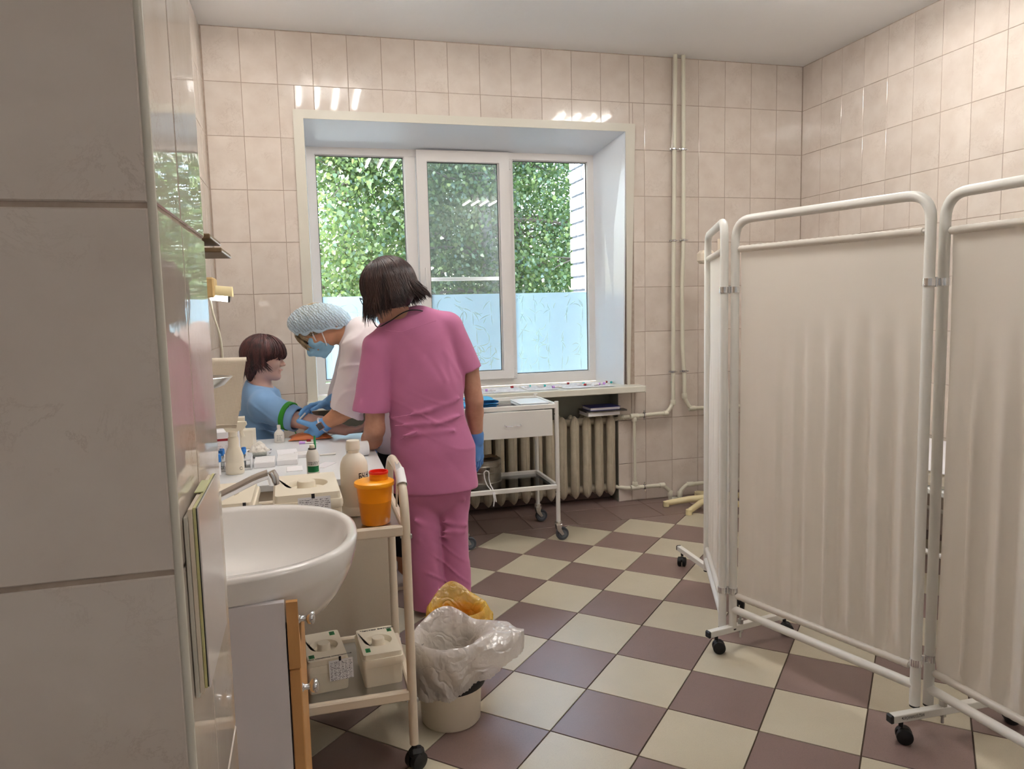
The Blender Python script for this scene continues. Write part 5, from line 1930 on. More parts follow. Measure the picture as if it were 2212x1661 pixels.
for z, k, ky, kk in ((-.188, .02, .10, .08), (-.185, .16, .26, .22), (-.172, .36, .46, .42), (-.150, .55, .64, .62), (-.120, .71, .78, .80), (-.090, .83, .87, .93), (-.060, .92, .94, 1.0)):
    rings.append([(*hull(a, k, ky, kk), RZ + z) for a in A])
rings.append([(BC.x + outline(a)[0] * (.965 if math.cos(a) > 0 else .99), BC.y + outline(a)[1] * .985, RZ - .054) for a in A])
for z, k in ((-.046, .982), (-.010, 1.0), (-.002, .994)):
    rings.append([(max(BC.x + outline(a)[0] * k, XL + .002), BC.y + outline(a)[1] * k, RZ + z) for a in A])
for k, z in ((.975, .0005), (.955, -.0005)):
    rings.append([(BC.x + outline(a)[0] * k, BC.y + outline(a)[1] * k, RZ + z) for a in A])
for k, z in ((1.0, -.002), (.985, -.007), (.955, -.025), (.90, -.055), (.80, -.085), (.62, -.112), (.40, -.126), (.2, -.131), (.06, -.133)):
    rings.append([(BC.x + inner(a, k)[0], BC.y + inner(a, k)[1], RZ + z) for a in A])
vs = [p for r_ in rings for p in r_]
n = NA
fs_ = [(i * n + j, i * n + (j + 1) % n, (i + 1) * n + (j + 1) % n, (i + 1) * n + j) for i in range(len(rings) - 1) for j in range(n)]
fs_ += [tuple(range(n - 1, -1, -1)), tuple((len(rings) - 1) * n + j for j in range(n))]
b = MB().add(vs, fs_)
b.build('bowl', M['ceramic'], sk, 60)
MB().lathe([(0, .002), (.018, .002), (.022, 0), (.022, -.006)], (BC.x + .006, BC.y, RZ - .131), 24).build('drain', M['chrome'], sk)
tp = thing('mixer_tap', 'chrome single lever tap on the wash basin with a long spout', 'tap', (-3.83, -2.86, RZ))
c0 = V((-3.80, -2.86, RZ - .003))
MB().lathe([(0, 0), (.028, 0), (.028, .006), (.024, .010), (.023, .085), (.019, .098), (0, .10)], c0, 24).build('tap_body', M['chrome'], tp, 50)
sp = [c0 + V((.01, 0, .045)), c0 + V((.06, 0, .055)), c0 + V((.14, .0, .082)), c0 + V((.20, 0, .108)), c0 + V((.24, 0, .126)), c0 + V((.268, 0, .134))]
MB().tube(bend(sp, .03, 4), .0113, 16).build('spout', M['chrome'], tp, 60)
e = sp[-1]
MB().tube([e + V((.004, 0, .004)), e + V((.010, 0, -.008)), e + V((.012, 0, -.026))], [.0125, .0135, .012], 16).build('aerator', M['chrome'], tp, 50)
MB().tube([c0 + V((0, 0, .098)), c0 + V((.03, -.01, .125)), c0 + V((.085, -.03, .150)), c0 + V((.11, -.035, .155))], [.016, .013, .016, .009], 12, flat=.45).build('lever', M['chrome'], tp, 60)

# ------------------------------------------------------------------ bins
def bag_bin(name, label, c, r0, r1, h, rim, bodym, bagm, lip, seed, lobe, inner_m, depth, skirt, text=None, hh=None):
    cx, cy = c
    t = thing(name, label, 'bin', (cx, cy, 0))
    MB().lathe([(0, .002), (r0 - .006, 0), (r0, .008), (r1, h - .005), (r1 + .003, h), (r1 - .003, h), (r1 - .006, h - .01), (r0 - .01, .02), (0, .015)], (cx, cy, 0), 40).build('bucket', bodym, t, 40)
    if rim:
        MB().lathe([(r1 - .002, h - .030), (r1 + .010, h - .028), (r1 + .012, h - .016), (r1 + .008, h - .008), (r1 - .002, h - .008)], (cx, cy, 0), 40).build('rim_band', M['black'], t, 40)
    rg = np.random.default_rng(seed)
    ph = rg.uniform(0, 6.28, 8)
    def nz(a, k):
        return (math.sin(3 * a + ph[0]) + .7 * math.sin(7 * a + ph[1] + k) + .6 * math.sin(13 * a + ph[2] - 2 * k) + .5 * abs(math.sin(23 * a + ph[3] + 3 * k)) + .5 * abs(math.sin(37 * a + ph[4] - 4 * k))) / 2.4
    hh = hh or h
    prof = [(r0 * .72, .03, 0), (r1 * .78, hh * .5, .003), (r1 * .86, hh * .88, .003), (r1 * .93, hh + .012, .003), (r1 * 1.06, hh + .022, .003), (r1 * 1.13, hh + .014, .004),
            (r1 * 1.16, hh - .006, .007), (r1 * 1.18, hh - skirt * .18, .009), (r1 * 1.20, hh - skirt * .35, .011), (r1 * 1.21, hh - skirt * .5, .012), (r1 * 1.22, hh - skirt * .66, .013), (r1 * 1.22, hh - skirt * .83, .014), (r1 * 1.21, hh - skirt, .015)]
    NA_ = 220
    rows = []
    for i, (r_, z, am) in enumerate(prof):
        row = []
        for j in range(NA_):
            a = 2 * math.pi * j / NA_
            w_ = nz(a, i * .45)
            f2 = max(0, math.cos(a - lobe[0])) ** 6 * lobe[1] * max(0, min(1, (i - 3) / 6))
            up = max(0, math.cos(a - lip[0])) ** 4 * lip[1] * (1 if 2 < i < 6 else (.6 if i == 2 else max(0, (8 - i) / 5)))
            rr_ = r_ + am * w_ + f2
            zz = z + up + f2 * .75 + am * .8 * nz(a + 1, i * .5 + 2) - (skirt * .18 * math.sin(2 * a + ph[4]) if i > 7 else 0)
            row.append((cx + rr_ * math.cos(a), cy + rr_ * math.sin(a), max(zz, .012)))
        rows.append(row)
    vs_ = [p for r_ in rows for p in r_]
    b = MB().add(vs_, [(i * NA_ + j, i * NA_ + (j + 1) % NA_, (i + 1) * NA_ + (j + 1) % NA_, (i + 1) * NA_ + j) for i in range(len(rows) - 1) for j in range(NA_)])
    b.add([(cx, cy, .031)] + rows[0], [(0, j + 1, (j + 1) % NA_ + 1) for j in range(NA_)])
    bg_ = b.build('bin_bag', bagm, t, 70)
    if text:
        b = MB()
        scr = np.random.default_rng(3)
        for r_i, (zz, aa) in enumerate(((hh * .92, 0), (hh * .82, .05), (hh * .72, .1))):
            a = math.radians(150) + aa
            while a < math.radians(215):
                l_ = scr.uniform(.02, .07)
                p = V((cx + r1 * .82 * math.cos(a), cy + r1 * .82 * math.sin(a), zz + scr.uniform(-.004, .004)))
                b.tube([p, p + V((scr.uniform(-.002, .002), -l_ * r1 * .5, scr.uniform(-.008, .008)))], .0009, 4)
                a += l_ + .035
        b.build('bag_marks', M['ink_black'], bg_, 0)
    return t


bag_bin('waste_bin', 'cream bucket bin with a black rim and a crumpled white bag', (-3.028, -2.325), .098, .110, .270, False, M['plastic_cream'], M['bag_white'], (math.radians(85), .045), 3, (math.radians(-8), .115), None, .2, .135, True)
b = MB().lathe([(.1045, .128), (.116, .130), (.118, .142), (.1165, .152), (.106, .154)], (-3.028, -2.325, 0), 40)
ob = b.build('rim_band', M['black'], bpy.data.objects['waste_bin'], 40)
bag_bin('waste_bin', 'amber bucket bin with a yellow bag behind the white bagged bin', (-2.945, -2.035), .085, .098, .235, False, M['orange'], M['bag_yellow'], (math.radians(90), .06), 8, (math.radians(20), .02), None, .2, .11)

# ------------------------------------------------------------------ panel on the pier
pn = thing('wall_board', 'glossy white board with taped cream edges hung on the tiled pier', 'board', (PX, -4.03, 1.1))
# thin stacked sheets standing off the pier's side
yN, yF = -4.002, -3.862
for i, (x0, x1, m_, z0, z1) in enumerate(((PX + .0005, PX + .0040, 'trim', 1.030, 1.190), (PX + .0043, PX + .0080, 'cream_paint', 1.034, 1.197), (PX + .0083, PX + .0108, 'bag_edge', 1.038, 1.198))):
    MB().box(((x0 + x1) / 2, (yN + yF) / 2, (z0 + z1) / 2), (x1 - x0, yF - yN, z1 - z0), .0005).build('sheet', M[m_], pn)
MB().box((PX + .0112, (yN + yF) / 2 + .001, 1.118), (.0008, yF - yN + .001, .158)).build('dark_gap', M['black'], pn)
MB().box((PX + .0124, (yN + yF) / 2, 1.118), (.0014, yF - yN, .160), .0004).build('face_sheet', M['gloss_white'], pn)
MB().box((PX + .0065, yN + .08, 1.1985), (.008, .05, .0012), .0004).build('tape', M['film_tape'], pn)

# ------------------------------------------------------------------ left wall: shelves, lamp, towel, tray
for nm, lab, y, x1, z in (('wall_shelf', 'upper short dark shelf board on the left wall', -1.60, -3.758, 1.648), ('wall_shelf', 'lower longer dark shelf board on the left wall', -1.60, -3.720, 1.596)):
    t = thing(nm, lab, 'shelf', (XL, y, z), 'shelves on the left wall')
    MB().box(((XL + x1) / 2, y + .16, z), (x1 - XL - .002, .36, .018), .003).build('board', M['wood_dark'], t)
    MB().box((x1 + .0005, y + .16, z - .006), (.003, .36, .006), .001).build('edge_strip', M['white_lam'], t)
    for yy in (y + .04, y + .28):
        MB().box((XL + .03, yy, z - .03), (.06, .006, .045), .001).build('bracket', M['steel'], t)
wlamp = thing('wall_lamp', 'small wall lamp with a bare white tube below the shelves', 'lamp', (XL, -1.6, 1.43))
MB().box((-3.835, -1.60, 1.455), (.165, .12, .075), .006).build('housing', M['kraft'], wlamp)
MB().prism([(-3.915, 1.49), (-3.80, 1.49), (-3.825, 1.555), (-3.915, 1.565)], (0, -1.55, 0), (1, 0, 0), (0, 0, 1), .10).build('bracket', M['wood_dark'], wlamp)
MB().tube([(-3.77, -1.60, 1.432), (-3.705, -1.60, 1.424)], .024, 16).build('tube', M['tube_small'], wlamp, 50)
MB().lathe([(.020, 0), (.0265, .001), (.0265, .006), (.021, .008)], (-3.709, -1.60, 1.4245), 18, axis=V((1, 0, -.12))).build('end_ring', M['dark_metal'], wlamp)
MB().grid(lambda u, v: V((-3.775 + .082 * v, -1.60 + .034 * math.cos(math.pi * (u * 1.0)), 1.428 + .038 * math.sin(math.pi * u) - .008 * v)), 14, 2).build('shade', M['stand'], wlamp)
for k, (x0, x1) in enumerate(((-3.80, -3.835), (-3.775, -3.745))):
    MB().tube(bend([(x0, -1.60, 1.42), (x0 - .004 * (1 - 2 * k), -1.585, 1.36), ((x0 + x1) / 2 + .012 * k, -1.58, 1.27), (x1, -1.575, 1.16), (x1 - .03, -1.57, .98)], .06), .004, 6).build('cable', M['pipe'], wlamp)

tw = thing('towel', 'beige waffle hand towel hanging over a wall arm', 'towel', (-3.78, -2.0, 1.2))
rg = np.random.default_rng(6)


def tow(u, v):
    # over the arm and down: front leaf
    x0, x1 = -3.90, -3.628
    s = v * 1.12
    x = x0 + (x1 - x0 - (.05 * max(0, v - .1))) * u - .02 * v * (1 - u) * 0
    if s < .12:
        a = math.pi * s / .12
        return V((x, -2.0 + .016 * math.cos(a), 1.197 + .016 * math.sin(a) - .003 * u))
    d = (s - .12)
    return V((x, -2.016 - .006 * math.sin(9 * u + 3 * v) * d - .01 * d * math.sin(4 * u), 1.197 - d * (.205 + .028 * u) - .006 * math.sin(5 * u)))


b = MB().grid(tow, 26, 34)
b.grid(lambda u, v: V((-3.90 + .262 * u - .02 * v * u, -1.982 + .005 * math.sin(8 * u + 2 * v), 1.197 - (.17 + .03 * (1 - u)) * v)), 20, 12)
b.build('cloth', M['towel'], tw, 80)
b = MB()
b.tube([tow(k / 25, .955) + V((0, -.002, 0)) for k in range(26)], .0022, 6)
b.build('seam', M['towel'], tw, 80)
ar = thing('wall_rail', 'thin cream wall arm carrying the beige towel', 'rail', (XL, -2.0, 1.19))
MB().tube([(XL + .004, -2.0, 1.195), (-3.64, -2.0, 1.192)], .008, 10).build('arm', M['stand'], ar)
MB().lathe([(0, 0), (.025, .001), (.025, .006), (0, .008)], (XL + .001, -2.0, 1.195), 18, axis=V((1, 0, 0))).build('wall_plate', M['stand'], ar)

ty = thing('drip_tray', 'oval steel tray on a wall bracket in front of the towel', 'tray', (-3.78, -2.3, 1.14))
MB().lathe([(0, 0), (.06, .001), (.088, .012), (.108, .034), (.112, .036), (.115, .0345), (.111, .031), (.092, .010), (.062, -.002), (0, -.003)], (-3.775, -2.31, 1.137), 40, sx=1.12, sy=.72).build('dish', M['steel'], ty, 50)
b = MB().box((XL + .006, -2.31, 1.11), (.008, .05, .10), .002).tube([(XL + .008, -2.31, 1.10), (-3.86, -2.31, 1.10), (-3.80, -2.31, 1.134)], .007, 8)
b.build('bracket', M['steel'], ty)

# ------------------------------------------------------------------ things on the desk
Z = DZ
# spray bottle
t = thing('spray_bottle', 'cream trigger spray bottle standing at the left of the desk', 'bottle', (-3.716, -1.69, Z))
c = (-3.716, -1.69, Z)
MB().lathe([(0, 0), (.030, 0), (.0335, .004), (.034, .012), (.034, .040), (.033, .042), (.0335, .05), (.032, .075), (.024, .098), (.0195, .106), (.0195, .135), (.017, .142), (.0135, .146)], c, 28, sy=.75).build('bottle_body', M['plastic_cream'], t, 50)
h_ = MB().lathe([(.015, .144), (.0165, .146), (.0165, .162), (.012, .165)], c, 20)
h_.prism([(-.022, .163), (.018, .163), (.040, .172), (.052, .186), (.050, .198), (-.028, .200), (-.036, .186)], (c[0], c[1] + .010, c[2]), (1, 0, 0), (0, 0, 1), .020)
h_.build('spray_head', M['plastic_cream'], t, 40)
MB().tube([(c[0] + .036, c[1], c[2] + .178), (c[0] + .030, c[1], c[2] + .160), (c[0] + .036, c[1], c[2] + .140)], .005, 8, flat=1.3).build('trigger', M['plastic_cream'], t)
b = MB(); sticker_text(b, 'С', .016, (c[0] + .018, c[1] - .024, c[2] + .018), (.94, .34, 0), (0, 0, 1), .001); b.build('printed_mark', M['ink_black'], t, 0)
# blue topped tubes in a rack around it
rk = thing('tube_rack', 'white low rack holding blue capped tubes behind the spray bottle', 'rack', (-3.75, -1.60, Z))
b = MB().box((-3.755, -1.60, Z + .004), (.19, .075, .008), .002).box((-3.755, -1.60, Z + .040), (.19, .075, .006), .002)
for sx in (-.093, .093):
    b.box((-3.755 + sx, -1.60, Z + .022), (.006, .075, .044), .001)
b.build('rack_body', M['white_lam'], rk)
k = 0
for i, x in enumerate((-3.83, -3.80, -3.77, -3.715, -3.69)):
    for j, y in enumerate((-1.618, -1.582)):
        k += 1
        pur = (i, j) in ((1, 0), (3, 1))
        t = thing('vacuum_tube', f'{"purple" if pur else "blue"} capped tube in the rack, {["first", "second", "third", "fourth", "fifth"][i]} from the left in the {"front" if j == 0 else "rear"} row', 'tube', (x, y, Z + .008), 'capped tubes in the rack')
        MB().cyl((x, y, Z + .0085), (x, y, Z + .066), .0062, 12).build('vial', M['liquid_glass'], t)
        MB().lathe([(.0085, .060), (.0092, .061), (.0092, .078), (.0075, .081), (.004, .081), (.004, .078), (0, .078)], (x, y, Z), 14).build('cap', M['purple_cap' if pur else 'blue_cap'], t)
t = thing('vacuum_tube', 'single labelled tube with a blue cap standing left of the spray bottle', 'tube', (-3.776, -1.70, Z))
x, y = -3.772, -1.715
MB().lathe([(0, 0), (.005, .001), (.0085, .005), (.0085, .06)], (x, y, Z), 16).build('vial', M['paper'], t)
MB().lathe([(.0115, .055), (.012, .056), (.012, .082), (.010, .085), (0, .085)], (x, y, Z), 18).build('cap', M['blue_cap'], t)
b = MB(); scribble(b, (x - .004, y - .0088, Z + .012), (0, 0, 1), (-1, .0, 0), .04, .009, 2, 5, 3, .002); b.build('printed_mark', M['ink_black'], t, 0)
# cartons at the back left
def carton(label, c, s, rot=0, flap=False, stripe=None, m_='paper'):
    t = thing('carton', label, 'box', (c[0], c[1], Z), 'cartons on the desk')
    R = Matrix.Rotation(rot, 3, 'Z')
    MB().box((c[0], c[1], Z + s[2] / 2), s, .0015, R).build('carton_body', M[m_], t)
    if stripe:
        b = MB().box(V((c[0], c[1], Z + s[2] * .66)) + R @ V((-.01, -s[1] / 2 - .0004, 0)), (s[0] * .7, .0008, .010), 0, R)
        b.build('printed_stripe', M['dark_red'], t)
        b = MB(); scribble(b, V((c[0], c[1], Z + .006)) + R @ V((-s[0] * .2, -s[1] / 2 - .0006, 0)), R @ V((1, 0, 0)), (0, 0, 1), s[0] * .5, .035, 7, 3, 2, .0012)
        b.build('printed_lines', M['ink'], t, 0)
    if flap:
        b = MB().prism([(-s[0] / 2, 0), (s[0] / 2, 0), (s[0] / 2 - .01, .03), (-s[0] / 2 + .01, .03)], V((c[0], c[1], Z + s[2])) + R @ V((0, s[1] / 2, 0)), R @ V((1, 0, 0)), (0, .5, .8), .0008)
        b.build('flap', M[m_], t)
    return t


carton('white carton with a dark red stripe at the back left of the desk', (-3.80, -1.22, 0), (.13, .09, .098), .05, True, True)
carton('plain beige carton behind the cotton wool bowl', (-3.715, -1.13, 0), (.075, .07, .085), -.15, False, None, 'plastic_cream')
carton('tall cream carton behind the striped carton', (-3.79, -1.08, 0), (.14, .06, .135), .02, False, None, 'plastic_cream')
t = thing('marker_pen', 'red marker pen standing against the striped carton', 'pen', (-3.855, -1.30, Z))
MB().tube([(-3.842, -1.315, Z), (-3.840, -1.29, Z + .06)], .006, 10).build('barrel', M['red'], t)
MB().tube([(-3.840, -1.29, Z + .06), (-3.839, -1.28, Z + .085)], [.0065, .004], 10).build('pen_cap', M['dark_red'], t)
# cotton wool in a glass bowl
t = thing('cotton_bowl', 'glass bowl heaped with white cotton wool on the desk', 'bowl', (-3.645, -1.37, Z))
MB().lathe([(0, .001), (.035, .001), (.044, .010), (.048, .026), (.0495, .026), (.046, .008), (.036, -.0), (0, 0)], (-3.645, -1.37, Z + .0005), 32).build('bowl', M['liquid_glass'], t)
F = Field((-3.71, -1.435, Z), (-3.58, -1.305, Z + .085), .003)
rg = np.random.default_rng(2)
F.ell((-3.645, -1.37, Z + .022), (.043, .043, .019), None, 0)
for _ in range(34):
    a, r_ = rg.uniform(0, 6.28), rg.uniform(0, .036)
    F.ell((-3.645 + r_ * math.cos(a), -1.37 + r_ * math.sin(a), Z + .030 + (.036 - r_) * rg.uniform(.1, .85)), tuple(rg.uniform(.008, .015, 3)), None, .004)
F.build('cotton_wool', M['cotton'], t)['kind'] = 'stuff'
# alcohol bottle
t = thing('alcohol_bottle', 'small white flat bottle with a label near the patient', 'bottle', (-3.575, -1.04, Z))
c = (-3.575, -1.04, Z)
MB().lathe([(0, 0), (.021, 0), (.023, .003), (.023, .040), (.020, .048), (.009, .060), (.007, .063), (.007, .075)], c, 28, sy=.8).build('bottle_body', M['plastic_white'], t, 50)
MB().lathe([(.0085, .066), (.0085, .080), (.006, .082), (0, .082)], c, 16).build('cap', M['plastic_white'], t)
b = MB(); scribble(b, (c[0] - .012, c[1] - .0200, Z + .008), (1, 0, 0), (0, 0, 1), .024, .03, 7, 9, 2, .0013); b.build('printed_lines', M['ink'], t, 0)
# orange arm cushion
t = thing('arm_cushion', 'orange oilcloth cushion under the patient elbow', 'cushion', (-3.43, -.955, Z))
def cush(u, v):
    x, y = 2 * u - 1, 2 * v - 1
    f = (max(0, 1 - abs(x) ** 2.6) * max(0, 1 - abs(y) ** 2.6)) ** .55
    ex = .095 + .010 * (x * y) ** 2
    return V((-3.432 + ex * x * (1 - .06 * (1 - abs(y))), -.985 + .062 * y, Z + .004 + .026 * f)), V((-3.432 + ex * x * (1 - .06 * (1 - abs(y))), -.985 + .062 * y, Z + .003 - .0015 * f))
b = MB().grid(lambda u, v: cush(u, v)[0], 28, 20).grid(lambda u, v: cush(u, v)[1], 28, 20)
b.build('cushion_cover', M['cushion'], t, 80)
# aerosol can standing on the desk's near edge
t = thing('aerosol_can', 'white aerosol can with a green label behind the large lidded box', 'can', (-3.43, -1.90, Z))
c = (-3.430, -1.898, Z)
MB().lathe([(0, 0), (.0215, 0), (.0225, .003), (.0225, .086), (.0215, .090), (.022, .092), (.017, .106), (.0125, .112)], c, 32).build('can_body', M['plastic_white'], t, 40)
MB().lathe([(.0125, .110), (.0145, .111), (.0145, .1145), (.012, .116)], c, 26).build('collar', M['dark_metal'], t)
MB().lathe([(.0095, .115), (.0095, .124), (.0085, .127), (0, .127)], c, 22).build('nozzle', M['plastic_cream'], t)
def cyl_patch(c, r_, a0, a1, z0, z1, n=14):
    vs_ = []
    for k in range(n + 1):
        a = a0 + (a1 - a0) * k / n
        vs_ += [(c[0] + r_ * math.cos(a), c[1] + r_ * math.sin(a), z0), (c[0] + r_ * math.cos(a), c[1] + r_ * math.sin(a), z1)]
    return MB().add(vs_, [(2 * k, 2 * k + 2, 2 * k + 3, 2 * k + 1) for k in range(n)])
a0, a1 = math.radians(-145), math.radians(-28)
cyl_patch(c, .0228, a0, a1, Z + .030, Z + .052).build('green_label', M['green'], t, 60)
b = MB()
rg = np.random.default_rng(12)
for k in range(11):
    z = Z + (.004 + .0034 * k if k < 7 else .057 + .0032 * (k - 7))
    a = a0 + .05
    while a < a1 - .1:
        l_ = rg.uniform(.05, .3)
        p = cyl_patch(c, .0229, a, min(a + l_, a1), z, z + .0016, 3); b.add(p.v, p.f)
        a += l_ + rg.uniform(.03, .1)
b.build('printed_lines', M['ink'], t, 60)
b = MB(); rg = np.random.default_rng(14)
for k in range(3):
    a = a0 + .1
    while a < a1 - .15:
        l_ = rg.uniform(.06, .2); p = cyl_patch(c, .0230, a, a + l_, Z + .034 + .006 * k, Z + .0375 + .006 * k, 3); b.add(p.v, p.f); a += l_ + .05
b.build('label_marks', M['glass_green'], t, 60)
# green needle standing in front of the patient's arm (needle cap with white collar)
t = thing('needle_cap', 'upright green needle cap with a white collar behind the aerosol can', 'needle', (-3.425, -1.55, Z))
x, y = -3.418, -1.52
MB().cyl((x, y, Z), (x, y, Z + .016), .006, 10).cyl((x, y, Z + .016), (x, y, Z + .030), .0035, 10).build('holder', M['plastic_white'], t)
MB().cyl((x, y, Z + .030), (x, y, Z + .037), .0045, 10).build('collar', M['paper'], t)
MB().tube([(x, y, Z + .037), (x, y, Z + .098)], [.0048, .004], 10).build('cap', M['green'], t)
# paper packs, wipes and strips
def pack(label, c, s, rot, m_='paper', seed=1, zoff=0):
    t = thing('wipe_pack', label, 'pack', (c[0], c[1], Z + zoff), 'white packs and slips on the desk')
    R = Matrix.Rotation(rot, 3, 'Z')
    MB().box((c[0], c[1], Z + zoff + s[2] / 2), s, min(.0015, s[2] * .3), R).build('pack_body', M[m_], t)
    if s[2] > .006:
        b = MB()
        for k in range(5):
            b.box(V((c[0], c[1], Z + zoff + s[2] + .0002)) + R @ V((0, -s[1] * .4 + s[1] * .2 * k, 0)), (s[0] * .9, .0008, .0004), 0, R)
        b.build('fold_lines', M['trim'], t, 0)


pack('white box of wipes nearest the spray bottle', (-3.615, -1.555, 0), (.078, .135, .022), .02, seed=2)
pack('white box of wipes beside it, right of the first box', (-3.528, -1.535, 0), (.080, .135, .022), .0, seed=3)
pack('small white pack behind the right wipe box', (-3.465, -1.43, 0), (.075, .08, .014), .06)
pack('flat white slip between wipe boxes and bottle', (-3.535, -1.32, 0), (.085, .12, .004), .08)
pack('white slip lying left of the aerosol can', (-3.50, -1.69, 0), (.06, .09, .003), .03)
pack('pale slip lying right of the aerosol can', (-3.385, -1.66, 0), (.05, .10, .002), -.5, 'cabinet')
t = thing('butterfly_needle', 'lilac and white winged needle lying on the desk beside a red clip', 'needle', (-3.46, -1.13, Z))
MB().tube([(-3.485, -1.128, Z + .006), (-3.458, -1.132, Z + .005)], [.008, .004], 10).build('wing_cap', M['lilac'], t)
MB().tube([(-3.458, -1.132, Z + .005), (-3.405, -1.14, Z + .004)], .004, 10).build('sleeve', M['plastic_white'], t)
t = thing('red_clip', 'small dark red clip on the desk in front of the orange cushion', 'clip', (-3.44, -1.085, Z))
MB().tube([(-3.452, -1.085, Z + .007), (-3.433, -1.088, Z + .007)], .0068, 12).build('clip_body', M['dark_red'], t)
MB().tube([(-3.433, -1.088, Z + .006), (-3.425, -1.089, Z + .005)], .005, 10).build('tip', M['plastic_white'], t)
t = thing('thermometer', 'thin clear thermometer strip right of the aerosol can', 'thermometer', (-3.36, -1.45, Z))
MB().tube([(-3.40, -1.46, Z + .004), (-3.335, -1.45, Z + .004)], .004, 8).build('tube', M['plastic_white'], t)
t = thing('paper_roll', 'white roll end behind the canister at the desk edge', 'roll', (-3.28, -1.56, Z))
MB().lathe([(.012, 0), (.030, 0), (.031, .002), (.031, .085), (.030, .087), (.012, .087)], (-3.29, -1.53, Z + .031), 26, axis=V((1, .15, 0))).build('roll', M['paper'], t, 40)

# ------------------------------------------------------------------ patient's chair
ch = thing('patient_chair', 'cream chair with an arm rest on which the patient sits behind the desk', 'chair', (-3.62, -.6, 0))
MB().box((-3.60, -.58, .43), (.42, .42, .05), .015).build('seat', M['plastic_cream'], ch)
MB().box((-3.825, -.58, .72), (.04, .40, .36), .015, Matrix.Rotation(-.12, 3, 'Y')).build('backrest', M['plastic_cream'], ch)
for x in (-3.78, -3.42):
    for y in (-.76, -.40):
        MB().tube([(x, y, 0), (x, y, .41)], .013, 10).build('leg', M['chrome'], ch)
MB().tube(bend([(-3.78, -.78, .41), (-3.78, -.84, .60), (-3.60, -.86, .66), (-3.44, -.86, .66), (-3.42, -.78, .41)], .05), .012, 10).build('arm_rest', M['chrome'], ch)
MB().tube([(-3.42, -.40, .41), (-3.44, -.37, .83)], .016, 10).build('arm_post', M['plastic_cream'], ch)
# ------------------------------------------------------------------ people


def folds(F, lst):
    for a, b, r in lst:
        F.cap(a, b, r * .62, r * .4, .022)


# ---- nurse in pink, seen from behind ------------------------------
pk = thing('person', 'person in a pink scrub suit seen from behind, dark bob, leaning to the desk', 'person', (-2.92, -1.46, 0))
HC, hf, hu = np.array((-3.088, -1.465, 1.432)), (-.80, .40, -.42), (-.30, .20, .93)
sqy = ((0.1, 1, 0), .66)
yb = -1.45
F = Field((-3.32, -1.70, -.01), (-2.62, -1.02, 1.60), .005)
head(F, HC, hf, hu, .97)
F.cap(HC - np.array((-.01, .0, .05)), (-3.02, -1.445, 1.29), .052, .056, .02)
F.cap((-3.06, -1.45, 1.25), (-2.88, -1.45, 1.28), .06, .06, .03, sqy)
F.path([(-2.945, yb, 1.18), (-2.945, yb, 1.0), (-2.935, yb, .87), (-2.925, yb, .70)], [.135, .135, .13, .15], .03, sqy)
F.path([(-3.145, yb, 1.19), (-3.168, -1.465, .85)], [.050, .040], .02)          # left upper arm
F.path([(-3.168, -1.465, .85), (-3.178, -1.42, .80), (-3.180, -1.29, .775)], [.041, .044, .029], .02)
F.path([(-2.815, yb, 1.26), (-2.745, -1.43, 1.10), (-2.724, -1.44, .945)], [.052, .045, .038], .02)
F.path([(-2.724, -1.44, .945), (-2.722, -1.425, .89), (-2.712, -1.41, .76)], [.038, .040, .027], .015)
for x0, x1 in ((-2.99, -2.948), (-2.845, -2.843)):
    F.path([(x0, yb, .62), ((x0 + x1) / 2, yb, .36), (x1, yb + .01, .07)], [.075, .055, .038], .02)
    F.cap((x1, yb + .01, .05), (x1 - .01, yb + .13, .035), .034, .03, .02)
F.build('body', M['skin_dark'], pk)
# scrub top
F = Field((-3.33, -1.72, .56), (-2.62, -1.15, 1.45), .005)
F.path([(-2.965, yb, 1.20), (-2.945, yb, 1.03), (-2.938, yb, .87), (-2.920, yb, .74), (-2.915, yb, .58)], [.150, .168, .160, .181, .190], .03, sqy)
F.cap((-3.135, yb, 1.19), (-2.835, yb, 1.285), .058, .055, .05, ((0, 1, 0), .85))
F.cap((-3.055, yb + .005, 1.285), (-2.960, yb, 1.318), .055, .045, .045)
F.cap((-2.98, yb, 1.305), (-2.84, yb, 1.275), .045, .05, .04)
F.cap((-3.07, yb, 1.27), (-3.14, yb, 1.20), .05, .055, .04)
sl = Field((-3.33, -1.72, .56), (-2.62, -1.15, 1.45), .005)
F.cap((-3.140, yb, 1.185), (-3.182, yb - .004, .90), .066, .081, .010, ((0, 1, 0), .92))
F.cap((-2.825, yb, 1.27), (-2.738, yb + .01, 1.045), .060, .067, .012)
# ends of the sleeves and hem, hollow inside
g = np.meshgrid(*F.ax, indexing='ij', sparse=True)
pl = (g[2] - (.925 - .10 * (g[0] + 3.186) * 1.0)) * -1
nearL = np.clip((-3.10 - g[0]) / .012, 0, 1)
F.d = np.where((g[0] < -3.103) & (g[2] < 1.02), np.maximum(F.d, pl), F.d)
nr = nrm((.30, 0, -.95))
pr = (g[0] + 2.742) * nr[0] + (g[2] - 1.080) * nr[2]
F.d = np.where((g[0] > -2.772 - .0 * g[2]) & (g[2] < 1.15) & (g[2] > .95), np.maximum(F.d, pr), F.d)
F.cut((0, 0, .628), (0, .10, -1))
F.cap((-3.174, yb, .965), (-3.184, yb - .004, .90), .056, .066, .004, ((0, 1, 0), .92), 'sub')
F.cap((-2.756, yb + .008, 1.09), (-2.738, yb + .01, 1.04), .046, .053, .004, None, 'sub')
F.cap((-2.915, yb, .66), (-2.915, yb, .58), .160, .163, .004, sqy, 'sub')
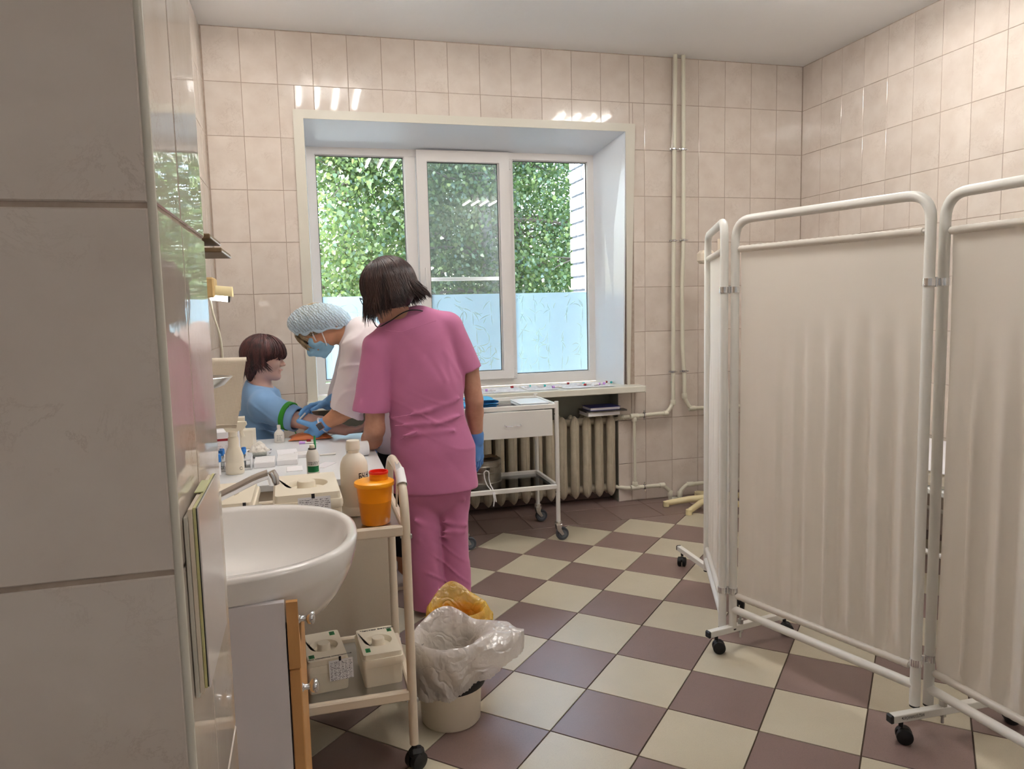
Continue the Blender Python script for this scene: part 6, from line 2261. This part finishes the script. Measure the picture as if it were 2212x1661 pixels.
F.disp(lambda x, y, z: .0028 * wob(x * 10, y * 8, z * 34, 1.0, .7) * np.clip((1.0 - z) * 4, .15, 1) + .0022 * wob(x * 30 + z * 26, y * 10, z * 12, 1.0, 2.1))
F.disp(lambda x, y, z: -.0075 * np.clip(1 - np.abs(np.sin(33 * z + 6 * x + 1.5 * np.sin(12 * x + 5 * z))) * 2.8, 0, 1) ** 1.4 * np.exp(-((z - .87) / .10) ** 2) * np.clip(.45 + wob(x * 9, y * 5, z * 16, 1.0, 1.0), 0, 1)
       - .0045 * np.clip(1 - np.abs(np.sin(20 * (x * .95 + (z - 1.1) * .55 * np.sign(x + 2.95)) + 1.2 * np.sin(8 * z))) * 2.6, 0, 1) ** 1.4 * np.clip((z - .98) * 8, 0, 1) * np.clip(.25 + wob(x * 8, y * 5, z * 8, 1.0, 2.6), 0, 1))
yk = -1.562
folds(F, [((-3.10, yk + .02, .905), (-2.96, yk, .925), .007), ((-2.95, yk, .928), (-2.79, yk + .03, .975), .006), ((-3.09, yk + .03, .87), (-2.93, yk - .004, .875), .006),
          ((-2.92, yk - .004, .872), (-2.78, yk + .03, .90), .006), ((-3.06, yk + .01, .83), (-2.84, yk + .005, .835), .005), ((-3.085, yk + .04, .80), (-3.0, yk - .006, .845), .005),
          ((-2.87, yk + .035, 1.17), (-2.80, yk + .05, 1.06), .005),
          ((-2.93, yk + .03, 1.18), (-2.87, yk + .01, 1.05), .004)])
top = F.build('scrub_top', M['pink'], pk, 2)
b = MB()
n = 40
b.tube([(-3.118, -1.520, 1.272), (-3.05, -1.545, 1.262), (-2.97, -1.548, 1.285), (-2.90, -1.535, 1.305)], .0014, 5)
b.build('seam', M['pink'], top)
# trousers
F = Field((-3.16, -1.70, -.005), (-2.66, -1.22, .76), .005)
F.path([(-2.915, yb, .71), (-2.915, yb, .60)], [.155, .162], .02, ((0, 1, 0), .70))
F.path([(-2.985, yb, .60), (-2.968, yb - .005, .38), (-2.955, yb, .03)], [.089, .070, .077], .010)
F.path([(-2.845, yb + .01, .60), (-2.840, yb + .005, .38), (-2.838, yb, .03)], [.096, .066, .068], .010)
F.cut((0, 0, .022), (0, 0, -1))
F.disp(lambda x, y, z: .0035 * wob(x * 26, y * 14, z * 22, 1.0, 1.4) + .0022 * wob(x * 40 + z * 30, y * 10, z * 10, 1.0, 3.3))
F.disp(lambda x, y, z: -.006 * np.clip(1 - np.abs(np.sin(26 * z + 14 * x + 1.6 * np.sin(16 * x + 9 * z))) * 2.6, 0, 1) ** 1.4 * np.clip(.25 + wob(x * 12, y * 5, z * 11, 1.0, 3.0), 0, 1))
yk = -1.525
folds(F, [((-2.90, yk + .01, .43), (-2.79, yk + .02, .40), .006), ((-2.90, yk + .015, .385), (-2.80, yk + .02, .372), .005), ((-2.90, yk + .02, .36), (-2.81, yk + .03, .345), .004),
          ((-3.02, yk, .45), (-2.94, yk + .01, .41), .005), ((-3.0, yk + .01, .36), (-2.95, yk + .02, .29), .004), ((-2.89, yk - .01, .57), (-2.80, yk + .0, .52), .005)])
F.build('trousers', M['pink'], pk, 2)
for x in (-2.950, -2.842):
    F = Field((x - .06, -1.56, 0), (x + .06, -1.24, .10), .004)
    F.cap((x, -1.49, .030), (x - .008, -1.32, .026), .036, .034, .02)
    F.cap((x, -1.49, .055), (x, -1.44, .05), .034, .030, .02)
    F.cut((0, 0, .002), (0, 0, -1))
    F.build('shoe', M['shoe'], pk)
# gloves
F = Field((-3.26, -1.38, .66), (-3.10, -1.10, .86), .0032)
F.cap((-3.179, -1.335, .785), (-3.180, -1.29, .772), .038, .032, .01)
hand(F, (-3.180, -1.29, .772), (-.05, .9, -.35), (-.6, .1, .75), (-1, .3, 0), .92, (25, 30, 20))
F.build('glove', M['glove_dark'], pk)
F = Field((-2.80, -1.52, .58), (-2.62, -1.32, .83), .0032)
F.cap((-2.713, -1.412, .785), (-2.711, -1.41, .755), .034, .031, .01)
hand(F, (-2.711, -1.41, .755), (.10, .02, -1), (.72, -.66, 0), (.4, .8, 0), .95, (16, 26, 18), spread=4, tc=12)
F.build('glove', M['glove_dark'], pk)
# hair
f_, s_, u_ = frame(hf, hu)
F = Field(HC - .20, HC + .20, .004)
L = lambda a, b_, c: HC + f_ * a + s_ * b_ + u_ * c
F.ell(L(-.014, 0, .030), (.112, .101, .108), [f_, s_, u_], 0)
F.ell(L(-.022, 0, -.022), (.082, .084, .074), [f_, s_, u_], .03)
for sg in (1, -1):
    F.cap(L(.02, .066 * sg, .02), L(.022, .066 * sg, -.060), .026, .018, .02)
F.ell(L(.105, 0, -.045), (.06, .062, .085), [f_, s_, u_], .02, 'sub')
F.cut(L(-.03, 0, -.088), nrm(-u_ * .8 + np.array((0, 0, -.6))))
hb = MB()
def pink_len(ph):
    a = abs(ph)
    if a < 38: return .012
    if a < 120: return .118
    return .104
strands(hb, L(-.014, 0, .028), hf, hu, 1.0, (.115, .104, .111), 800, (-125, 125), (4, 60), pink_len, .0033, .0, .006, .004, 5, droop=-np.array((.10, -.05, .95)) + u_ * -.5, part=.25)
strands(hb, L(-.014, 0, .028), hf, hu, 1.0, (.118, .106, .113), 820, (105, 255), (4, 72), pink_len, .0033, .018, .006, .004, 25, droop=-u_ - f_ * .05 + np.array((0, 0, -.25)), part=.15)
strands(hb, L(-.014, 0, .020), hf, hu, 1.0, (.112, .102, .109), 90, (38, 100), (40, 80), lambda p: .125, .0034, .0, .016, .003, 6, droop=(-.12, 0, -1))
strands(hb, L(-.014, 0, .020), hf, hu, 1.0, (.112, .102, .109), 110, (150, 215), (40, 80), lambda p: .108, .0036, .030, .012, .003, 7, droop=-u_ - f_ * .12)
F.build('hair', M['hair_dark'], pk, 1, hb)
# glasses and lanyard
b = MB()
for sg in (1, -1):
    c = L(.112, .036 * sg, .004)
    b.tube([tuple(c + s_ * .025 * math.cos(2 * math.pi * k / 24) + u_ * .019 * math.sin(2 * math.pi * k / 24) + f_ * -.008 * abs(math.cos(2 * math.pi * k / 24)) * (1 if math.cos(2 * math.pi * k / 24) * sg > 0 else 0)) for k in range(24)], .0018, 6, closed=True)
    b.tube([tuple(L(.104, .061 * sg, .010)), tuple(L(.05, .078 * sg, .012)), tuple(L(-.02, .080 * sg, .004))], .0017, 6)
b.tube([tuple(L(.114, -.011, .006)), tuple(L(.117, 0, .010)), tuple(L(.114, .011, .006))], .0016, 6)
b.build('glasses', M['black'], pk)
b = MB()
b.tube(bend([(-2.945, -1.495, 1.345), (-2.970, -1.522, 1.352), (-3.010, -1.528, 1.352), (-3.045, -1.525, 1.338), (-3.080, -1.520, 1.314), (-3.105, -1.508, 1.300), (-3.122, -1.48, 1.288), (-3.138, -1.45, 1.280), (-3.150, -1.43, 1.304), (-3.154, -1.43, 1.34)], .02), .0026, 7)
b.build('lanyard', M['black'], pk)

# ---- nurse in white, bending over the patient's arm ------------------
wh = thing('person', 'person in a white top, bouffant cap and blue mask bending over the outstretched arm', 'person', (-3.02, -1.03, 0))
HC, hf, hu = np.array((-3.374, -.95, 1.274)), (-.60, -.06, -.80), (-.80, .0, .60)
F = Field((-3.52, -1.25, -.005), (-2.80, -.70, 1.42), .005)
Lw = head(F, HC, hf, hu, .95)
F.cap(Lw(-.03, 0, -.05), (-3.20, -.965, 1.215), .052, .058, .02)
F.path([(-3.17, -.965, 1.17), (-3.08, -1.0, 1.0), (-3.03, -1.03, .80), (-3.01, -1.03, .70)], [.12, .13, .13, .14], .03, ((1, 0, .4), .7))
F.path([(-3.19, -1.09, 1.17), (-3.248, -1.085, .895)], [.050, .040], .02)
F.path([(-3.248, -1.085, .895), (-3.30, -1.065, .865), (-3.372, -1.035, .818)], [.041, .041, .029], .015)
F.path([(-3.20, -.82, 1.16), (-3.26, -.84, .95), (-3.33, -.915, .905)], [.048, .04, .028], .02)
for y, x1 in ((-1.10, -3.02), (-.96, -3.01)):
    F.path([(-3.01, y, .70), (-3.00, y, .40), (x1, y, .08)], [.085, .058, .036], .02)
    F.cap((x1, y, .05), (x1 - .14, y - .005, .035), .034, .03, .02)
F.build('body', M['skin'], wh)
# tunic
F = Field((-3.42, -1.26, .62), (-2.78, -.66, 1.36), .005)
sqw = ((1, 0, .35), .66)
F.path([(-3.150, -.965, 1.175), (-3.09, -1.0, 1.02), (-3.03, -1.03, .84), (-3.01, -1.03, .66)], [.155, .165, .165, .19], .03, sqw)
F.cap((-3.20, -1.08, 1.185), (-3.20, -.83, 1.175), .062, .06, .04)
F.cap((-3.13, -1.02, 1.235), (-3.12, -.90, 1.235), .06, .06, .04)
F.cap((-3.215, -.97, 1.205), (-3.13, -.97, 1.22), .066, .06, .03)
F.cap((-3.200, -1.085, 1.175), (-3.268, -1.085, .855), .070, .083, .028)
F.cap((-3.20, -.82, 1.165), (-3.27, -.85, .93), .066, .074, .028)
g = np.meshgrid(*F.ax, indexing='ij', sparse=True)
nr = nrm((-.42, .0, -.9))
pr = (g[0] + 3.27) * nr[0] + (g[2] - .872) * nr[2]
F.d = np.where((g[0] < -3.155) & (g[2] < 1.0) & (g[1] < -.97), np.maximum(F.d, pr), F.d)
F.cut((0, 0, .68), (0, 0, -1))
F.cap((-3.252, -1.085, .93), (-3.268, -1.085, .85), .066, .074, .004, None, 'sub')
F.disp(lambda x, y, z: .0028 * wob(x * 24 + z * 20, y * 14, z * 22 - x * 20, 1.0, .4) + .002 * wob(x * 40, y * 12, z * 34, 1.0, 1.9))
F.disp(lambda x, y, z: -.0055 * np.clip(1 - np.abs(np.sin(22 * (z * .75 - x * .75) + 1.6 * np.sin(11 * x + 7 * z + 3 * y) + 5 * y)) * 2.6, 0, 1) ** 1.4 * np.clip(.3 + wob(x * 9, y * 9, z * 9, 1.0, 4.0), 0, 1))
folds(F, [((-3.14, -1.14, 1.16), (-3.25, -1.158, 1.02), .006), ((-3.11, -1.145, 1.10), (-3.23, -1.165, .93), .006), ((-3.17, -1.135, 1.20), (-3.262, -1.135, 1.10), .005), ((-3.13, -1.15, .99), (-3.21, -1.17, .885), .005), ((-3.185, -1.10, 1.225), (-3.10, -1.10, 1.19), .005)])
tun = F.build('tunic', M['white_cotton'], wh, 2)
# trousers and shoes
F = Field((-3.16, -1.22, -.005), (-2.86, -.84, .80), .005)
F.cap((-3.01, -1.03, .74), (-3.01, -1.03, .66), .15, .15, .02, ((1, 0, 0), .75))
for y, x1 in ((-1.10, -3.02), (-.96, -3.01)):
    F.path([(-3.01, y, .66), (-3.00, y, .40), (x1, y, .15)], [.095, .068, .052], .012)
F.cut((0, 0, .165), (0, 0, -1))
F.build('trousers', M['trouser_black'], wh, 2)
for y, x in ((-1.10, -3.02), (-.96, -3.01)):
    F = Field((x - .23, y - .06, 0), (x + .08, y + .06, .12), .004)
    F.cap((x + .02, y, .036), (x - .16, y - .005, .028), .041, .036, .02)
    F.cap((x + .015, y, .065), (x - .03, y, .06), .038, .034, .02)
    F.cut((0, 0, .002), (0, 0, -1))
    F.cap((x + .01, y, .13), (x + .0, y, .075), .036, .03, .004, None, 'sub')
    s0 = F.build('shoe', M['shoe'], wh)
    MB().prism([(-.205, -.038), (.060, -.038), (.064, 0), (.060, .038), (-.205, .034), (-.214, 0)], (x, y, .001), (1, 0, 0), (0, 1, 0), .018).build('sole', M['plastic_cream'], s0)
# cap
f_, s_, u_ = frame(hf, hu)
F = Field((-3.56, -1.10, 1.22), (-3.18, -.80, 1.43), .004)
Rc = [nrm((1, 0, .06)), np.array((0, 1, 0)), nrm((-.06, 0, 1))]
F.ell((-3.368, -.95, 1.312), (.140, .112, .083), Rc, 0)
F.ell((-3.265, -.95, 1.308), (.048, .075, .042), Rc, .02)
F.ell((-3.445, -.95, 1.298), (.06, .085, .040), Rc, .03)
F.cut((-3.36, 0, 1.268), nrm((.14, 0, -1)))
F.ell((-3.365, -.95, 1.298), (.126, .098, .070), Rc, .002, 'sub')
F.disp(lambda x, y, z: .0016 * np.sin(150 * (x + .6 * z) + 2.0 * np.sin(70 * z) + 3 * np.sin(40 * y)))
F.build('bouffant_cap', M['cap'], wh)
b = MB()
pts = []
rg = np.random.default_rng(5)
for k in range(64):
    a = 2 * math.pi * k / 64
    x = -3.360 + .117 * math.cos(a)
    pts.append((x, -.95 + .092 * math.sin(a), 1.2675 + .14 * (x + 3.36) + .006 * math.sin(9 * a)))
b.tube(pts, [.0075 + .003 * math.sin(17 * k * .3) for k in range(64)], 8, closed=True)
b.build('elastic_edge', M['cap_edge'], wh, 60)
# hair under the cap, fringe
F = Field(HC - .17, HC + .17, .004)
Rh = [f_, s_, u_]
L = Lw
F.ell(L(-.014, 0, .030), (.099, .081, .090), Rh, 0)
F.ell(L(.10, 0, -.035), (.066, .066, .085), Rh, .015, 'sub')
F.ell(L(-.03, 0, -.06), (.06, .06, .04), Rh, .02, 'sub')
hb = MB()
strands(hb, L(-.01, 0, .02), hf, hu, .95, (.106, .088, .10), 50, (-60, 60), (35, 75), lambda p: .026 if abs(p) < 25 else .004, .0032, -.012, .006, .004, 8, droop=(.05, 0, -1))
strands(hb, L(.0, 0, .02), hf, hu, .95, (.108, .088, .10), 40, (-26, 26), (55, 80), lambda p: .058, .0032, -.018, .010, .004, 9, droop=(.28, 0, -1))
F.build('hair', M['hair_blond'], wh, 1, hb)
# mask with ear loops
F = Field(HC - .16, HC + .16, .003)
head(F, HC, hf, hu, 1.0, face=False)
F.cap(L(.094, 0, -.012), L(.116, 0, -.038), .017, .019, .02)
F.cap(L(.112, 0, -.045), L(.090, 0, -.092), .020, .020, .02)
for p, nv in ((L(.10, 0, -.004), u_ * .8 + f_ * .5), (L(.046, 0, -.05), -f_ * 1.0 + u_ * .25), (L(0, 0, -.116), -u_)):
    F.cut(p, nrm(nv))
F.cut(L(0, .060, 0), s_); F.cut(L(0, -.060, 0), -s_)
F.disp(lambda x, y, z: .0016 * np.sin(190 * ((x - HC[0]) * u_[0] + (z - HC[2]) * u_[2])))
mk = F.build('face_mask', M['mask'], wh)
b = MB()
for sg in (1, -1):
    y_ = HC[1] - .0 + sg * 1.0 * -.0
    for q_ in (((.060, .060, -.026), (.034, .076, .018), (.024, .086, .040)), ((.048, .060, -.082), (.004, .078, -.018), (-.012, .086, .020))):
        pts_ = [L(a_, b_ * sg, c_) for a_, b_, c_ in q_]
        b.tube([tuple(t_) for t_ in pts_], .0046, 6, flat=.6)
b.build('ear_loop', M['paper'], mk)
for sg in (1, -1):
    MB().lathe([(0, .0065), (.004, .0055), (.0062, .002), (.0065, 0)], L(.088, .031 * sg, .000), 14, axis=V(f_ - u_ * .3)).build('eye', M['eye'], wh)
    MB().tube([tuple(L(.098, .014 * sg, .021)), tuple(L(.095, .032 * sg, .026)), tuple(L(.083, .048 * sg, .020))], .0028, 6, flat=.6).build('eyebrow', M['hair_blond'], wh)
# gloves: the near hand lies on the arm, the far one holds the needle
F = Field((-3.56, -1.14, .70), (-3.32, -.88, .92), .0030)
F.cap((-3.362, -1.04, .822), (-3.392, -1.027, .806), .034, .036, .01)
hand(F, (-3.388, -1.030, .808), (-.70, .30, -.62), (-.25, -.78, .55), (-.5, .2, .9), .95, (14, 34, 30), spread=5, tc=18)
F.cap((-3.415, -1.03, .815), (-3.485, -1.02, .842), .015, .011, .012)
F.build('glove', M['glove'], wh)
F = Field((-3.54, -1.06, .78), (-3.29, -.84, .97), .0030)
F.cap((-3.315, -.90, .918), (-3.345, -.915, .902), .034, .030, .01)
hand(F, (-3.345, -.915, .902), (-.93, -.10, -.02), (.1, .25, .95), (.1, -1, -.3), .95, (42, 46, 20), spread=4, tc=10, bias=(-.55, .1, .2, .3))
F.cap((-3.435, -.945, .888), (-3.484, -.975, .838), .0105, .009, .01)
F.build('glove', M['glove'], wh)
# watch
b = MB()
wd_, wc_ = nrm((-.80, .28, -.52)), np.array((-3.385, -1.030, .811))
wn_ = nrm(np.cross(wd_, (0, 0, 1))); wu_ = nrm(np.cross(wn_, wd_))
if wn_[1] > 0: wn_ = -wn_
b.tube([tuple(wc_ - wd_ * .012 + (wn_ * math.cos(a) + wu_ * math.sin(a)) * .0335) for a in [2 * math.pi * k / 26 for k in range(26)]], .0085, 8, closed=True, flat=.35)
wt = b.build('watch_strap', M['paper'], wh, 60)
Rw = Matrix((V(wd_), V(wu_), V(wn_))).transposed()
MB().box(V(wc_ - wd_ * .012 + wn_ * .0365), (.030, .036, .010), .003, Rw).build('watch_case', M['watch_rim'], wt)
MB().box(V(wc_ - wd_ * .012 + wn_ * .0418), (.025, .031, .0015), .0005, Rw).build('watch_face', M['watch_face'], wt)
tagd = thing('syringe', 'thin needle held in the blue gloved fingers at the elbow', 'syringe', (-3.48, -.975, .84))
MB().tube([(-3.452, -.972, .872), (-3.482, -.986, .842)], .0042, 8).build('barrel', M['plastic_white'], tagd)
MB().tube([(-3.482, -.986, .842), (-3.492, -.990, .834)], .0009, 6).build('needle', M['steel'], tagd)

# ---- patient ---------------------------------------------------------
pt = thing('person', 'seated person with short red-brown hair in a light blue shirt holding out an arm', 'person', (-3.66, -.62, .45))
HC, hf, hu = np.array((-3.642, -.680, 1.122)), (.99, -.10, -.06), (.06, 0, 1)
F = Field((-3.86, -1.12, .02), (-3.14, -.40, 1.27), .0040)
Lp = head(F, HC, hf, hu, .90)
F.cap(Lp(-.025, 0, -.06), (-3.672, -.655, .955), .046, .052, .02)
sqx = ((1, 0, 0), .62)
F.path([(-3.672, -.64, .90), (-3.68, -.62, .70), (-3.68, -.60, .52)], [.13, .13, .14], .03, sqx)
F.path([(-3.645, -.80, .895), (-3.56, -.868, .846), (-3.435, -.945, .822)], [.050, .046, .038], .02)       # right upper arm to elbow
F.path([(-3.435, -.945, .822), (-3.385, -.972, .812), (-3.272, -1.022, .783)], [.038, .039, .025], .015)
F.path([(-3.67, -.47, .88), (-3.62, -.44, .66)], [.046, .04], .02)
F.path([(-3.62, -.44, .66), (-3.45, -.50, .53)], [.038, .028], .02)
for y in (-.70, -.50):
    F.path([(-3.68, y, .53), (-3.30, y, .53), (-3.28, y, .10)], [.075, .058, .04], .02)
    F.cap((-3.28, y, .06), (-3.16, y, .045), .034, .028, .02)
# hand, palm up, resting on the desk
hand(F, (-3.272, -1.022, .783), (.92, -.15, .05), (.0, -.35, -1), (0, .9, .4), .86, (18, 26, 18), spread=5, tc=22)
F.build('body', M['skin_pale'], pt, 1)
# shirt
F = Field((-3.86, -1.0, .46), (-3.40, -.34, 1.04), .005)
F.path([(-3.668, -.645, .905), (-3.69, -.63, .76), (-3.695, -.60, .50)], [.155, .165, .170], .03, sqx)
F.cap((-3.655, -.795, .905), (-3.67, -.49, .900), .062, .06, .04)
F.cap((-3.672, -.72, .945), (-3.675, -.58, .945), .045, .045, .04)
F.cap((-3.672, -.655, .94), (-3.674, -.655, .992), .060, .054, .02)
F.cap((-3.640, -.800, .897), (-3.475, -.925, .826), .070, .060, .03)
F.cap((-3.67, -.48, .88), (-3.635, -.445, .72), .066, .064, .03)
g = np.meshgrid(*F.ax, indexing='ij', sparse=True)
ad = nrm((.83, -.50, -.24))
pr = (g[0] + 3.490) * ad[0] + (g[1] + .912) * ad[1] + (g[2] - .832) * ad[2]
F.d = np.where((g[1] < -.80) & (g[0] > -3.60), np.maximum(F.d, pr), F.d)
F.cap((-3.54, -.877, .853), (-3.475, -.925, .826), .053, .050, .004, None, 'sub')
F.cut((-3.672, -.655, .992), nrm((.35, 0, 1)))
F.cap((-3.660, -.66, 1.03), (-3.668, -.655, .955), .054, .049, .004, None, 'sub')
F.disp(lambda x, y, z: .0025 * wob(x * 26, y * 16, z * 26, 1.0, 2.4) + .0018 * wob(x * 44 + z * 20, y * 16, z * 30, 1.0, .6))
F.disp(lambda x, y, z: -.005 * np.clip(1 - np.abs(np.sin(26 * (z * .8 + x * .4) + 1.6 * np.sin(14 * x + 9 * z))) * 2.6, 0, 1) ** 1.4 * np.clip(.2 + wob(x * 10, y * 6, z * 10, 1.0, 5.0), 0, 1))
folds(F, [((-3.70, -.795, .83), (-3.60, -.86, .80), .006), ((-3.69, -.79, .79), (-3.58, -.84, .76), .006), ((-3.61, -.80, .74), (-3.55, -.87, .80), .006), ((-3.62, -.86, .93), (-3.615, -.875, .84), .004), ((-3.72, -.76, .90), (-3.64, -.83, .92), .004)])
F.build('shirt', M['blue_cotton'], pt, 2)
b = MB().tube([(-3.672 + .0555 * math.cos(a), -.655 + .0565 * math.sin(a), .985 - .35 * .0555 * math.cos(a)) for a in [2 * math.pi * k / 40 for k in range(40)]], .0045, 8, closed=True)
b.build('neckband', M['blue_cotton'], pt, 60)
# trousers
F = Field((-3.86, -.86, .0), (-3.10, -.36, .66), .006)
for y in (-.70, -.50):
    F.path([(-3.69, y, .54), (-3.30, y, .54), (-3.28, y, .14)], [.092, .072, .055], .02)
    F.cap((-3.28, y, .05), (-3.15, y, .04), .042, .036, .02)
F.cap((-3.70, -.70, .54), (-3.70, -.50, .54), .10, .10, .04)
F.cut((0, 0, .004), (0, 0, -1))
F.build('trousers', M['trouser_black'], pt, 1)
# tourniquet on the upper arm
ad = nrm((.83, -.50, -.24)); ac = np.array((-3.533, -.882, .850))
n1 = nrm(np.cross(ad, (0, 0, 1))); n2 = nrm(np.cross(n1, ad))
b = MB().lathe([(.062, -.013), (.0708, -.0125), (.0708, .0125), (.062, .013)], ac, 30, axis=V(ad))
tq = b.build('tourniquet', M['green_band'], pt, 40)
tl_ = MB().tube([tuple(ac - np.array((0, 0, .062)) + ad * .03), tuple(ac + np.array((.035, -.02, -.10)))], .012, 6, flat=.2)
tl_.build('strap_end', M['green_band'], tq)
MB().box(V(ac) + V((.0, -.03, .052)), (.02, .016, .010), .002).build('buckle', M['plastic_white'], tq)
# hair
f_, s_, u_ = frame(hf, hu)
F = Field(HC - .16, HC + .16, .0035)
L = Lp
F.ell(L(-.016, 0, .034), (.106 * .9, .088 * .9, .100 * .9), [f_, s_, u_], 0)
F.ell(L(-.055, 0, -.035), (.056, .066, .062), [f_, s_, u_], .02)
F.cap(L(-.066, .022, -.05), L(-.070, .018, -.110), .034, .022, .02)
F.cap(L(-.066, -.022, -.05), L(-.066, -.022, -.105), .034, .022, .02)
F.ell(L(.092, 0, -.042), (.074, .085, .066), [f_, s_, u_], .012, 'sub')
hb = MB()
def pl_len(ph):
    a = abs(ph)
    if a < 35: return .006
    if a < 75: return .028
    if a < 115: return .056
    if a < 150: return .088
    return .108
strands(hb, L(-.016, 0, .032), hf, hu, .9, (.110, .092, .104), 1000, (-180, 180), (3, 62), pl_len, .0034, -.012, .008, .005, 15, part=.2)
strands(hb, L(-.005, 0, .030), hf, hu, .9, (.122, .090, .105), 70, (-50, 30), (8, 40), lambda p: .020, .0036, -.020, .010, .006, 16)
strands(hb, L(-.02, 0, .0), hf, hu, .9, (.100, .088, .10), 110, (-130, -70), (50, 80), lambda p: .062, .0036, .012, .018, .004, 17)
strands(hb, L(-.02, 0, .0), hf, hu, .9, (.100, .088, .10), 70, (150, 250), (50, 80), lambda p: .098, .0040, .010, .014, .004, 18)
F.build('hair', M['hair_red'], pt, 1, hb)
for sg in (1, -1):
    MB().lathe([(0, .0062), (.004, .005), (.006, .002), (.0062, 0)], L(.086, .031 * sg, .001), 14, axis=V(f_ + s_ * .2 * sg)).build('eye', M['eye'], pt)
    MB().tube([tuple(L(.094, .014 * sg, .022)), tuple(L(.090, .032 * sg, .027)), tuple(L(.078, .048 * sg, .021))], .0028, 6, flat=.6).build('eyebrow', M['hair_red'], pt)
MB().tube([tuple(L(.090, -.022, -.0640)), tuple(L(.0975, -.010, -.0600)), tuple(L(.0985, 0, -.0610)), tuple(L(.0975, .010, -.0600)), tuple(L(.090, .022, -.0640))], [.002, .0042, .004, .0042, .002], 8, flat=.8).build('lips', M['lip'], pt)
